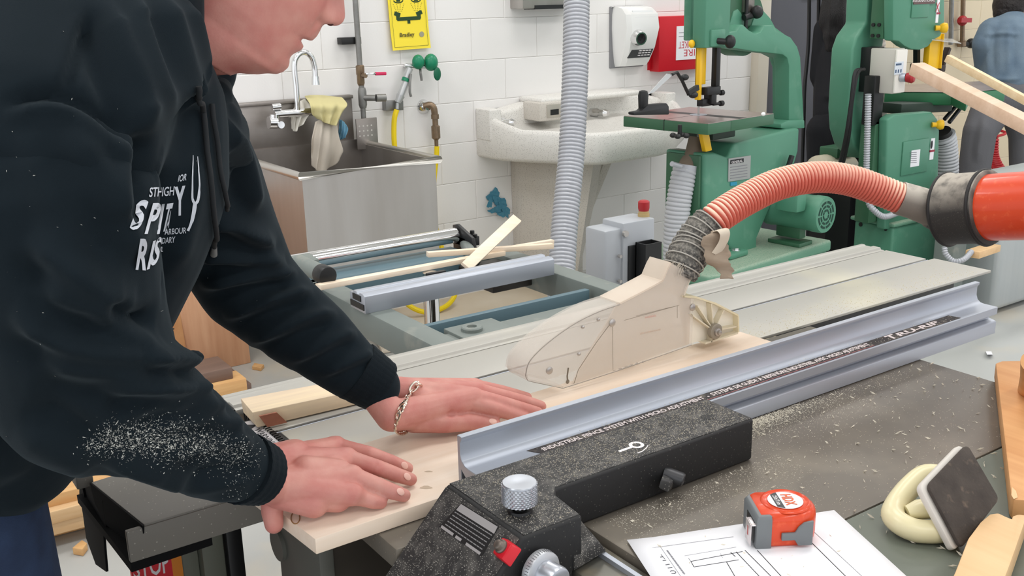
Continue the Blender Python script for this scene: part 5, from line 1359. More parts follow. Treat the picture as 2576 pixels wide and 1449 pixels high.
# pipes and red coil on the far wall
T = thing('wall_pipe', 'pair of thin air pipes with a red valve handle on the cream wall', 'pipe', (6.75, WY, .9))
build('riser', MB().cyl(at_y(2395, -60, WY - .04), at_y(2392, 112, WY - .04), .016), M_galv, T)
build('riser', MB().cyl(at_y(2424, -60, WY - .04), at_y(2421, 105, WY - .04), .016).cyl(at_y(2419, 104, WY - .04), at_y(2419, 116, WY - .04), .03), M_brass, T)
build('valve_handle', MB().bar(at_y(2414, 51, WY - .08), at_y(2440, 51, WY - .08), .03, .03).ball(at_y(2421, 52, WY - .05), .035), M_redbtn, T)
build('tap', MB().cyl(at_y(2420, 112, WY - .04), at_y(2470, 109, WY - .08), .018).ball(at_y(2443, 109, WY - .06), .035).cyl(at_y(2443, 100, WY - .06), at_y(2443, 118, WY - .06), .018), M_black_m, T)
hx = at_d(2500, 395, 6.6)
pts = [at_d(2512, 325, 6.7), at_d(2525, 330, 6.7), at_d(2505, 345, 6.7)]
cpth = spline([at_d(2500, 345, 6.7), at_d(2497, 375, 6.7), at_d(2500, 400, 6.7), at_d(2512, 422, 6.65), at_d(2532, 434, 6.6)], 180)
T = thing('air_hose_coil', 'red coiled air hose hanging between the trouser legs of the person in denim', 'hose', tuple(at_d(2500, 400, 6.7)))
coil = []
for i in range(180):
    a_ = i * .62; q = cpth[i]; r_ = .028 + .018 * (i / 180)
    coil.append(q + RT * r_ * math.cos(a_) + (FW * .5 + UP * .35) * r_ * math.sin(a_))
build('coil', MB().tube(coil, .009, 6), mat('coil_red', (196, 36, 44), .4), T)
build('coil_lead', MB().tube(spline([at_d(2500, 345, 6.7), at_d(2530, 335, 6.75), at_d(2505, 322, 6.8), at_d(2495, 300, 7.0)], 20), .009, 6), MATS['coil_red'], T)
tag(build('foam_chip', MB().box(*[v for v in ()]) if False else MB().hexa([tuple(at_z(x, y, .001)) for x, y in ((2480, 884), (2494, 884), (2497, 892), (2483, 892))], [tuple(at_z(x, y, .02)) for x, y in ((2480, 884), (2494, 884), (2497, 892), (2483, 892))]), M_paper), 'white offcut chip on the bare floor beyond the saw table', 'chip')

# ================================================================== things on the saw table
# drawing sheet
a_ = math.radians(-21)
pu, pv = np.array([math.cos(a_), math.sin(a_), 0]), np.array([math.sin(a_), -math.cos(a_), 0])
pv = np.array([-.38, -.925, 0])
po = at_z(1577, 1363, TZ + .001)
PW, PH = .262, .24
def pp(u, v, l=0.0): return tuple(po + pu * u + pv * v + np.array([0, 0, .0006 + l + .003 * max(0, .02 - u) / .02 * .5]))
T = thing('drawing_sheet', 'white drawing sheet with a joint plan under the orange tape measure', 'paper', (float(po[0]) + .1, float(po[1]) - .1, TZ))
G = [[pp(PW * i / 8, PH * j / 8) for i in range(9)] for j in range(9)]
o = build('sheet', MB().sheet(G), M_paper, T); md = o.modifiers.new('thickness', 'SOLIDIFY'); md.thickness = .0004
p = MB()
def on_p(px, py): return at_z(px, py, TZ + .0024)
def ink(mb, pts, wd=.0005):
    for x, y in zip(pts[:-1], pts[1:]): mb.bar(on_p(*x), on_p(*y), wd, .0002)
ink(p, [(1738, 1412), (1868, 1387)], .0006); ink(p, [(1738, 1412), (1746, 1426), (1858, 1408)], .0006)
ink(p, [(1738, 1412), (1732, 1404)], .0003)
for (x0, y0, x1, y1) in ((1852, 1388, 1920, 1460), (1874, 1384, 1950, 1460), (1905, 1384, 1975, 1460), (1828, 1414, 1850, 1452), (2035, 1358, 2130, 1452), (1838, 1389, 1850, 1400)):
    ink(p, [(x0, y0), (x1, y1)], .0007)
build('drawn_line', p, M_ink, T)
p = MB()
ink(p, [(1627, 1380), (1845, 1350)], .0004); ink(p, [(1627, 1380), (1672, 1449), (1690, 1475)], .0004); ink(p, [(1662, 1376), (1712, 1449), (1730, 1475)], .0004); ink(p, [(1722, 1398), (1852, 1376)], .0003)
ink(p, [(2046, 1336), (2168, 1449)], .0004); ink(p, [(1812, 1392), (1818, 1403)], .0003)
build('faint_line', p, M_inkg, T)
p = MB()
t0, t1 = on_p(1644, 1398), on_p(1682, 1444)
du = norm(t1 - t0); dvv = np.array([-du[1], du[0], 0])
lettering(p, 'TLJ10', t0, du, dvv, width=float(np.linalg.norm(t1 - t0)) * 1.05, height=.0095)
build('sheet_lettering', p, mat('ink_mid', (92, 92, 98), .7), T)
p = MB()
t0, t1 = on_p(1678, 1384), on_p(1722, 1444)
du = norm(t1 - t0); dvv = np.array([-du[1], du[0], 0])
k = 0.0
L0 = float(np.linalg.norm(t1 - t0))
while k < L0:
    w_ = RNG.uniform(.002, .006); p.bar(t0 + du * k, t0 + du * min(L0, k + w_), .0018, .0002); k += w_ + .001
build('small_print', p, M_inkg, T)

# tape measure
tr = math.radians(-32)
tO = np.array([.792, .684, TZ + .0012])
T = thing('tape_measure', 'orange and grey tape measure lying on its side on the drawing sheet', 'tape measure', tO, tr)
bl = dict(parent=T, local=True)
TL, TW, TH = .0745, .062, .0415
def outline(inset):
    pts = [(.0 + inset, .0 + inset), (.050, .0 + inset)]
    for k in range(1, 9):
        t = -math.pi / 2 + math.pi * k / 9
        pts.append((.046 + (TL - .046 - inset) * math.cos(t), .031 + (.031 - inset) * math.sin(t)))
    pts += [(.046, TW - inset), (.012, TW - inset), (.0 + inset, .052)]
    return pts
rings = []
for (z, ins) in ((0, .004), (.004, .001), (.010, 0), (TH - .010, 0), (TH - .004, .002), (TH, .007)):
    rings.append([(x, y, z) for x, y in outline(ins)])
build('case', MB().loft(rings), M_orange, smooth=60, **bl)
build('raised_disc', MB().lathe((.040, .031, TH - .001), (0, 0, 1), [(0, .0285), (.002, .0275), (.003, .0255), (.0012, .0235), (.0012, .020)], 48), M_orange, smooth=50, **bl)
M_tg = mat('tape_grey', (112, 116, 118), .5)
nose_ = [(-.0012, -.0012), (.0165, -.0012), (.014, .012), (.0095, .031), (.014, .05), (.016, TW + .0008), (.010, TW + .0008), (-.0012, .0525)]
nr = []
for z, s_ in ((.001, 0), (TH - .006, 0), (TH - .0015, .0025)):
    nr.append([(x + (s_ if x < .005 else 0), y + (s_ if y < .005 else (-s_ if y > .05 else 0)), z) for x, y in nose_])
build('grey_bumper', MB().loft(nr), M_tg, bevel=.001, **bl)
build('tape_mouth', MB().box(-.0018, .004, .006, .036, .005, .030), M_black, **bl)
hk = MB()
hh = [(-.0045, .010, .004), (-.0045, .036, .004), (-.0045, .036, .029), (-.0045, .028, .026), (-.0045, .018, .026), (-.0045, .010, .029)]
hk = MB().prism([(-.006, .009, .003), (-.006, .034, .003), (-.0065, .036, .030), (-.006, .026, .0325), (-.006, .010, .0315)], (-.0014, 0, 0)).prism([(-.004, .010, .003), (-.004, .034, .003), (-.004, .034, .0055), (-.004, .010, .0055)], (-.003, 0, 0))
build('hook', MB().box(-.0075, -.006, .001, .021, .004, .030).box(-.006, .004, .001, .021, .028, .0295), mat('hook_white', (214, 206, 206), .3, .5), bevel=.001, **bl)
build('hook_slot', MB().box(-.0078, -.0072, .0095, .0125, .013, .024), mat('slot_red', (170, 60, 56), .5), **bl)
lk = MB().prism([(.046, -.0035, .006), (.053, -.006, .004), (.064, -.005, .004), (.069, .0, .010), (.069, .0, .030), (.064, -.005, .031), (.053, -.006, .027), (.046, -.003, .020), (.030, -.002, .018), (.030, -.002, .010)], (0, .004, 0))
lk = MB().prism([(.027, 0, .011), (.042, 0, .011), (.046, 0, .004), (.062, 0, .004), (.062, 0, .034), (.052, 0, .032), (.046, 0, .027), (.042, 0, .020), (.027, 0, .020)], (0, -.0035, 0))
build('thumb_lock', lk, M_tg, bevel=.001, **bl)
build('round_label', MB().cyl((.040, .031, TH + .0008), (.040, .031, TH + .0014), .0198, n=40), M_paper, **bl)
def disc_band(x0, x1, r, zz, mb):
    q = []
    for x in np.linspace(x0, x1, 8): q.append((x, math.sqrt(max(0, r * r - x * x))))
    for x in np.linspace(x1, x0, 8): q.append((x, -math.sqrt(max(0, r * r - x * x))))
    mb.prism([(.040 + x, .031 + y, zz) for x, y in q], (0, 0, .0003)); return mb
build('label_band', disc_band(-.0135, -.0055, .0194, TH + .0014, MB()), mat('band_dark', (60, 62, 64), .5), **bl)
p = MB()
lettering(p, 'HDX', (.0375, .044, TH + .0019), (0, -1, 0), (1, 0, 0), width=.026, height=.0125, bold=.03)
build('label_lettering', p, mat('label_orange', (222, 96, 48), .5), **bl)
p = MB()
lettering(p, '25ft/7.6m', (.0278, .042, TH + .0021), (0, -1, 0), (1, 0, 0), width=.022, height=.0052, bold=.02)
build('band_lettering', p, M_ink_white, **bl)

# push pad
M_pad = mat('pad_white', (214, 208, 200), .5)
M_foam = mat('foam_dark', (54, 48, 45), .95, var=((84, 76, 70), 40, .7), bump=(300, .6, .001), dust=((110, 96, 84), 90, .60, .8))
M_hand = mat('handle_cream', (222, 212, 172), .32, sss=.0)
pB, pL, pT = at_d(2404, 1388, 1.115), at_d(2316, 1222, 1.135), at_d(2420, 1114, 1.185)
pR = pT + (pB - pL)
pR = at_d(2504, 1258, 1.165)
T = thing('push_pad', 'cream push pad with worn black foam propped on its loop handle', 'push block', (float(pB[0]), float(pB[1]), TZ))
nn = norm(np.cross(pR - pL, pT - pB)); 
if np.dot(nn, FW) > 0: nn = -nn
def quadgrid(A, B, C, D, n=10, rnd=.12):
    """rounded quad outline"""
    out = []
    pts = [A, B, C, D]
    for i in range(4):
        p0, p1, p2 = pts[i - 1], pts[i], pts[(i + 1) % 4]
        a = p1 + (p0 - p1) * rnd; b = p1 + (p2 - p1) * rnd
        for k in range(6):
            t = k / 5; out.append((1 - t) ** 2 * a + 2 * t * (1 - t) * p1 + t * t * b)
    return out
ol = quadgrid(pB, pL, pT, pR, rnd=.10)
build('pad_plate', MB().prism([tuple(x - nn * .011) for x in ol], tuple(nn * .009)), M_pad, T, bevel=.002)
cen = (pB + pL + pT + pR) / 4
ol2 = [cen + (x - cen) * .965 + 0 * nn for x in ol]
off = RT * .004
build('foam_face', MB().prism([tuple(x - nn * .002 + off) for x in ol2], tuple(nn * .006)), M_foam, T, bevel=.002)
hl = [at_d(2400, 1340, 1.15), at_d(2345, 1342, 1.145), at_d(2285, 1328, 1.15), at_d(2248, 1300, 1.165), at_d(2255, 1270, 1.185), at_d(2290, 1225, 1.205), at_d(2330, 1196, 1.215), at_d(2380, 1200, 1.21)]
def rest(P, r): 
    return [np.array([q[0], q[1], max(q[2], TZ + r)]) for q in P]
build('loop_handle', MB().tube(rest(spline(hl, 40), .0125), .0132, 20), M_hand, T, smooth=60)
build('handle_boss', MB().tube([at_d(2282, 1290, 1.165), at_d(2310, 1282, 1.165), at_d(2345, 1278, 1.165)], [.008, .0115, .012], 16), M_hand, T)

# wooden push shoes at the right
zq = TZ + .026
sq = [(2505, 914), (2520, 908), (2700, 905), (2760, 1270), (2550, 1256), (2544, 1246)]
o = tag(build('push_shoe', MB().prism([tuple(at_z(x, y, zq)) for x, y in sq], (0, 0, -.025)), M_tan, bevel=.0015), 'orange tan wooden push shoe with a chipped corner standing at the far right table edge', 'push block')
o['_l'] = list(o.location); o['_r'] = 0.0
build('wood_handle', MB().tube([at_z(2590, 985, zq), at_z(2594, 950, zq + .05), at_z(2600, 910, zq + .09)], [.016, .014, .016], 16), M_tan, o)
build('torn_corner', MB().prism([tuple(at_z(x, y, zq + .0004)) for x, y in ((2544, 1246), (2546, 1226), (2556, 1236), (2560, 1252), (2550, 1256))], (0, 0, .0004)), M_tan2, o)
zq = TZ + .030
sq = [(2368, 1520), (2400, 1440), (2440, 1352), (2470, 1308), (2492, 1290), (2515, 1289), (2532, 1297), (2546, 1303), (2548, 1296), (2562, 1291), (2640, 1300), (2560, 1440), (2520, 1520)]
sq = [(2360, 1530), (2404, 1434), (2436, 1352), (2466, 1312), (2490, 1292), (2512, 1289), (2530, 1298), (2545, 1304), (2547, 1297), (2561, 1292), (2585, 1295), (2545, 1410), (2500, 1530)]
tag(build('push_shoe', MB().prism([tuple(at_z(x, y, zq)) for x, y in sq], (0, 0, -.029)), M_tan2, bevel=.0025), 'pale cream wooden push stick with a bird mouth notch leaning by the foam pad', 'push block')

# ================================================================== lumber and sheets on the floor at the left
def lum(name, px, py, z, x0, x1, wd, th, m, label, grp=None, rot=0.0, y=None):
    q = at_z(px, py, z)
    yc = float(q[1]) if y is None else y
    c, s = math.cos(rot), math.sin(rot)
    def P(x, dy, zz): return (x * 1.0, yc + dy + (x - float(q[0])) * math.tan(rot), zz)
    return tag(build(name, MB().hexa([P(x0, 0, z - th), P(x1, 0, z - th), P(x1, wd, z - th), P(x0, wd, z - th)], [P(x0, 0, z), P(x1, 0, z), P(x1, wd, z), P(x0, wd, z)]), m, bevel=.003), label, 'board', grp)
lum('floor_board', 150, 1312, .085, -1.6, .75, .14, .038, M_pine, 'nearest pale pine board of the floor pile, beside the jeans', rot=-.05)
lum('floor_board', 150, 1312, .045, -1.6, .70, .15, .043, M_pine2, 'bottom pine board under the nearest one of the floor pile', rot=-.05)
lum('floor_board', 180, 1275, .125, -1.6, .72, .12, .038, M_pine, 'second pine board of the floor pile, beyond the nearest', rot=-.04)
lum('floor_board', 200, 1228, .16, -1.6, .78, .15, .040, M_pine2, 'honey brown board at the back of the floor pile, just under the sleeve', rot=-.04)
lum('floor_board', 200, 1236, .118, -1.6, .78, .17, .118, M_pine, 'thick pale timber under the honey brown board of the floor pile', rot=-.04)
q0 = at_z(574, 922, .16)
lum('dark_board', 470, 948, .165, -.6, float(at_z(577, 918, .165)[0]), .16, .045, M_brown, 'dark brown board on top of the pile by the plywood sheets', rot=-.03)
lum('honey_board', 470, 985, .12, -.6, float(at_z(618, 950, .12)[0]), .11, .06, M_pine2, 'honey coloured board with a broken end below the dark brown one', rot=-.02)
lum('pile_board', 470, 1000, .058, -.6, float(at_z(628, 965, .05)[0]), .42, .056, M_brown, 'brown board at the bottom of the pile by the plywood sheets', rot=-.03)
tag(build('floor_offcut', MB().prism([tuple(at_z(x, y, .022)) for x, y in ((182, 1378), (206, 1358), (219, 1366), (207, 1382))], (0, 0, -.021)), M_pine2, bevel=.001), 'small pine offcut block lying alone on the floor by the sliding bed', 'offcut')
for (x, y, l) in ((640, 915, 'pale chip of wood on the floor nearest the plywood corner'),):
    tag(build('floor_chip', MB().prism([tuple(at_z(a, b, .014)) for a, b in ((634, 922), (640, 913), (664, 917), (656, 926))], (0, 0, -.013)), M_pine2), l, 'chip')
# leaning sheets
px1, yl0 = 1.385, 4.03
def sheet_lean(name, x0, x1, h, yb, yt, m, label, th=.018):
    return tag(build(name, MB().hexa([(x0, yb, 0.001), (x1, yb, 0.001), (x1, yb + th, 0.001), (x0, yb + th, 0.001)], [(x0, yt, h), (x1, yt, h), (x1, yt + th, h), (x0, yt + th, h)]), m, bevel=.001), label, 'sheet')
sheet_lean('plywood_sheet', 1.12, 1.39, .36, 4.00, 4.03, M_ply, 'pinkish plywood sheet standing on the floor between the arms of the man', .04)
sheet_lean('strand_sheet', 1.00, 1.125, .62, 3.97, 4.09, M_osb, 'narrow strand board standing beside the pinkish plywood', .04)
sheet_lean('pale_sheet', .35, 1.0, .40, 3.96, 4.08, mat('sheet_cream', (222, 200, 160), .6, var=((208, 184, 142), 5, .6)), 'cream coloured sheet with pencil lines at the left of the strand board', .03)
sheet_lean('plywood_sheet', .3, 1.42, .70, 4.14, 4.20, M_ply, 'large tan plywood sheet behind the other sheets')
T = thing('wire_loop', 'thin dark wire hanging over the cream sheet', 'wire', (.95, 3.94, .1))
build('wire', MB().tube([at_y(384, 829, 3.95), at_y(410, 829, 3.95), at_y(438, 827, 3.95)], .003, 6).tube([at_y(395, 830, 3.95), at_y(397, 842, 3.95), at_y(392, 850, 3.95), at_y(384, 852, 3.95)], .003, 6), M_cable, T)

# ================================================================== sawdust and shavings
def chips(name, pts, size, m, label, curl=0.0, slim=1.0):
    mb = MB()
    for q in pts:
        t = RNG.uniform(0, 6.28); l = size * RNG.uniform(.5, 1.7); w_ = size * RNG.uniform(.22, .5) * slim
        d = np.array([math.cos(t), math.sin(t), 0]); n = np.array([-d[1], d[0], 0]); h = np.array([0, 0, size * RNG.uniform(.15, .6)])
        q = np.array(q)
        mb.add([q - d * l / 2, q - n * w_ / 2 + h * .6, q + d * l / 2 + h * curl, q + n * w_ / 2, q + h], [(0, 1, 4), (1, 2, 4), (2, 3, 4), (3, 0, 4), (0, 3, 2, 1)])
    o = build(name, mb, m, smooth=None, kind='stuff', fix=False)
    return tag(o, label, 'sawdust')
M_dust = mat('sawdust', (228, 221, 205), .9)
pts = []
def free(x, y):
    if y > .843 and x < .965: return False
    if x < .69 and y < .86: return False
    if (x - .83) ** 2 / .045 ** 2 + (y - .70) ** 2 / .045 ** 2 < 1: return False
    return True
for k in range(5200):
    # heaviest along the fence right of the head, thinning towards the front
    if RNG.random() < .45:
        x = .965 + abs(RNG.gauss(0, .18)); y = .932 - abs(RNG.gauss(0, .035))
    elif RNG.random() < .55:
        x = RNG.uniform(.70, 1.0); y = .838 - abs(RNG.gauss(0, .05))
    else:
        x = RNG.uniform(.70, 1.47); y = RNG.uniform(.66, .935)
    if free(x, y) and y > .60 and x < 1.47: pts.append((x, y, TZ + .0002))
chips('sawdust', pts, .0014, M_dust, 'fine pale sawdust scattered over the brown saw top along the fence')
pts = []
for k in range(260):
    x = RNG.uniform(.70, 1.47); y = RNG.uniform(.62, .93)
    if free(x, y): pts.append((x, y, TZ + .0003))
for k in range(26): pts.append((RNG.uniform(.93, 1.06), RNG.uniform(.53, .66), TZ + .0003))
chips('wood_shaving', pts, .0060, mat('shaving_pale', (232, 224, 206), .8), 'larger curled wood shavings strewn over the saw top', 1.2, .42)
pts = []
for k in range(3000):
    x = .972 + abs(RNG.gauss(0, .09)); y = .936 - abs(RNG.gauss(0, .014))
    if x < 1.4 and y > .85 and not (.972 < x < 1.01 and y > .915): pts.append((x, y, TZ + RNG.uniform(0, .0015)))
chips('sawdust_drift', pts, .0021, M_dust, 'small drift of pale sawdust heaped against the fence beyond the black head')
pts = [(RNG.uniform(.64, .955), RNG.uniform(.85, .926), HZ + .0008) for k in range(1500)] + [(RNG.uniform(.545, .615), RNG.uniform(.782, .926), HZ + .0008) for k in range(420)]
chips('sawdust_film', pts, .0021, mat('sawdust_grey', (176, 168, 152), .9), 'grey sawdust sprinkled over the top of the black fence head')
pts = [(RNG.uniform(.9, 2.05), 1.185 + abs(RNG.gauss(0, .04)), TZ + .0004) for k in range(1600)]
pts = [q for q in pts if q[1] < 1.32]
chips('sawdust_streak', pts, .0017, mat('sawdust_yellow', (226, 212, 174), .9), 'yellowish sawdust along the near plank of the sliding table')
pts = [(RNG.uniform(sx0, sx1), RNG.uniform(.942, .978), .9212) for k in range(420)]
chips('sawdust_flecks', pts, .0017, M_dust, 'specks of sawdust along the black fence sticker')

# ================================================================== people
def remesh(mb, voxel, smooth_n=4, lam=.5, mu=-.52):
    """union of overlapping closed shapes -> one continuous skin (verts, quads)"""
    me = bpy.data.meshes.new('skin_tmp'); me.from_pydata(mb.v, [], mb.f); me.update()
    b = bmesh.new(); b.from_mesh(me); bmesh.ops.recalc_face_normals(b, faces=b.faces[:]); b.to_mesh(me); b.free()
    o = bpy.data.objects.new('skin_tmp', me); COL.objects.link(o)
    m = o.modifiers.new('r', 'REMESH'); m.mode = 'VOXEL'; m.voxel_size = voxel; m.use_smooth_shade = True
    dg = bpy.context.evaluated_depsgraph_get(); e = o.evaluated_get(dg); m2 = e.to_mesh()
    V = np.empty(len(m2.vertices) * 3); m2.vertices.foreach_get('co', V); V = V.reshape(-1, 3)
    F_ = [tuple(p.vertices) for p in m2.polygons]
    E_ = np.empty(len(m2.edges) * 2, int); m2.edges.foreach_get('vertices', E_); E_ = E_.reshape(-1, 2)
    e.to_mesh_clear(); bpy.data.objects.remove(o); bpy.data.meshes.remove(me)
    V = relax(V, E_, smooth_n, lam, mu)
    return V, F_, E_
def relax(V, E_, n, lam=.5, mu=-.52, mask=None):
    deg = np.bincount(E_.ravel(), minlength=len(V)).astype(float)[:, None]
    for i in range(n):
        for k in (lam, mu):
            if k == 0: continue
            S = np.zeros_like(V); np.add.at(S, E_[:, 0], V[E_[:, 1]]); np.add.at(S, E_[:, 1], V[E_[:, 0]])
            d = (S / np.maximum(deg, 1) - V) * k
            V = V + (d if mask is None else d * mask[:, None])
    return V
def normals(V, F_):
    Q = np.array([f[:4] if len(f) >= 4 else (f[0], f[1], f[2], f[2]) for f in F_])
    n = np.cross(V[Q[:, 2]] - V[Q[:, 0]], V[Q[:, 3]] - V[Q[:, 1]])
    N_ = np.zeros_like(V)
    for k in range(4): np.add.at(N_, Q[:, k], n)
    return N_ / np.maximum(np.linalg.norm(N_, axis=1), 1e-12)[:, None]
def cone(mb, p0, r0, p1, r1, n=20):
    """rounded cone between two points"""
    p0, p1 = np.array(p0, float), np.array(p1, float)
    u, v, a = frame_of(p1 - p0); L_ = float(np.linalg.norm(p1 - p0))
    prof = []
    for k in range(1, 6): t = math.pi / 2 * k / 5; prof.append((-r0 * math.cos(t), r0 * math.sin(t)))
    for k in range(0, 5): t = math.pi / 2 * k / 5; prof.append((L_ + r1 * math.sin(t), r1 * math.cos(t)))
    mb.lathe(p0, tuple(a), [(-r0 * .999, r0 * .06)] + prof + [(L_ + r1 * .999, r1 * .06)], n)
def chain(mb, pts, n=20):
    for (p0, r0), (p1, r1) in zip(pts[:-1], pts[1:]): cone(mb, p0, r0, p1, r1, n)
def raw(V, F_):
    m = MB(); m.v = [tuple(x) for x in V]; m.f = F_; return m
def folds(V, N_, strokes, side=True):
    """press creases and ridges into a cloth skin: each stroke follows a line across the cloth (given where it is seen), width and height in metres"""
    P = to_px(V); vis = -(N_ @ FW) > -.15
    out = np.zeros(len(V))
    for (line, wd, amp, d0, d1) in strokes:
        L_ = spline(line, 40); best = np.full(len(V), 1e9); sgn = np.zeros(len(V)); tt = np.zeros(len(V))
        for i in range(39):
            a, b = L_[i], L_[i + 1]; ab = b - a
            w_ = P[:, :2] - a; t = np.clip((w_ @ ab) / (ab @ ab), 0, 1)
            dv = w_ - t[:, None] * ab; dd = np.linalg.norm(dv, axis=1)
            cr = ab[0] * w_[:, 1] - ab[1] * w_[:, 0]
            m = dd < best; best[m] = dd[m]; sgn[m] = np.sign(cr[m]); tt[m] = (i + t[m]) / 39
        wpx = wd * F_PX / P[:, 2]
        x = best / wpx
        taper = np.clip(np.minimum(tt, 1 - tt) * 5, 0, 1)
        g = np.exp(-np.abs(x) ** 1.6) * taper * amp
        if side: g = g * (1.0) - np.exp(-((best * sgn / wpx - 1.5) ** 2)) * taper * amp * .55
        ok = vis & (P[:, 2] > d0) & (P[:, 2] < d1)
        out += np.where(ok, g, 0)
    return V + N_ * out[:, None]

M_skin = mat('skin', (208, 150, 137), .5, sss=.08, var=((190, 114, 106), 34, .9), bump=(420, .25, .0006))
M_skin_face = M_skin
M_hood = mat('hoodie_navy', (18, 26, 31), .92, var=((23, 32, 38), 9, .5), bump=(1400, .4, .0004), spec=.15, sheen=.08)
M_rib = mat('hoodie_rib', (18, 25, 30), .92, bump=(700, .5, .0008), spec=.15, sheen=.06)
M_jean = mat('denim', (26, 40, 66), .85, var=((40, 58, 88), 40, .8), bump=(800, .5, .0008))

D_ = at_d
# ---- head, built as a skin of rings from neck to crown
hd_r = ray(700, 100); hr = norm([hd_r[0], hd_r[1], 0])
Fh = np.array([hr[1], -hr[0], 0.0])
PT = math.radians(40)
hf = math.cos(PT) * Fh - math.sin(PT) * np.array([0, 0, 1.]); hu = math.sin(PT) * Fh + math.cos(PT) * np.array([0, 0, 1.])
hs_ = np.cross(hu, hf)            # towards the man's own left
N0 = D_(815, 62, 1.10)
def prof_pt(px, py):
    q = at_plane(px, py, N0, hr) - N0
    return float(q @ hu), float(q @ hf)
profile = [(790, -400), (850, -330), (905, -230), (915, -160), (903, -105), (880, -72), (868, -52), (868, -30), (866, -6), (868, 20), (869, 38), (866, 54), (852, 65), (838, 66), (822, 61), (812, 62), (806, 76), (797, 92), (785, 103), (772, 102), (759, 100), (763, 108), (764, 118), (757, 127), (744, 132), (733, 138), (728, 147), (729, 156), (725, 170), (712, 181), (697, 186), (673, 184), (650, 187), (628, 186), (601, 183), (580, 190)]
UF = sorted([prof_pt(*q) for q in profile])
UF = np.array(UF)
uu_ = np.linspace(UF[0, 0], UF[-1, 0], 210)
ff_ = np.interp(uu_, UF[:, 0], UF[:, 1])
base_pts = np.array([(-.30, -.12)] + [prof_pt(*q) for q in ((580, 190), (628, 186), (697, 186), (727, 164), (764, 116), (798, 72), (812, 40), (828, 0), (842, -40), (862, -75), (895, -110), (910, -160), (900, -230), (846, -330), (786, -400))])
base_pts = base_pts[np.argsort(base_pts[:, 0])]
fb_ = np.interp(uu_, base_pts[:, 0], base_pts[:, 1])
umax = float(uu_[-1])
bk = np.array([(-.13, -.150), (-.10, -.152), (-.07, -.160), (-.03, -.172), (.03, -.186), (.08, -.188), (.12, -.178), (.16, -.150), (umax + .001, -.10)])
wdt = np.array([(-.13, .056), (-.105, .056), (-.08, .058), (-.066, .058), (-.04, .064), (0, .069), (.03, .072), (.07, .076), (.11, .074), (.15, .058), (umax - .004, .030), (umax + .001, .012)])
U_M = prof_pt(761, 100)[0]
rings = []
NTH = 112
for i, u in enumerate(uu_):
    fr, fbase = ff_[i], fb_[i]
    back_ = np.interp(u, bk[:, 0], bk[:, 1]); wv = np.interp(u, wdt[:, 0], wdt[:, 1])
    fbase = max(fbase, back_ + .03)
    cc = back_ + (fbase - back_) * .48
    A, B = fbase - cc, cc - back_
    dn = fr - fbase
    # nose narrow, lips and chin broad
    wn = np.interp(u, [-.08, -.055, -.045, -.02, -.006, .0, .012, .03, .05], [.030, .024, .024, .026, .022, .017, .0165, .0115, .010])
    ex = np.interp(u, [-.10, -.07, -.03, .02, .1], [1.0, .80, .86, .92, .95])
    R_ = []
    for k in range(NTH):
        t = 2 * math.pi * k / NTH
        c, s = math.cos(t), math.sin(t)
        f_v = cc + (A * math.copysign(abs(c) ** (ex if c > 0 else .9), c) if c > 0 else B * c)
        s_v = wv * math.copysign(abs(s) ** (.95), s)
        if c > 0:
            f_v += dn * math.exp(-(s_v / wn) ** 2) * min(1, c * 3)
            # cheeks, eye sockets, corner of the mouth, wing of the nose
            f_v += .005 * math.exp(-((u - .012) / .022) ** 2) * math.exp(-((abs(s_v) - .040) / .016) ** 2)
            f_v -= .012 * math.exp(-((u - .047) / .012) ** 2) * math.exp(-((abs(s_v) - .031) / .014) ** 2)
            f_v -= .006 * math.exp(-((u - U_M) / .0026) ** 2) * math.exp(-(s_v / .024) ** 4)
            f_v += .005 * math.exp(-((u - .006) / .008) ** 2) * math.exp(-((abs(s_v) - .0165) / .006) ** 2)
            f_v -= .003 * math.exp(-((u + .004) / .010) ** 2) * math.exp(-((abs(s_v) - .026) / .005) ** 2)
        R_.append(tuple(N0 + hf * f_v + hu * u + hs_ * s_v))
    rings.append(R_)
sk = MB().loft(rings)
# ears
for sd in (-1, 1):
    ce = N0 + hf * -.098 + hu * .028 + hs_ * (sd * .073)
    Rm = Matrix([list(hf), list(hs_), list(hu)]).transposed()
    sk.ball(ce, (.016, .010, .031), 14, 10, R=Rm)
# neck and shoulders under the hoodie
chain(sk, [(D_(640, 0, 1.115), .064), (D_(560, 48, 1.105), .059), (D_(450, 55, 1.085), .060), (D_(360, 90, 1.06), .062)])
chain(sk, [(D_(300, 220, 1.05), .07), (D_(250, 430, 1.05), .09), (D_(120, 800, 1.10), .10), (D_(-20, 1080, 1.13), .10)])
chain(sk, [(D_(330, 250, 1.02), .06), (D_(160, 340, .90), .06), (D_(165, 600, .90), .045), (D_(225, 950, .96), .04), (D_(430, 1090, 1.04), .036), (D_(640, 1190, 1.125), .028)])
chain(sk, [(D_(390, 250, 1.10), .055), (D_(430, 350, 1.18), .055), (D_(580, 660, 1.30), .045), (D_(620, 720, 1.32), .04), (D_(800, 860, 1.345), .034), (D_(925, 962, 1.374), .022)])
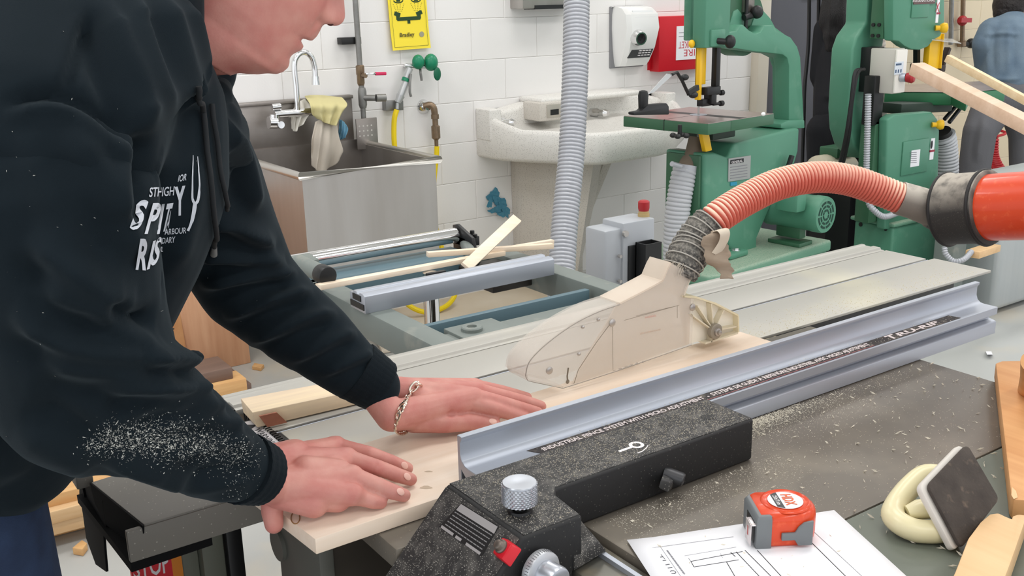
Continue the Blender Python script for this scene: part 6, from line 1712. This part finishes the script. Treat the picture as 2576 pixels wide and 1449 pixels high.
# ---- near hand, palm on the board, thumb hooked over its end
Z_ = at_z
def hand(mb, wrist, palm, fingers, extra=()):
    for (p0, r0, p1, r1) in palm: cone(mb, p0, r0, p1, r1, 16)
    for f in fingers: chain(mb, f, 14)
    for (p0, r0, p1, r1) in extra: cone(mb, p0, r0, p1, r1, 14)
nw1, nw2 = Z_(682, 1165, .948), Z_(692, 1222, .936)
kI, kM, kR, kP = Z_(846, 1128, .931), Z_(872, 1158, .932), Z_(886, 1202, .926), Z_(886, 1244, .915)
kI_n, kM_n, kR_n = kI, kM, kR
chain(sk, [(D_(560, 1150, 1.09), .024), (nw1, .0225), (Z_(740, 1150, .945), .022)]); chain(sk, [(D_(560, 1185, 1.08), .026), (nw2, .022), (Z_(745, 1225, .930), .021)])
hand(sk, None, [(nw1, .021, kI, .0150), (nw1, .021, kM, .0155), (nw2, .020, kM, .0155), (nw2, .021, kR, .0150), (nw2, .0205, kP, .0140), (Z_(735, 1240, .921), .021, Z_(850, 1256, .909), .0155), (Z_(770, 1190, .938), .021, Z_(850, 1190, .931), .017), (Z_(700, 1240, .925), .018, Z_(790, 1266, .911), .0175)],
     [[(kI, .0135), (Z_(930, 1142, .928), .0098), (Z_(985, 1162, .914), .0090), (Z_(1024, 1178, .8995), .0080)],
      [(kM, .0138), (Z_(948, 1176, .926), .0100), (Z_(1000, 1195, .911), .0092), (Z_(1033, 1206, .8995), .0081)],
      [(kR, .0134), (Z_(944, 1219, .917), .0102), (Z_(988, 1237, .907), .0095), (Z_(1016, 1246, .8990), .0083)],
      [(kP, .0128), (Z_(915, 1254, .906), .0098), (Z_(940, 1262, .902), .0088), (Z_(958, 1264, .8985), .0078)]],
     [(Z_(712, 1200, .935), .019, np.array([.375, 1.052, .916]), .0150), (np.array([.375, 1.052, .916]), .0140, np.array([.3715, 1.046, .898]), .0128), (np.array([.3715, 1.046, .898]), .0125, np.array([.3715, 1.044, .884]), .0112)])
# ---- far hand, flat on the board with its thumb along the fence
fw1, fw2 = Z_(972, 985, .948), Z_(985, 1045, .936)
kI, kM, kR, kP = Z_(1176, 1012, .930), Z_(1192, 1000, .934), Z_(1200, 985, .931), Z_(1196, 974, .922)
chain(sk, [(D_(925, 955, 1.376), .021), (fw1, .0225), (Z_(1040, 988, .944), .021)]); chain(sk, [(D_(925, 968, 1.372), .021), (fw2, .022), (Z_(1045, 1040, .928), .021)])
hand(sk, None, [(fw1, .021, kM, .015), (fw1, .021, kR, .0145), (fw1, .020, kP, .0135), (fw2, .021, kI, .0150), (fw2, .021, kM, .015), (Z_(1040, 1050, .918), .0215, Z_(1110, 1058, .912), .0175), (Z_(1060, 1010, .936), .021, Z_(1140, 1010, .930), .017)],
     [[(kI, .0130), (Z_(1240, 1028, .920), .0102), (Z_(1288, 1042, .907), .0092), (Z_(1318, 1052, .8990), .0082)],
      [(kM, .0136), (Z_(1268, 1016, .920), .0106), (Z_(1320, 1030, .907), .0096), (Z_(1352, 1038, .8990), .0085)],
      [(kR, .0130), (Z_(1275, 1000, .917), .0104), (Z_(1325, 1012, .906), .0094), (Z_(1360, 1022, .8990), .0084)],
      [(kP, .0120), (Z_(1262, 985, .911), .0098), (Z_(1300, 994, .903), .0088), (Z_(1325, 1000, .8985), .0080)],
      [(Z_(1050, 1054, .920), .0185), (Z_(1122, 1063, .912), .0146), (Z_(1188, 1062, .906), .0120), (Z_(1243, 1066, .900), .0094)]])
# legs under the jeans
hipN, hipF = D_(-130, 1160, 1.06), D_(-150, 1130, 1.22)
kneeN = np.array([hipN[0] + .02, hipN[1] - .02, .50]); ankN = np.array([hipN[0] - .02, hipN[1] + .0, .10])
kneeF = np.array([hipF[0] + .0, hipF[1] + .04, .50]); ankF = np.array([hipF[0] - .06, hipF[1] + .06, .10])
for h_, k_, a_ in ((hipN, kneeN, ankN), (hipF, kneeF, ankF)):
    chain(sk, [(h_, .075), (k_, .05), (a_, .035), (a_ + Fh * .14 - np.array([0, 0, .05]), .03)])
V, F_, E_ = remesh(sk, .0020, 3)
N_ = normals(V, F_)
# knuckle and nail relief on the fingers
def dent(c, r, amp):
    d = np.linalg.norm(V - c, axis=1); return -amp * np.exp(-(d / r) ** 2)
off = np.zeros(len(V))
for q in (Z_(1004, 1183, .915), Z_(1018, 1200, .91), Z_(1014, 1218, .908), Z_(945, 1165, .934), Z_(952, 1206, .926)): off += dent(q, .0035, .0010)
for (px, py, z, r_, a_) in ((1112, 1032, .930, .006, .0030), (1135, 1040, .926, .006, .0035), (1158, 1044, .920, .005, .0030), (1180, 1046, .914, .005, .0030), (1205, 1050, .908, .005, .0025)): off += dent(Z_(px, py, z), r_, a_)
for (px, py, d, r_, a_) in ((770, 1215, 1.17, .004, .0008), ): pass
for q in (kI_n, kM_n, kR_n): off += dent(q + np.array([0, 0, .012]), .010, -.0016)
for (px, py) in ((798, 56), (800, 46), (805, 34), (813, 20)): off += dent(at_plane(px, py, N0 - hs_ * .019, hs_), .0042, .0016)
V = V + N_ * off[:, None]
person = build('person', raw(V, F_), M_skin, smooth=80, fix=False)
tag(person, 'man in a dark navy hoodie leaning over the saw with both hands on a board', 'person')
skin_bvh = BVHTree.FromPolygons([Vector(v) for v in V], F_)
person['_l'] = list(person.location); person['_r'] = 0.0
M_nail = mat('nail', (232, 184, 170), .3)
def nail(px, py, dpx, dpy, ln=.0058, wd=.0042):
    d = Vector(ray(px, py)).normalized(); h = skin_bvh.ray_cast(Vector(CAM), d)
    if h[0] is None: return
    n = h[1] if h[1].dot(d) < 0 else -h[1]
    q2 = Vector(at_d(px + dpx, py + dpy, float(to_px(np.array(h[0]))[2]))) - h[0]
    t = (q2 - n * q2.dot(n)).normalized(); b_ = n.cross(t)
    build('fingernail', MB().ball(h[0], (ln, wd, .0009), 16, 8, R=Matrix((t, b_, n)).transposed()), M_nail, person, smooth=60)
nail(1018, 1171, 30, 12); nail(1025, 1199, 30, 10); nail(1008, 1237, 30, 8); nail(1240, 1060, 30, 0, .0060, .0042)
# eyes, brow and hair above the picture's edge
for sd in (-1, 1):
    ce = N0 + hf * -.020 + hu * .047 + hs_ * (sd * .031)
    build('eye', MB().ball(ce, .0118), mat('eye_white', (226, 220, 214), .2), person)
    build('iris', MB().ball(ce + hf * .0068, .0058), mat('iris_brown', (60, 42, 30), .2), person)
    el = [ce + hf * .012 + hs_ * (t * .013) + hu * (.004 - .003 * t * t) for t in np.linspace(-1, 1, 9)]
    build('eyelid', MB().tube(el, .0026, 8), mat('lid_skin', (150, 96, 88), .6), person)
    eb = [N0 + hf * (-.002 - .006 * abs(t)) + hu * (.066 - .004 * t * t) + hs_ * (sd * (.031 + .018 * t)) for t in np.linspace(-1, 1, 9)]
    build('eyebrow', MB().tube(eb, .0036, 8), mat('brow_brown', (70, 50, 40), .8), person)
hc = N0 + hf * -.088 + hu * .085
Rm = Matrix([list(hf), list(hs_), list(hu)]).transposed()
hair = MB()
hr_ = []
for i in range(16):
    t = math.pi * .56 * i / 15 + .02
    hr_.append([tuple(hc + hf * (-.004 + .104 * math.sin(t) * math.cos(p_)) + hs_ * (.081 * math.sin(t) * math.sin(p_)) + hu * (.112 * math.cos(t) - (.03 if math.cos(p_) < -.2 else 0) * math.sin(t))) for p_ in np.linspace(0, 2 * math.pi, 33)[:-1]])
hair.loft(hr_)
build('hair', hair, mat('hair_brown', (64, 48, 38), .8, bump=(300, .6, .002), stretch=(1, 1, 6)), person, smooth=70)
_nu, _nf = prof_pt(831, 59)
build('nostril', MB().ball(N0 + hf * _nf + hu * _nu - hs_ * .0070, (.0034, .0034, .0026)).ball(N0 + hf * _nf + hu * _nu + hs_ * .0070, (.0034, .0034, .0026)), mat('nostril_dark', (78, 40, 38), .8), person)

# ---- hoodie
hb = MB()
for (x, y, d, r_) in ():
    pass
tors = [(270, 300, 1.02, .118), (262, 430, 1.02, .122), (210, 560, 1.03, .124), (146, 700, 1.04, .123), (66, 850, 1.05, .122), (0, 980, 1.06, .115), (-36, 1062, 1.07, .108)]
chain(hb, [(D_(x, y, d), r_) for x, y, d, r_ in tors], 28)
chain(hb, [(D_(x + 30, y - 10, d + .13), r_ * .96) for x, y, d, r_ in tors], 28)
chain(hb, [(D_(x - 90, y, d - .06), r_ * .9) for x, y, d, r_ in tors[:-1]], 28)
# back and shoulders
chain(hb, [(D_(120, 330, .87), .098), (D_(170, 90, .96), .115), (D_(260, 40, 1.08), .11), (D_(360, 220, 1.17), .085)], 28)
chain(hb, [(D_(170, 90, .96), .11), (D_(60, 420, .98), .12)], 28)
chain(hb, [(D_(360, 330, 1.05), .085), (D_(432, 335, 1.17), .084)], 28)
# near sleeve
ns = [(D_(122, 500, .868), .093), (D_(150, 620, .875), .082), (D_(178, 800, .91), .083), (D_(212, 950, .945), .086), (D_(330, 1030, .99), .072), (D_(445, 1092, 1.04), .058), (D_(565, 1160, 1.085), .044), (D_(645, 1192, 1.12), .033)]
# far sleeve
fs_ = [(D_(452, 400, 1.19), .080), (D_(500, 470, 1.23), .077), (D_(560, 590, 1.29), .071), (D_(622, 712, 1.33), .065), (D_(710, 790, 1.34), .058), (D_(795, 853, 1.35), .052), (D_(880, 925, 1.362), .042), (D_(945, 972, 1.372), .034)]
chain(hb, [(D_(500, 275, 1.07), .020), (D_(545, 300, 1.10), .026), (D_(560, 330, 1.15), .03)], 20)
chain(hb, [(D_(300, -120, 1.0), .08), (D_(380, -140, 1.12), .08), (D_(520, 60, 1.21), .055), (D_(548, 190, 1.185), .022)], 20)
hb_parts = []
st = [
    # hood folds
    ([(395, -20), (425, 90), (450, 190), (472, 280)], .014, .012, .7, 1.12),
    ([(330, -20), (350, 90), (385, 200), (430, 300)], .013, .011, .7, 1.12),
    ([(265, -10), (300, 120), (345, 240), (372, 340)], .014, .012, .7, 1.1),
    ([(450, -10), (468, 80), (486, 170), (492, 240)], .010, .007, .7, 1.12),
    # shoulder seam and armhole
    ([(-10, 268), (60, 246), (130, 238), (210, 262), (290, 320), (345, 372)], .007, -.006, .6, 1.05),
    ([(240, 20), (205, 90), (180, 170), (165, 240)], .006, -.004, .6, 1.1),
    ([(360, 330), (352, 400), (340, 480), (330, 560)], .012, -.012, .6, 1.1),
    # upper arm drape
    ([(170, 300), (230, 420), (300, 560), (336, 660)], .020, .008, .6, 1.0),
    ([(60, 330), (130, 460), (190, 620), (215, 740)], .022, .006, .6, 1.0),
    ([(60, 590), (150, 660), (240, 720), (330, 760)], .016, .009, .6, 1.05),
    ([(90, 700), (180, 755), (280, 780), (378, 800)], .014, .010, .6, 1.05),
    ([(250, 740), (300, 785), (345, 800), (385, 812)], .010, -.012, .6, 1.08),
    ([(30, 780), (140, 840), (270, 872), (395, 882)], .016, .010, .6, 1.08),
    ([(330, 880), (390, 892), (440, 905), (470, 935)], .012, .012, .6, 1.12),
    ([(90, 900), (210, 930), (340, 940), (450, 960)], .015, .010, .6, 1.12),
    ([(250, 985), (350, 972), (450, 975), (520, 995)], .013, .011, .6, 1.15),
    ([(300, 1040), (400, 1020), (500, 1020), (560, 1035)], .012, .009, .6, 1.15),
    ([(380, 1085), (470, 1060), (560, 1065), (610, 1085)], .010, .007, .6, 1.18),
    ([(420, 1150), (500, 1120), (580, 1110), (640, 1120)], .009, .006, .6, 1.18),
    ([(450, 1210), (540, 1190), (600, 1180), (640, 1190)], .009, -.005, .6, 1.18),
    ([(210, 1120), (300, 1160), (400, 1195), (500, 1225)], .014, .007, .6, 1.12),
    ([(60, 1020), (150, 1060), (230, 1110), (300, 1170)], .018, -.008, .6, 1.1),
    # chest
    ([(420, 420), (400, 520), (372, 640), (340, 760)], .016, -.006, .9, 1.15),
    ([(470, 380), (476, 480), (455, 580), (420, 700)], .018, .006, .9, 1.2),
    # far sleeve
    ([(560, 300), (600, 380), (625, 460), (640, 540)], .012, .008, 1.05, 1.4),
    ([(500, 560), (570, 560), (630, 590), (690, 620)], .013, .010, 1.05, 1.45),
    ([(480, 640), (560, 640), (650, 650), (715, 660)], .013, .009, 1.05, 1.45),
    ([(500, 720), (590, 700), (680, 690), (750, 690)], .012, .009, 1.05, 1.45),
    ([(560, 800), (640, 770), (720, 745), (790, 735)], .011, .008, 1.05, 1.45),
    ([(620, 860), (700, 830), (780, 800), (850, 790)], .011, .008, 1.05, 1.45),
    ([(720, 910), (790, 880), (850, 850), (900, 840)], .010, .006, 1.05, 1.45),
    ([(800, 945), (860, 920), (910, 900), (940, 890)], .008, .005, 1.05, 1.45),
]
def cloth(name, mb, vox, k, soft):
    V, F_, E_ = remesh(mb, vox, 5)
    V = relax(V, E_, soft, .5, 0)
    V = folds(V, normals(V, F_), [(a, b * .85, c * k, d, e) for a, b, c, d, e in st])
    V = relax(V, E_, 1, .3, 0)
    hb_parts.append((V, F_))
    return build(name, raw(V, F_), M_hood, person, smooth=80, fix=False)
cloth('hoodie', hb, .0046, 2.2, 6)
sl1, sl2, hd_ = MB(), MB(), MB()
chain(sl1, ns, 28); cloth('sleeve', sl1, .0040, 2.0, 4)
chain(sl2, fs_, 28); cloth('sleeve', sl2, .0042, 2.0, 4)
chain(hd_, [(D_(300, -120, .985), .078), (D_(318, -10, .985), .073), (D_(332, 110, .985), .068), (D_(372, 220, 1.0), .052), (D_(430, 300, 1.03), .036)], 24)
chain(hd_, [(D_(385, -60, .945), .024), (D_(402, 30, .945), .024), (D_(440, 120, .955), .023), (D_(468, 205, .98), .021), (D_(484, 275, 1.01), .018), (D_(490, 330, 1.04), .014)], 18)
chain(hd_, [(D_(295, -60, .925), .030), (D_(318, 40, .925), .029), (D_(375, 150, .935), .026), (D_(418, 240, .955), .022), (D_(438, 330, .985), .015)], 18)
chain(hd_, [(D_(210, -60, .925), .030), (D_(245, 40, .925), .030), (D_(312, 160, .925), .027), (D_(360, 260, .94), .022), (D_(386, 350, .955), .013)], 18)
chain(hd_, [(D_(440, 335, 1.02), .020), (D_(470, 330, 1.06), .026), (D_(505, 285, 1.08), .029), (D_(538, 246, 1.10), .021), (D_(556, 222, 1.13), .013)], 20)
st_keep = st; st = []
cloth('hood', hd_, .0038, 1.0, 4)
st = st_keep
aV = np.vstack([v for v, f in hb_parts]); aF = []; o0 = 0
for v, f in hb_parts:
    aF += [tuple(i + o0 for i in q) for q in f]; o0 += len(v)
bvh = BVHTree.FromPolygons([Vector(v) for v in aV], aF)
def on_hood(px, py, lift=.0008):
    d = Vector(ray(px, py)).normalized()
    h = bvh.ray_cast(Vector(CAM), d)
    if h[0] is None: return None
    n = h[1] if h[1].dot(d) < 0 else -h[1]
    return np.array(h[0] + n * lift)
# cuffs
def cuff(name, a, b, r0, r1, flat=1.0):
    mb = MB(); P = [np.array(a) + (np.array(b) - np.array(a)) * t for t in np.linspace(0, 1, 14)]
    u, v, ax = frame_of(np.array(b) - np.array(a)); rg = []
    for i, p_ in enumerate(P):
        r_ = r0 + (r1 - r0) * i / 13
        r_ *= 1 + .008 * math.sin(i * 1.6)
        if i == 13: r_ *= .95
        rg.append([tuple(Vector(p_) + (u * math.cos(t) + v * math.sin(t)) * (r_ * (1 + .008 * math.cos(30 * t)))) for t in np.linspace(0, 2 * math.pi, 91)[:-1]])
    rg.append([tuple(Vector(P[-1]) - ax * .006 + (u * math.cos(t) + v * math.sin(t)) * (r1 * .86)) for t in np.linspace(0, 2 * math.pi, 91)[:-1]])
    mb.loft(rg)
    return build(name, mb, M_rib, person, smooth=60)
cuff('cuff', D_(612, 1178, 1.10), D_(662, 1194, 1.128), .0390, .0345)
cuff('cuff', D_(895, 932, 1.364), D_(960, 974, 1.378), .0415, .0362)
hm = MB()
# drawstrings
def string(pts, r_, lift):
    P = []
    for q in spline(pts, 60):
        h = on_hood(q[0], q[1], lift)
        P.append(h if h is not None else at_d(q[0], q[1], 1.1))
    P = np.array(P)
    dd = np.array([np.dot(p_ - CAM, FW) for p_ in P])
    k = np.ones(9) / 9; ds = np.convolve(np.pad(dd, 4, 'edge'), k, 'valid')
    Q = [CAM + (p_ - CAM) * (a_ / b_) for p_, a_, b_ in zip(P, np.minimum(ds, dd), dd)]
    return Q
d1s = string([(490, 218), (500, 260), (507, 310), (512, 370), (520, 450), (528, 530), (536, 590), (537, 640)], .003, .004)
build('drawstring', MB().tube(d1s, .0027, 12), mat('string_black', (30, 33, 36), .9), person)
build('string_tip', MB().cyl(d1s[-4], d1s[-1], .0030, .0042), mat('tip_frayed', (120, 122, 120), .9), person)
d2s = string([(524, 262), (528, 300), (538, 360), (545, 430), (556, 480), (566, 528)], .003, .004)
build('drawstring', MB().tube(d2s, .0025, 12), MATS['string_black'], person)
# print on the chest: letters laid on the cloth
M_print = mat('print_white', (196, 200, 208), .8)
def cloth_text(body, p0, p1, hpx, bold=.0, shear=0.0, updir=None, mb=None):
    """p0 -> p1 baseline as seen, hpx capital height"""
    P, f = text2d(body, bold, 0, 5)
    mn, mx = P.min(0), P.max(0); Q = (P - mn) / (mx - mn)
    p0, p1 = np.array(p0, float), np.array(p1, float)
    upv = np.array(updir if updir is not None else (0, -1.), float)
    pts = []; ok = True
    for a, b in Q:
        x = p0 + (p1 - p0) * a + upv * hpx * b
        h = on_hood(x[0], x[1], .0012)
        if h is None: return
        pts.append(h)
    mb.add(pts, f)
p = MB()
sl_ = (.16, -1)
cloth_text('IOR', (446, 457), (468, 453), 17, .02, updir=sl_, mb=p)
cloth_text('STHIGH', (372, 496), (436, 491), 24, .02, updir=(.1, -1), mb=p)
cloth_text('Y', (438, 543), (466, 540), 74, .05, updir=(.0, -1), mb=p)
cloth_text('S', (322, 578), (352, 576), 74, .05, updir=(.30, -1), mb=p)
cloth_text('P', (360, 589), (384, 588), 78, .05, updir=(.28, -1), mb=p)
cloth_text('I', (391, 589), (398, 588), 76, .05, updir=(.2, -1), mb=p)
cloth_text('T', (404, 582), (420, 580), 70, .04, updir=(.22, -1), mb=p)
cloth_text('A', (414, 588), (424, 570), 50, .02, updir=(.2, -1), mb=p)
cloth_text('ARBOUR', (414, 590), (468, 586), 15, .015, updir=(.06, -1), mb=p)
cloth_text('DARY', (407, 612), (440, 609), 15, .015, updir=(.1, -1), mb=p)
cloth_text('OL', (400, 633), (410, 632), 13, .015, updir=(.1, -1), mb=p)
cloth_text('R', (338, 678), (364, 680), 78, .05, updir=(.16, -1), mb=p)
cloth_text('I', (366, 678), (373, 676), 72, .05, updir=(.22, -1), mb=p)
cloth_text('S', (374, 670), (392, 664), 72, .04, updir=(.24, -1), mb=p)
# two pronged fork
def strip_px(poly):
    a = np.array(poly, float); pts = [on_hood(x, y, .0012) for x, y in poly]
    if any(q is None for q in pts): return
    p.add(pts, [tuple(range(len(pts)))])
def ribbon(line, w0, w1):
    L_ = spline(line, 16)
    for i in range(15):
        a, b = L_[i], L_[i + 1]; t = norm(b - a); n = np.array([-t[1], t[0]])
        wa, wb = (w0 + (w1 - w0) * i / 15) / 2, (w0 + (w1 - w0) * (i + 1) / 15) / 2
        strip_px([a - n * wa, b - n * wb, b + n * wb, a + n * wa])
ribbon([(484, 392), (484, 430), (484, 470), (484, 500), (490, 514)], 1.5, 7); ribbon([(495, 395), (498, 430), (500, 470), (497, 500), (490, 514)], 1.5, 7)
ribbon([(490, 510), (486, 535), (480, 560), (472, 580)], 10, 5)
build('chest_print', p, M_print, person, smooth=None, fix=False)
# sawdust clinging to the sleeve
pts = []
for k in range(4600):
    t = RNG.random()
    cx_ = 215 + 425 * t; cy_ = 1118 - 20 * math.sin(t * 3.1) + 30 * t * t
    x = cx_ + RNG.gauss(0, 16); y = cy_ + RNG.gauss(0, 14 + 16 * math.sin(3.1 * t)) + 8 * math.sin(t * 31) + 6 * math.sin(t * 83)
    if RNG.random() > .35 + .65 * math.sin(math.pi * min(1, t * 1.05)): continue
    h = on_hood(x, y, .0003)
    if h is not None: pts.append(h)
for k in range(160):
    h = on_hood(RNG.uniform(560, 655), RNG.uniform(1160, 1255), .0003)
    if h is not None: pts.append(h)
for k in range(260):
    h = on_hood(RNG.uniform(10, 650), RNG.uniform(20, 1240), .0003)
    if h is not None and k < 45: pts.append(h)
mb = MB()
for q in pts:
    s_ = .00048 * RNG.uniform(.4, 1.9) * (1.8 if RNG.random() < .08 else 1)
    d1_, d2_ = NR.normal(size=3), NR.normal(size=3); d1_ /= np.linalg.norm(d1_); d2_ /= np.linalg.norm(d2_)
    mb.add([q - d1_ * s_ * 1.4, q + d2_ * s_ * .6, q + d1_ * s_ * 1.4, q - d2_ * s_ * .6 - FW * s_ * .8], [(0, 1, 2, 3), (0, 1, 3)])
build('sleeve_sawdust', mb, mat('sleeve_dust', (196, 196, 190), .9), person, smooth=None, kind='stuff', fix=False)
# jeans, shoes
jb = MB()
cone(jb, D_(-150, 1190, 1.07), .100, D_(-150, 1160, 1.2), .105, 24)
for h_, k_, a_ in ((D_(-125, 1270, 1.075), kneeN, ankN), (hipF, kneeF, ankF)):
    chain(jb, [(h_, .092), (k_, .075), (a_ + np.array([0, 0, -.02]), .062)], 24)
V, F_, E_ = remesh(jb, .007, 5)
build('jeans', raw(V, F_), M_jean, person, smooth=80, fix=False)
for a_ in (ankN, ankF):
    sb = MB(); cone(sb, a_ + np.array([0, 0, -.055]) - Fh * .03, .043, a_ + Fh * .15 + np.array([0, 0, -.06]), .038, 16)
    V, F_, E_ = remesh(sb, .006, 3); V[:, 2] = np.maximum(V[:, 2], .002)
    build('shoe', raw(V, F_), mat('shoe_black', (34, 32, 32), .6), person, smooth=80, fix=False)
# curb chain bracelet round the far wrist
M_silver = mat('bracelet_silver', (222, 206, 190), .2, 1.0)
wa, wb = (fw1 + fw2) / 2, None
bc_ = np.array(at_z(1018, 1022, .936))
top, bot = np.array(at_z(1045, 968, .962)), np.array(at_z(1000, 1082, .916))
def on_skin(px, py, lift):
    d = Vector(ray(px, py)).normalized(); h = skin_bvh.ray_cast(Vector(CAM), d)
    if h[0] is None: return at_d(px, py, 1.39)
    return np.array(h[0]) - np.array(d) * lift
lm = [on_skin(1042, 974, .004), on_skin(1029, 992, .005), on_skin(1016, 1015, .006), on_skin(1003, 1040, .008), at_d(994, 1062, 1.345), at_d(992, 1078, 1.352), at_d(1004, 1086, 1.37), at_d(1022, 1078, 1.40), at_d(1044, 1040, 1.43), at_d(1056, 1000, 1.425), at_d(1052, 972, 1.40)]
lp = np.vstack([spline(lm + [lm[0]], 200)])
br = bpy.data.objects.new('bracelet', None); br.empty_display_size = .01; COL.objects.link(br); br.parent = person
ss = np.r_[0, np.cumsum(np.linalg.norm(np.diff(lp, axis=0), axis=1))]
nl = 26
cwr = lp.mean(0)
for k in range(nl):
    s0 = ss[-1] * k / nl
    q = np.array([np.interp(s0, ss, lp[:, j]) for j in range(3)]); q2 = np.array([np.interp((s0 + .002) % ss[-1], ss, lp[:, j]) for j in range(3)])
    t = norm(q2 - q); nrm = norm(q - cwr - t * np.dot(q - cwr, t)); bn = np.cross(t, nrm)
    tw = math.radians(38); n2 = nrm * math.cos(tw) + bn * math.sin(tw); b2 = np.cross(t, n2)
    lw = .0062 if k % 4 else .0085
    pts = [q + t * lw * math.cos(a_) + b2 * .0046 * math.sin(a_) for a_ in np.linspace(0, 2 * math.pi, 17)[:-1]]
    build('link', MB().tube(pts, .0015, 6, closed=True, flat=1.25), M_silver, br, smooth=60)

# ---- two people in the background
def figure(name, label, cat, skin_m, skin_b, vox=.008):
    V, F_, E_ = remesh(skin_b, vox, 4)
    o = build(name, raw(V, F_), skin_m, smooth=80, fix=False)
    tag(o, label, cat); o['_l'] = list(o.location); o['_r'] = 0.0
    return o
def garment(name, mb, m, par, vox=.009, fold=()):
    V, F_, E_ = remesh(mb, vox, 4)
    if fold: V = folds(V, normals(V, F_), fold)
    return build(name, raw(V, F_), m, par, smooth=80, fix=False)
M_skin2 = mat('skin_plain', (198, 140, 116), .5)
dk = 5.5
g = lambda x, y, d=0.0: at_d(x, y, dk + d)
b = MB()
chain(b, [(g(2128, -130), .085), (g(2128, -75), .075), (g(2125, -20), .055), (g(2120, 60), .10), (g(2115, 200), .10), (g(2110, 330), .10)])
for sx in (-1, 1):
    sh_ = g(2120 + sx * 34, 72)
    chain(b, [(g(2120, 50), .05), (sh_, .04), (g(2120 + sx * 58, 190, .05), .042), (g(2120 + sx * 36, 250, .25), .035), (g(2120 + sx * 16, 255, .36), .03)])
fl = g(2110, 330); 
for sx in (-.07, .07):
    f0 = fl + RT * sx; k0_ = np.array([f0[0], f0[1], .45]); a0 = np.array([f0[0], f0[1], .09])
    chain(b, [(f0, .085), (k0_, .055), (a0, .04), (a0 + np.array([.08, .09, -.05]), .035)])
pB_ = figure('person', 'person with long dark hair in black clothes standing behind the farther band saw', 'person', M_skin2, b)
j = MB()
chain(j, [(g(2122, 52), .105), (g(2112, 150), .125), (g(2112, 250), .135), (g(2115, 285), .14)], 24)
for sx in (-1, 1):
    chain(j, [(g(2120, 55), .09), (g(2120 + sx * 42, 75), .066), (g(2118 + sx * 54, 190, .05), .058), (g(2118 + sx * 34, 252, .25), .046)], 20)
M_bk = mat('cloth_black', (26, 27, 32), .9)
garment('sweater', j, M_bk, pB_, fold=[([(2080, 100), (2090, 180), (2085, 250)], .03, .012, 4, 7), ([(2070, 240), (2110, 250), (2150, 240)], .02, .012, 4, 7), ([(2140, 100), (2135, 200), (2130, 260)], .03, .010, 4, 7)])
j = MB()
cone(j, g(2112, 320), .145, g(2112, 340), .14, 24)
for sx in (-.07, .07):
    f0 = fl + RT * sx; chain(j, [(f0, .105), (np.array([f0[0], f0[1], .45]), .08), (np.array([f0[0], f0[1], .05]), .07)], 20)
garment('trousers', j, mat('trousers_black', (22, 23, 28), .9), pB_)
h_ = MB()
chain(h_, [(g(2130, -140), .10), (g(2128, -80), .105), (g(2118, 0, -.03), .105), (g(2108, 50, -.07), .10), (g(2096, 90, -.09), .055), (g(2090, 120, -.09), .03)], 20)
garment('hair', h_, mat('hair_black', (22, 20, 22), .6, bump=(60, .8, .01), stretch=(6, 6, .6)), pB_, fold=[([(2100, -40), (2092, 30), (2088, 100)], .02, .014, 4, 7), ([(2130, -40), (2122, 30), (2110, 100)], .02, .014, 4, 7)])

dk2 = 6.25
g = lambda x, y, d=0.0: at_d(x, y, dk2 + d)
b = MB()
chain(b, [(g(2560, -30), .095), (g(2560, 10), .07), (g(2545, 45), .055), (g(2535, 110), .12), (g(2535, 200), .12), (g(2535, 250), .12)])
kn1, kn2 = g(2465, 330, -.05), g(2580, 340, .05)
an1, an2 = g(2445, 430, -.02), g(2590, 470, .1)
for kn_, an_, hx_ in ((kn1, an1, 2500), (kn2, an2, 2565)):
    an_ = np.array([an_[0], an_[1], .09])
    chain(b, [(g(hx_, 260), .09), (kn_, .06), (an_, .045), (an_ + np.array([.12, .04, -.05]), .035)])
chain(b, [(g(2490, 90), .055), (g(2474, 170, .1), .045), (g(2505, 215, .3), .035)])
chain(b, [(g(2590, 90), .055), (g(2620, 170, .1), .045), (g(2600, 215, .3), .035)])
pD_ = figure('person', 'person in a faded denim jacket and grey trousers seen from behind at the right edge', 'person', M_skin2, b)
j = MB()
chain(j, [(g(2540, 62), .10), (g(2535, 100), .155), (g(2535, 170), .155), (g(2532, 200), .15)], 24)
chain(j, [(g(2500, 85), .10), (g(2482, 110), .085), (g(2480, 170, .08), .066), (g(2505, 212, .28), .055)], 20)
chain(j, [(g(2575, 85), .10), (g(2600, 110), .085), (g(2615, 170, .08), .066)], 20)
garment('jacket', j, mat('jacket_denim', (118, 136, 150), .85, var=((84, 104, 124), 8, .9), bump=(200, .5, .003)), pD_, fold=[([(2500, 60), (2497, 120), (2500, 190)], .02, -.010, 5, 8), ([(2550, 60), (2552, 120), (2550, 190)], .02, -.010, 5, 8), ([(2470, 90), (2520, 84), (2570, 88)], .014, .010, 5, 8), ([(2470, 195), (2520, 200), (2570, 198)], .014, .010, 5, 8)])
j = MB()
cone(j, g(2510, 245), .145, g(2550, 245), .145, 24)
for kn_, an_, hx_ in ((kn1, an1, 2500), (kn2, an2, 2568)):
    an_ = np.array([an_[0], an_[1], .04]); chain(j, [(g(hx_, 265), .125), (kn_, .098), (an_, .085)], 20)
garment('trousers', j, mat('trousers_grey', (98, 98, 102), .85, bump=(150, .4, .003)), pD_, fold=[([(2480, 290), (2465, 350), (2455, 410)], .025, .012, 5, 8)])
h_ = MB()
chain(h_, [(g(2560, -60), .11), (g(2555, -20), .115), (g(2540, 12), .10), (g(2528, 30), .07)], 20)
garment('hair', h_, mat('hair_dark', (30, 24, 24), .6, bump=(60, .8, .01)), pD_)

for o in bpy.data.objects:
    for k in ('_l', '_r'):
        if k in o: del o[k]
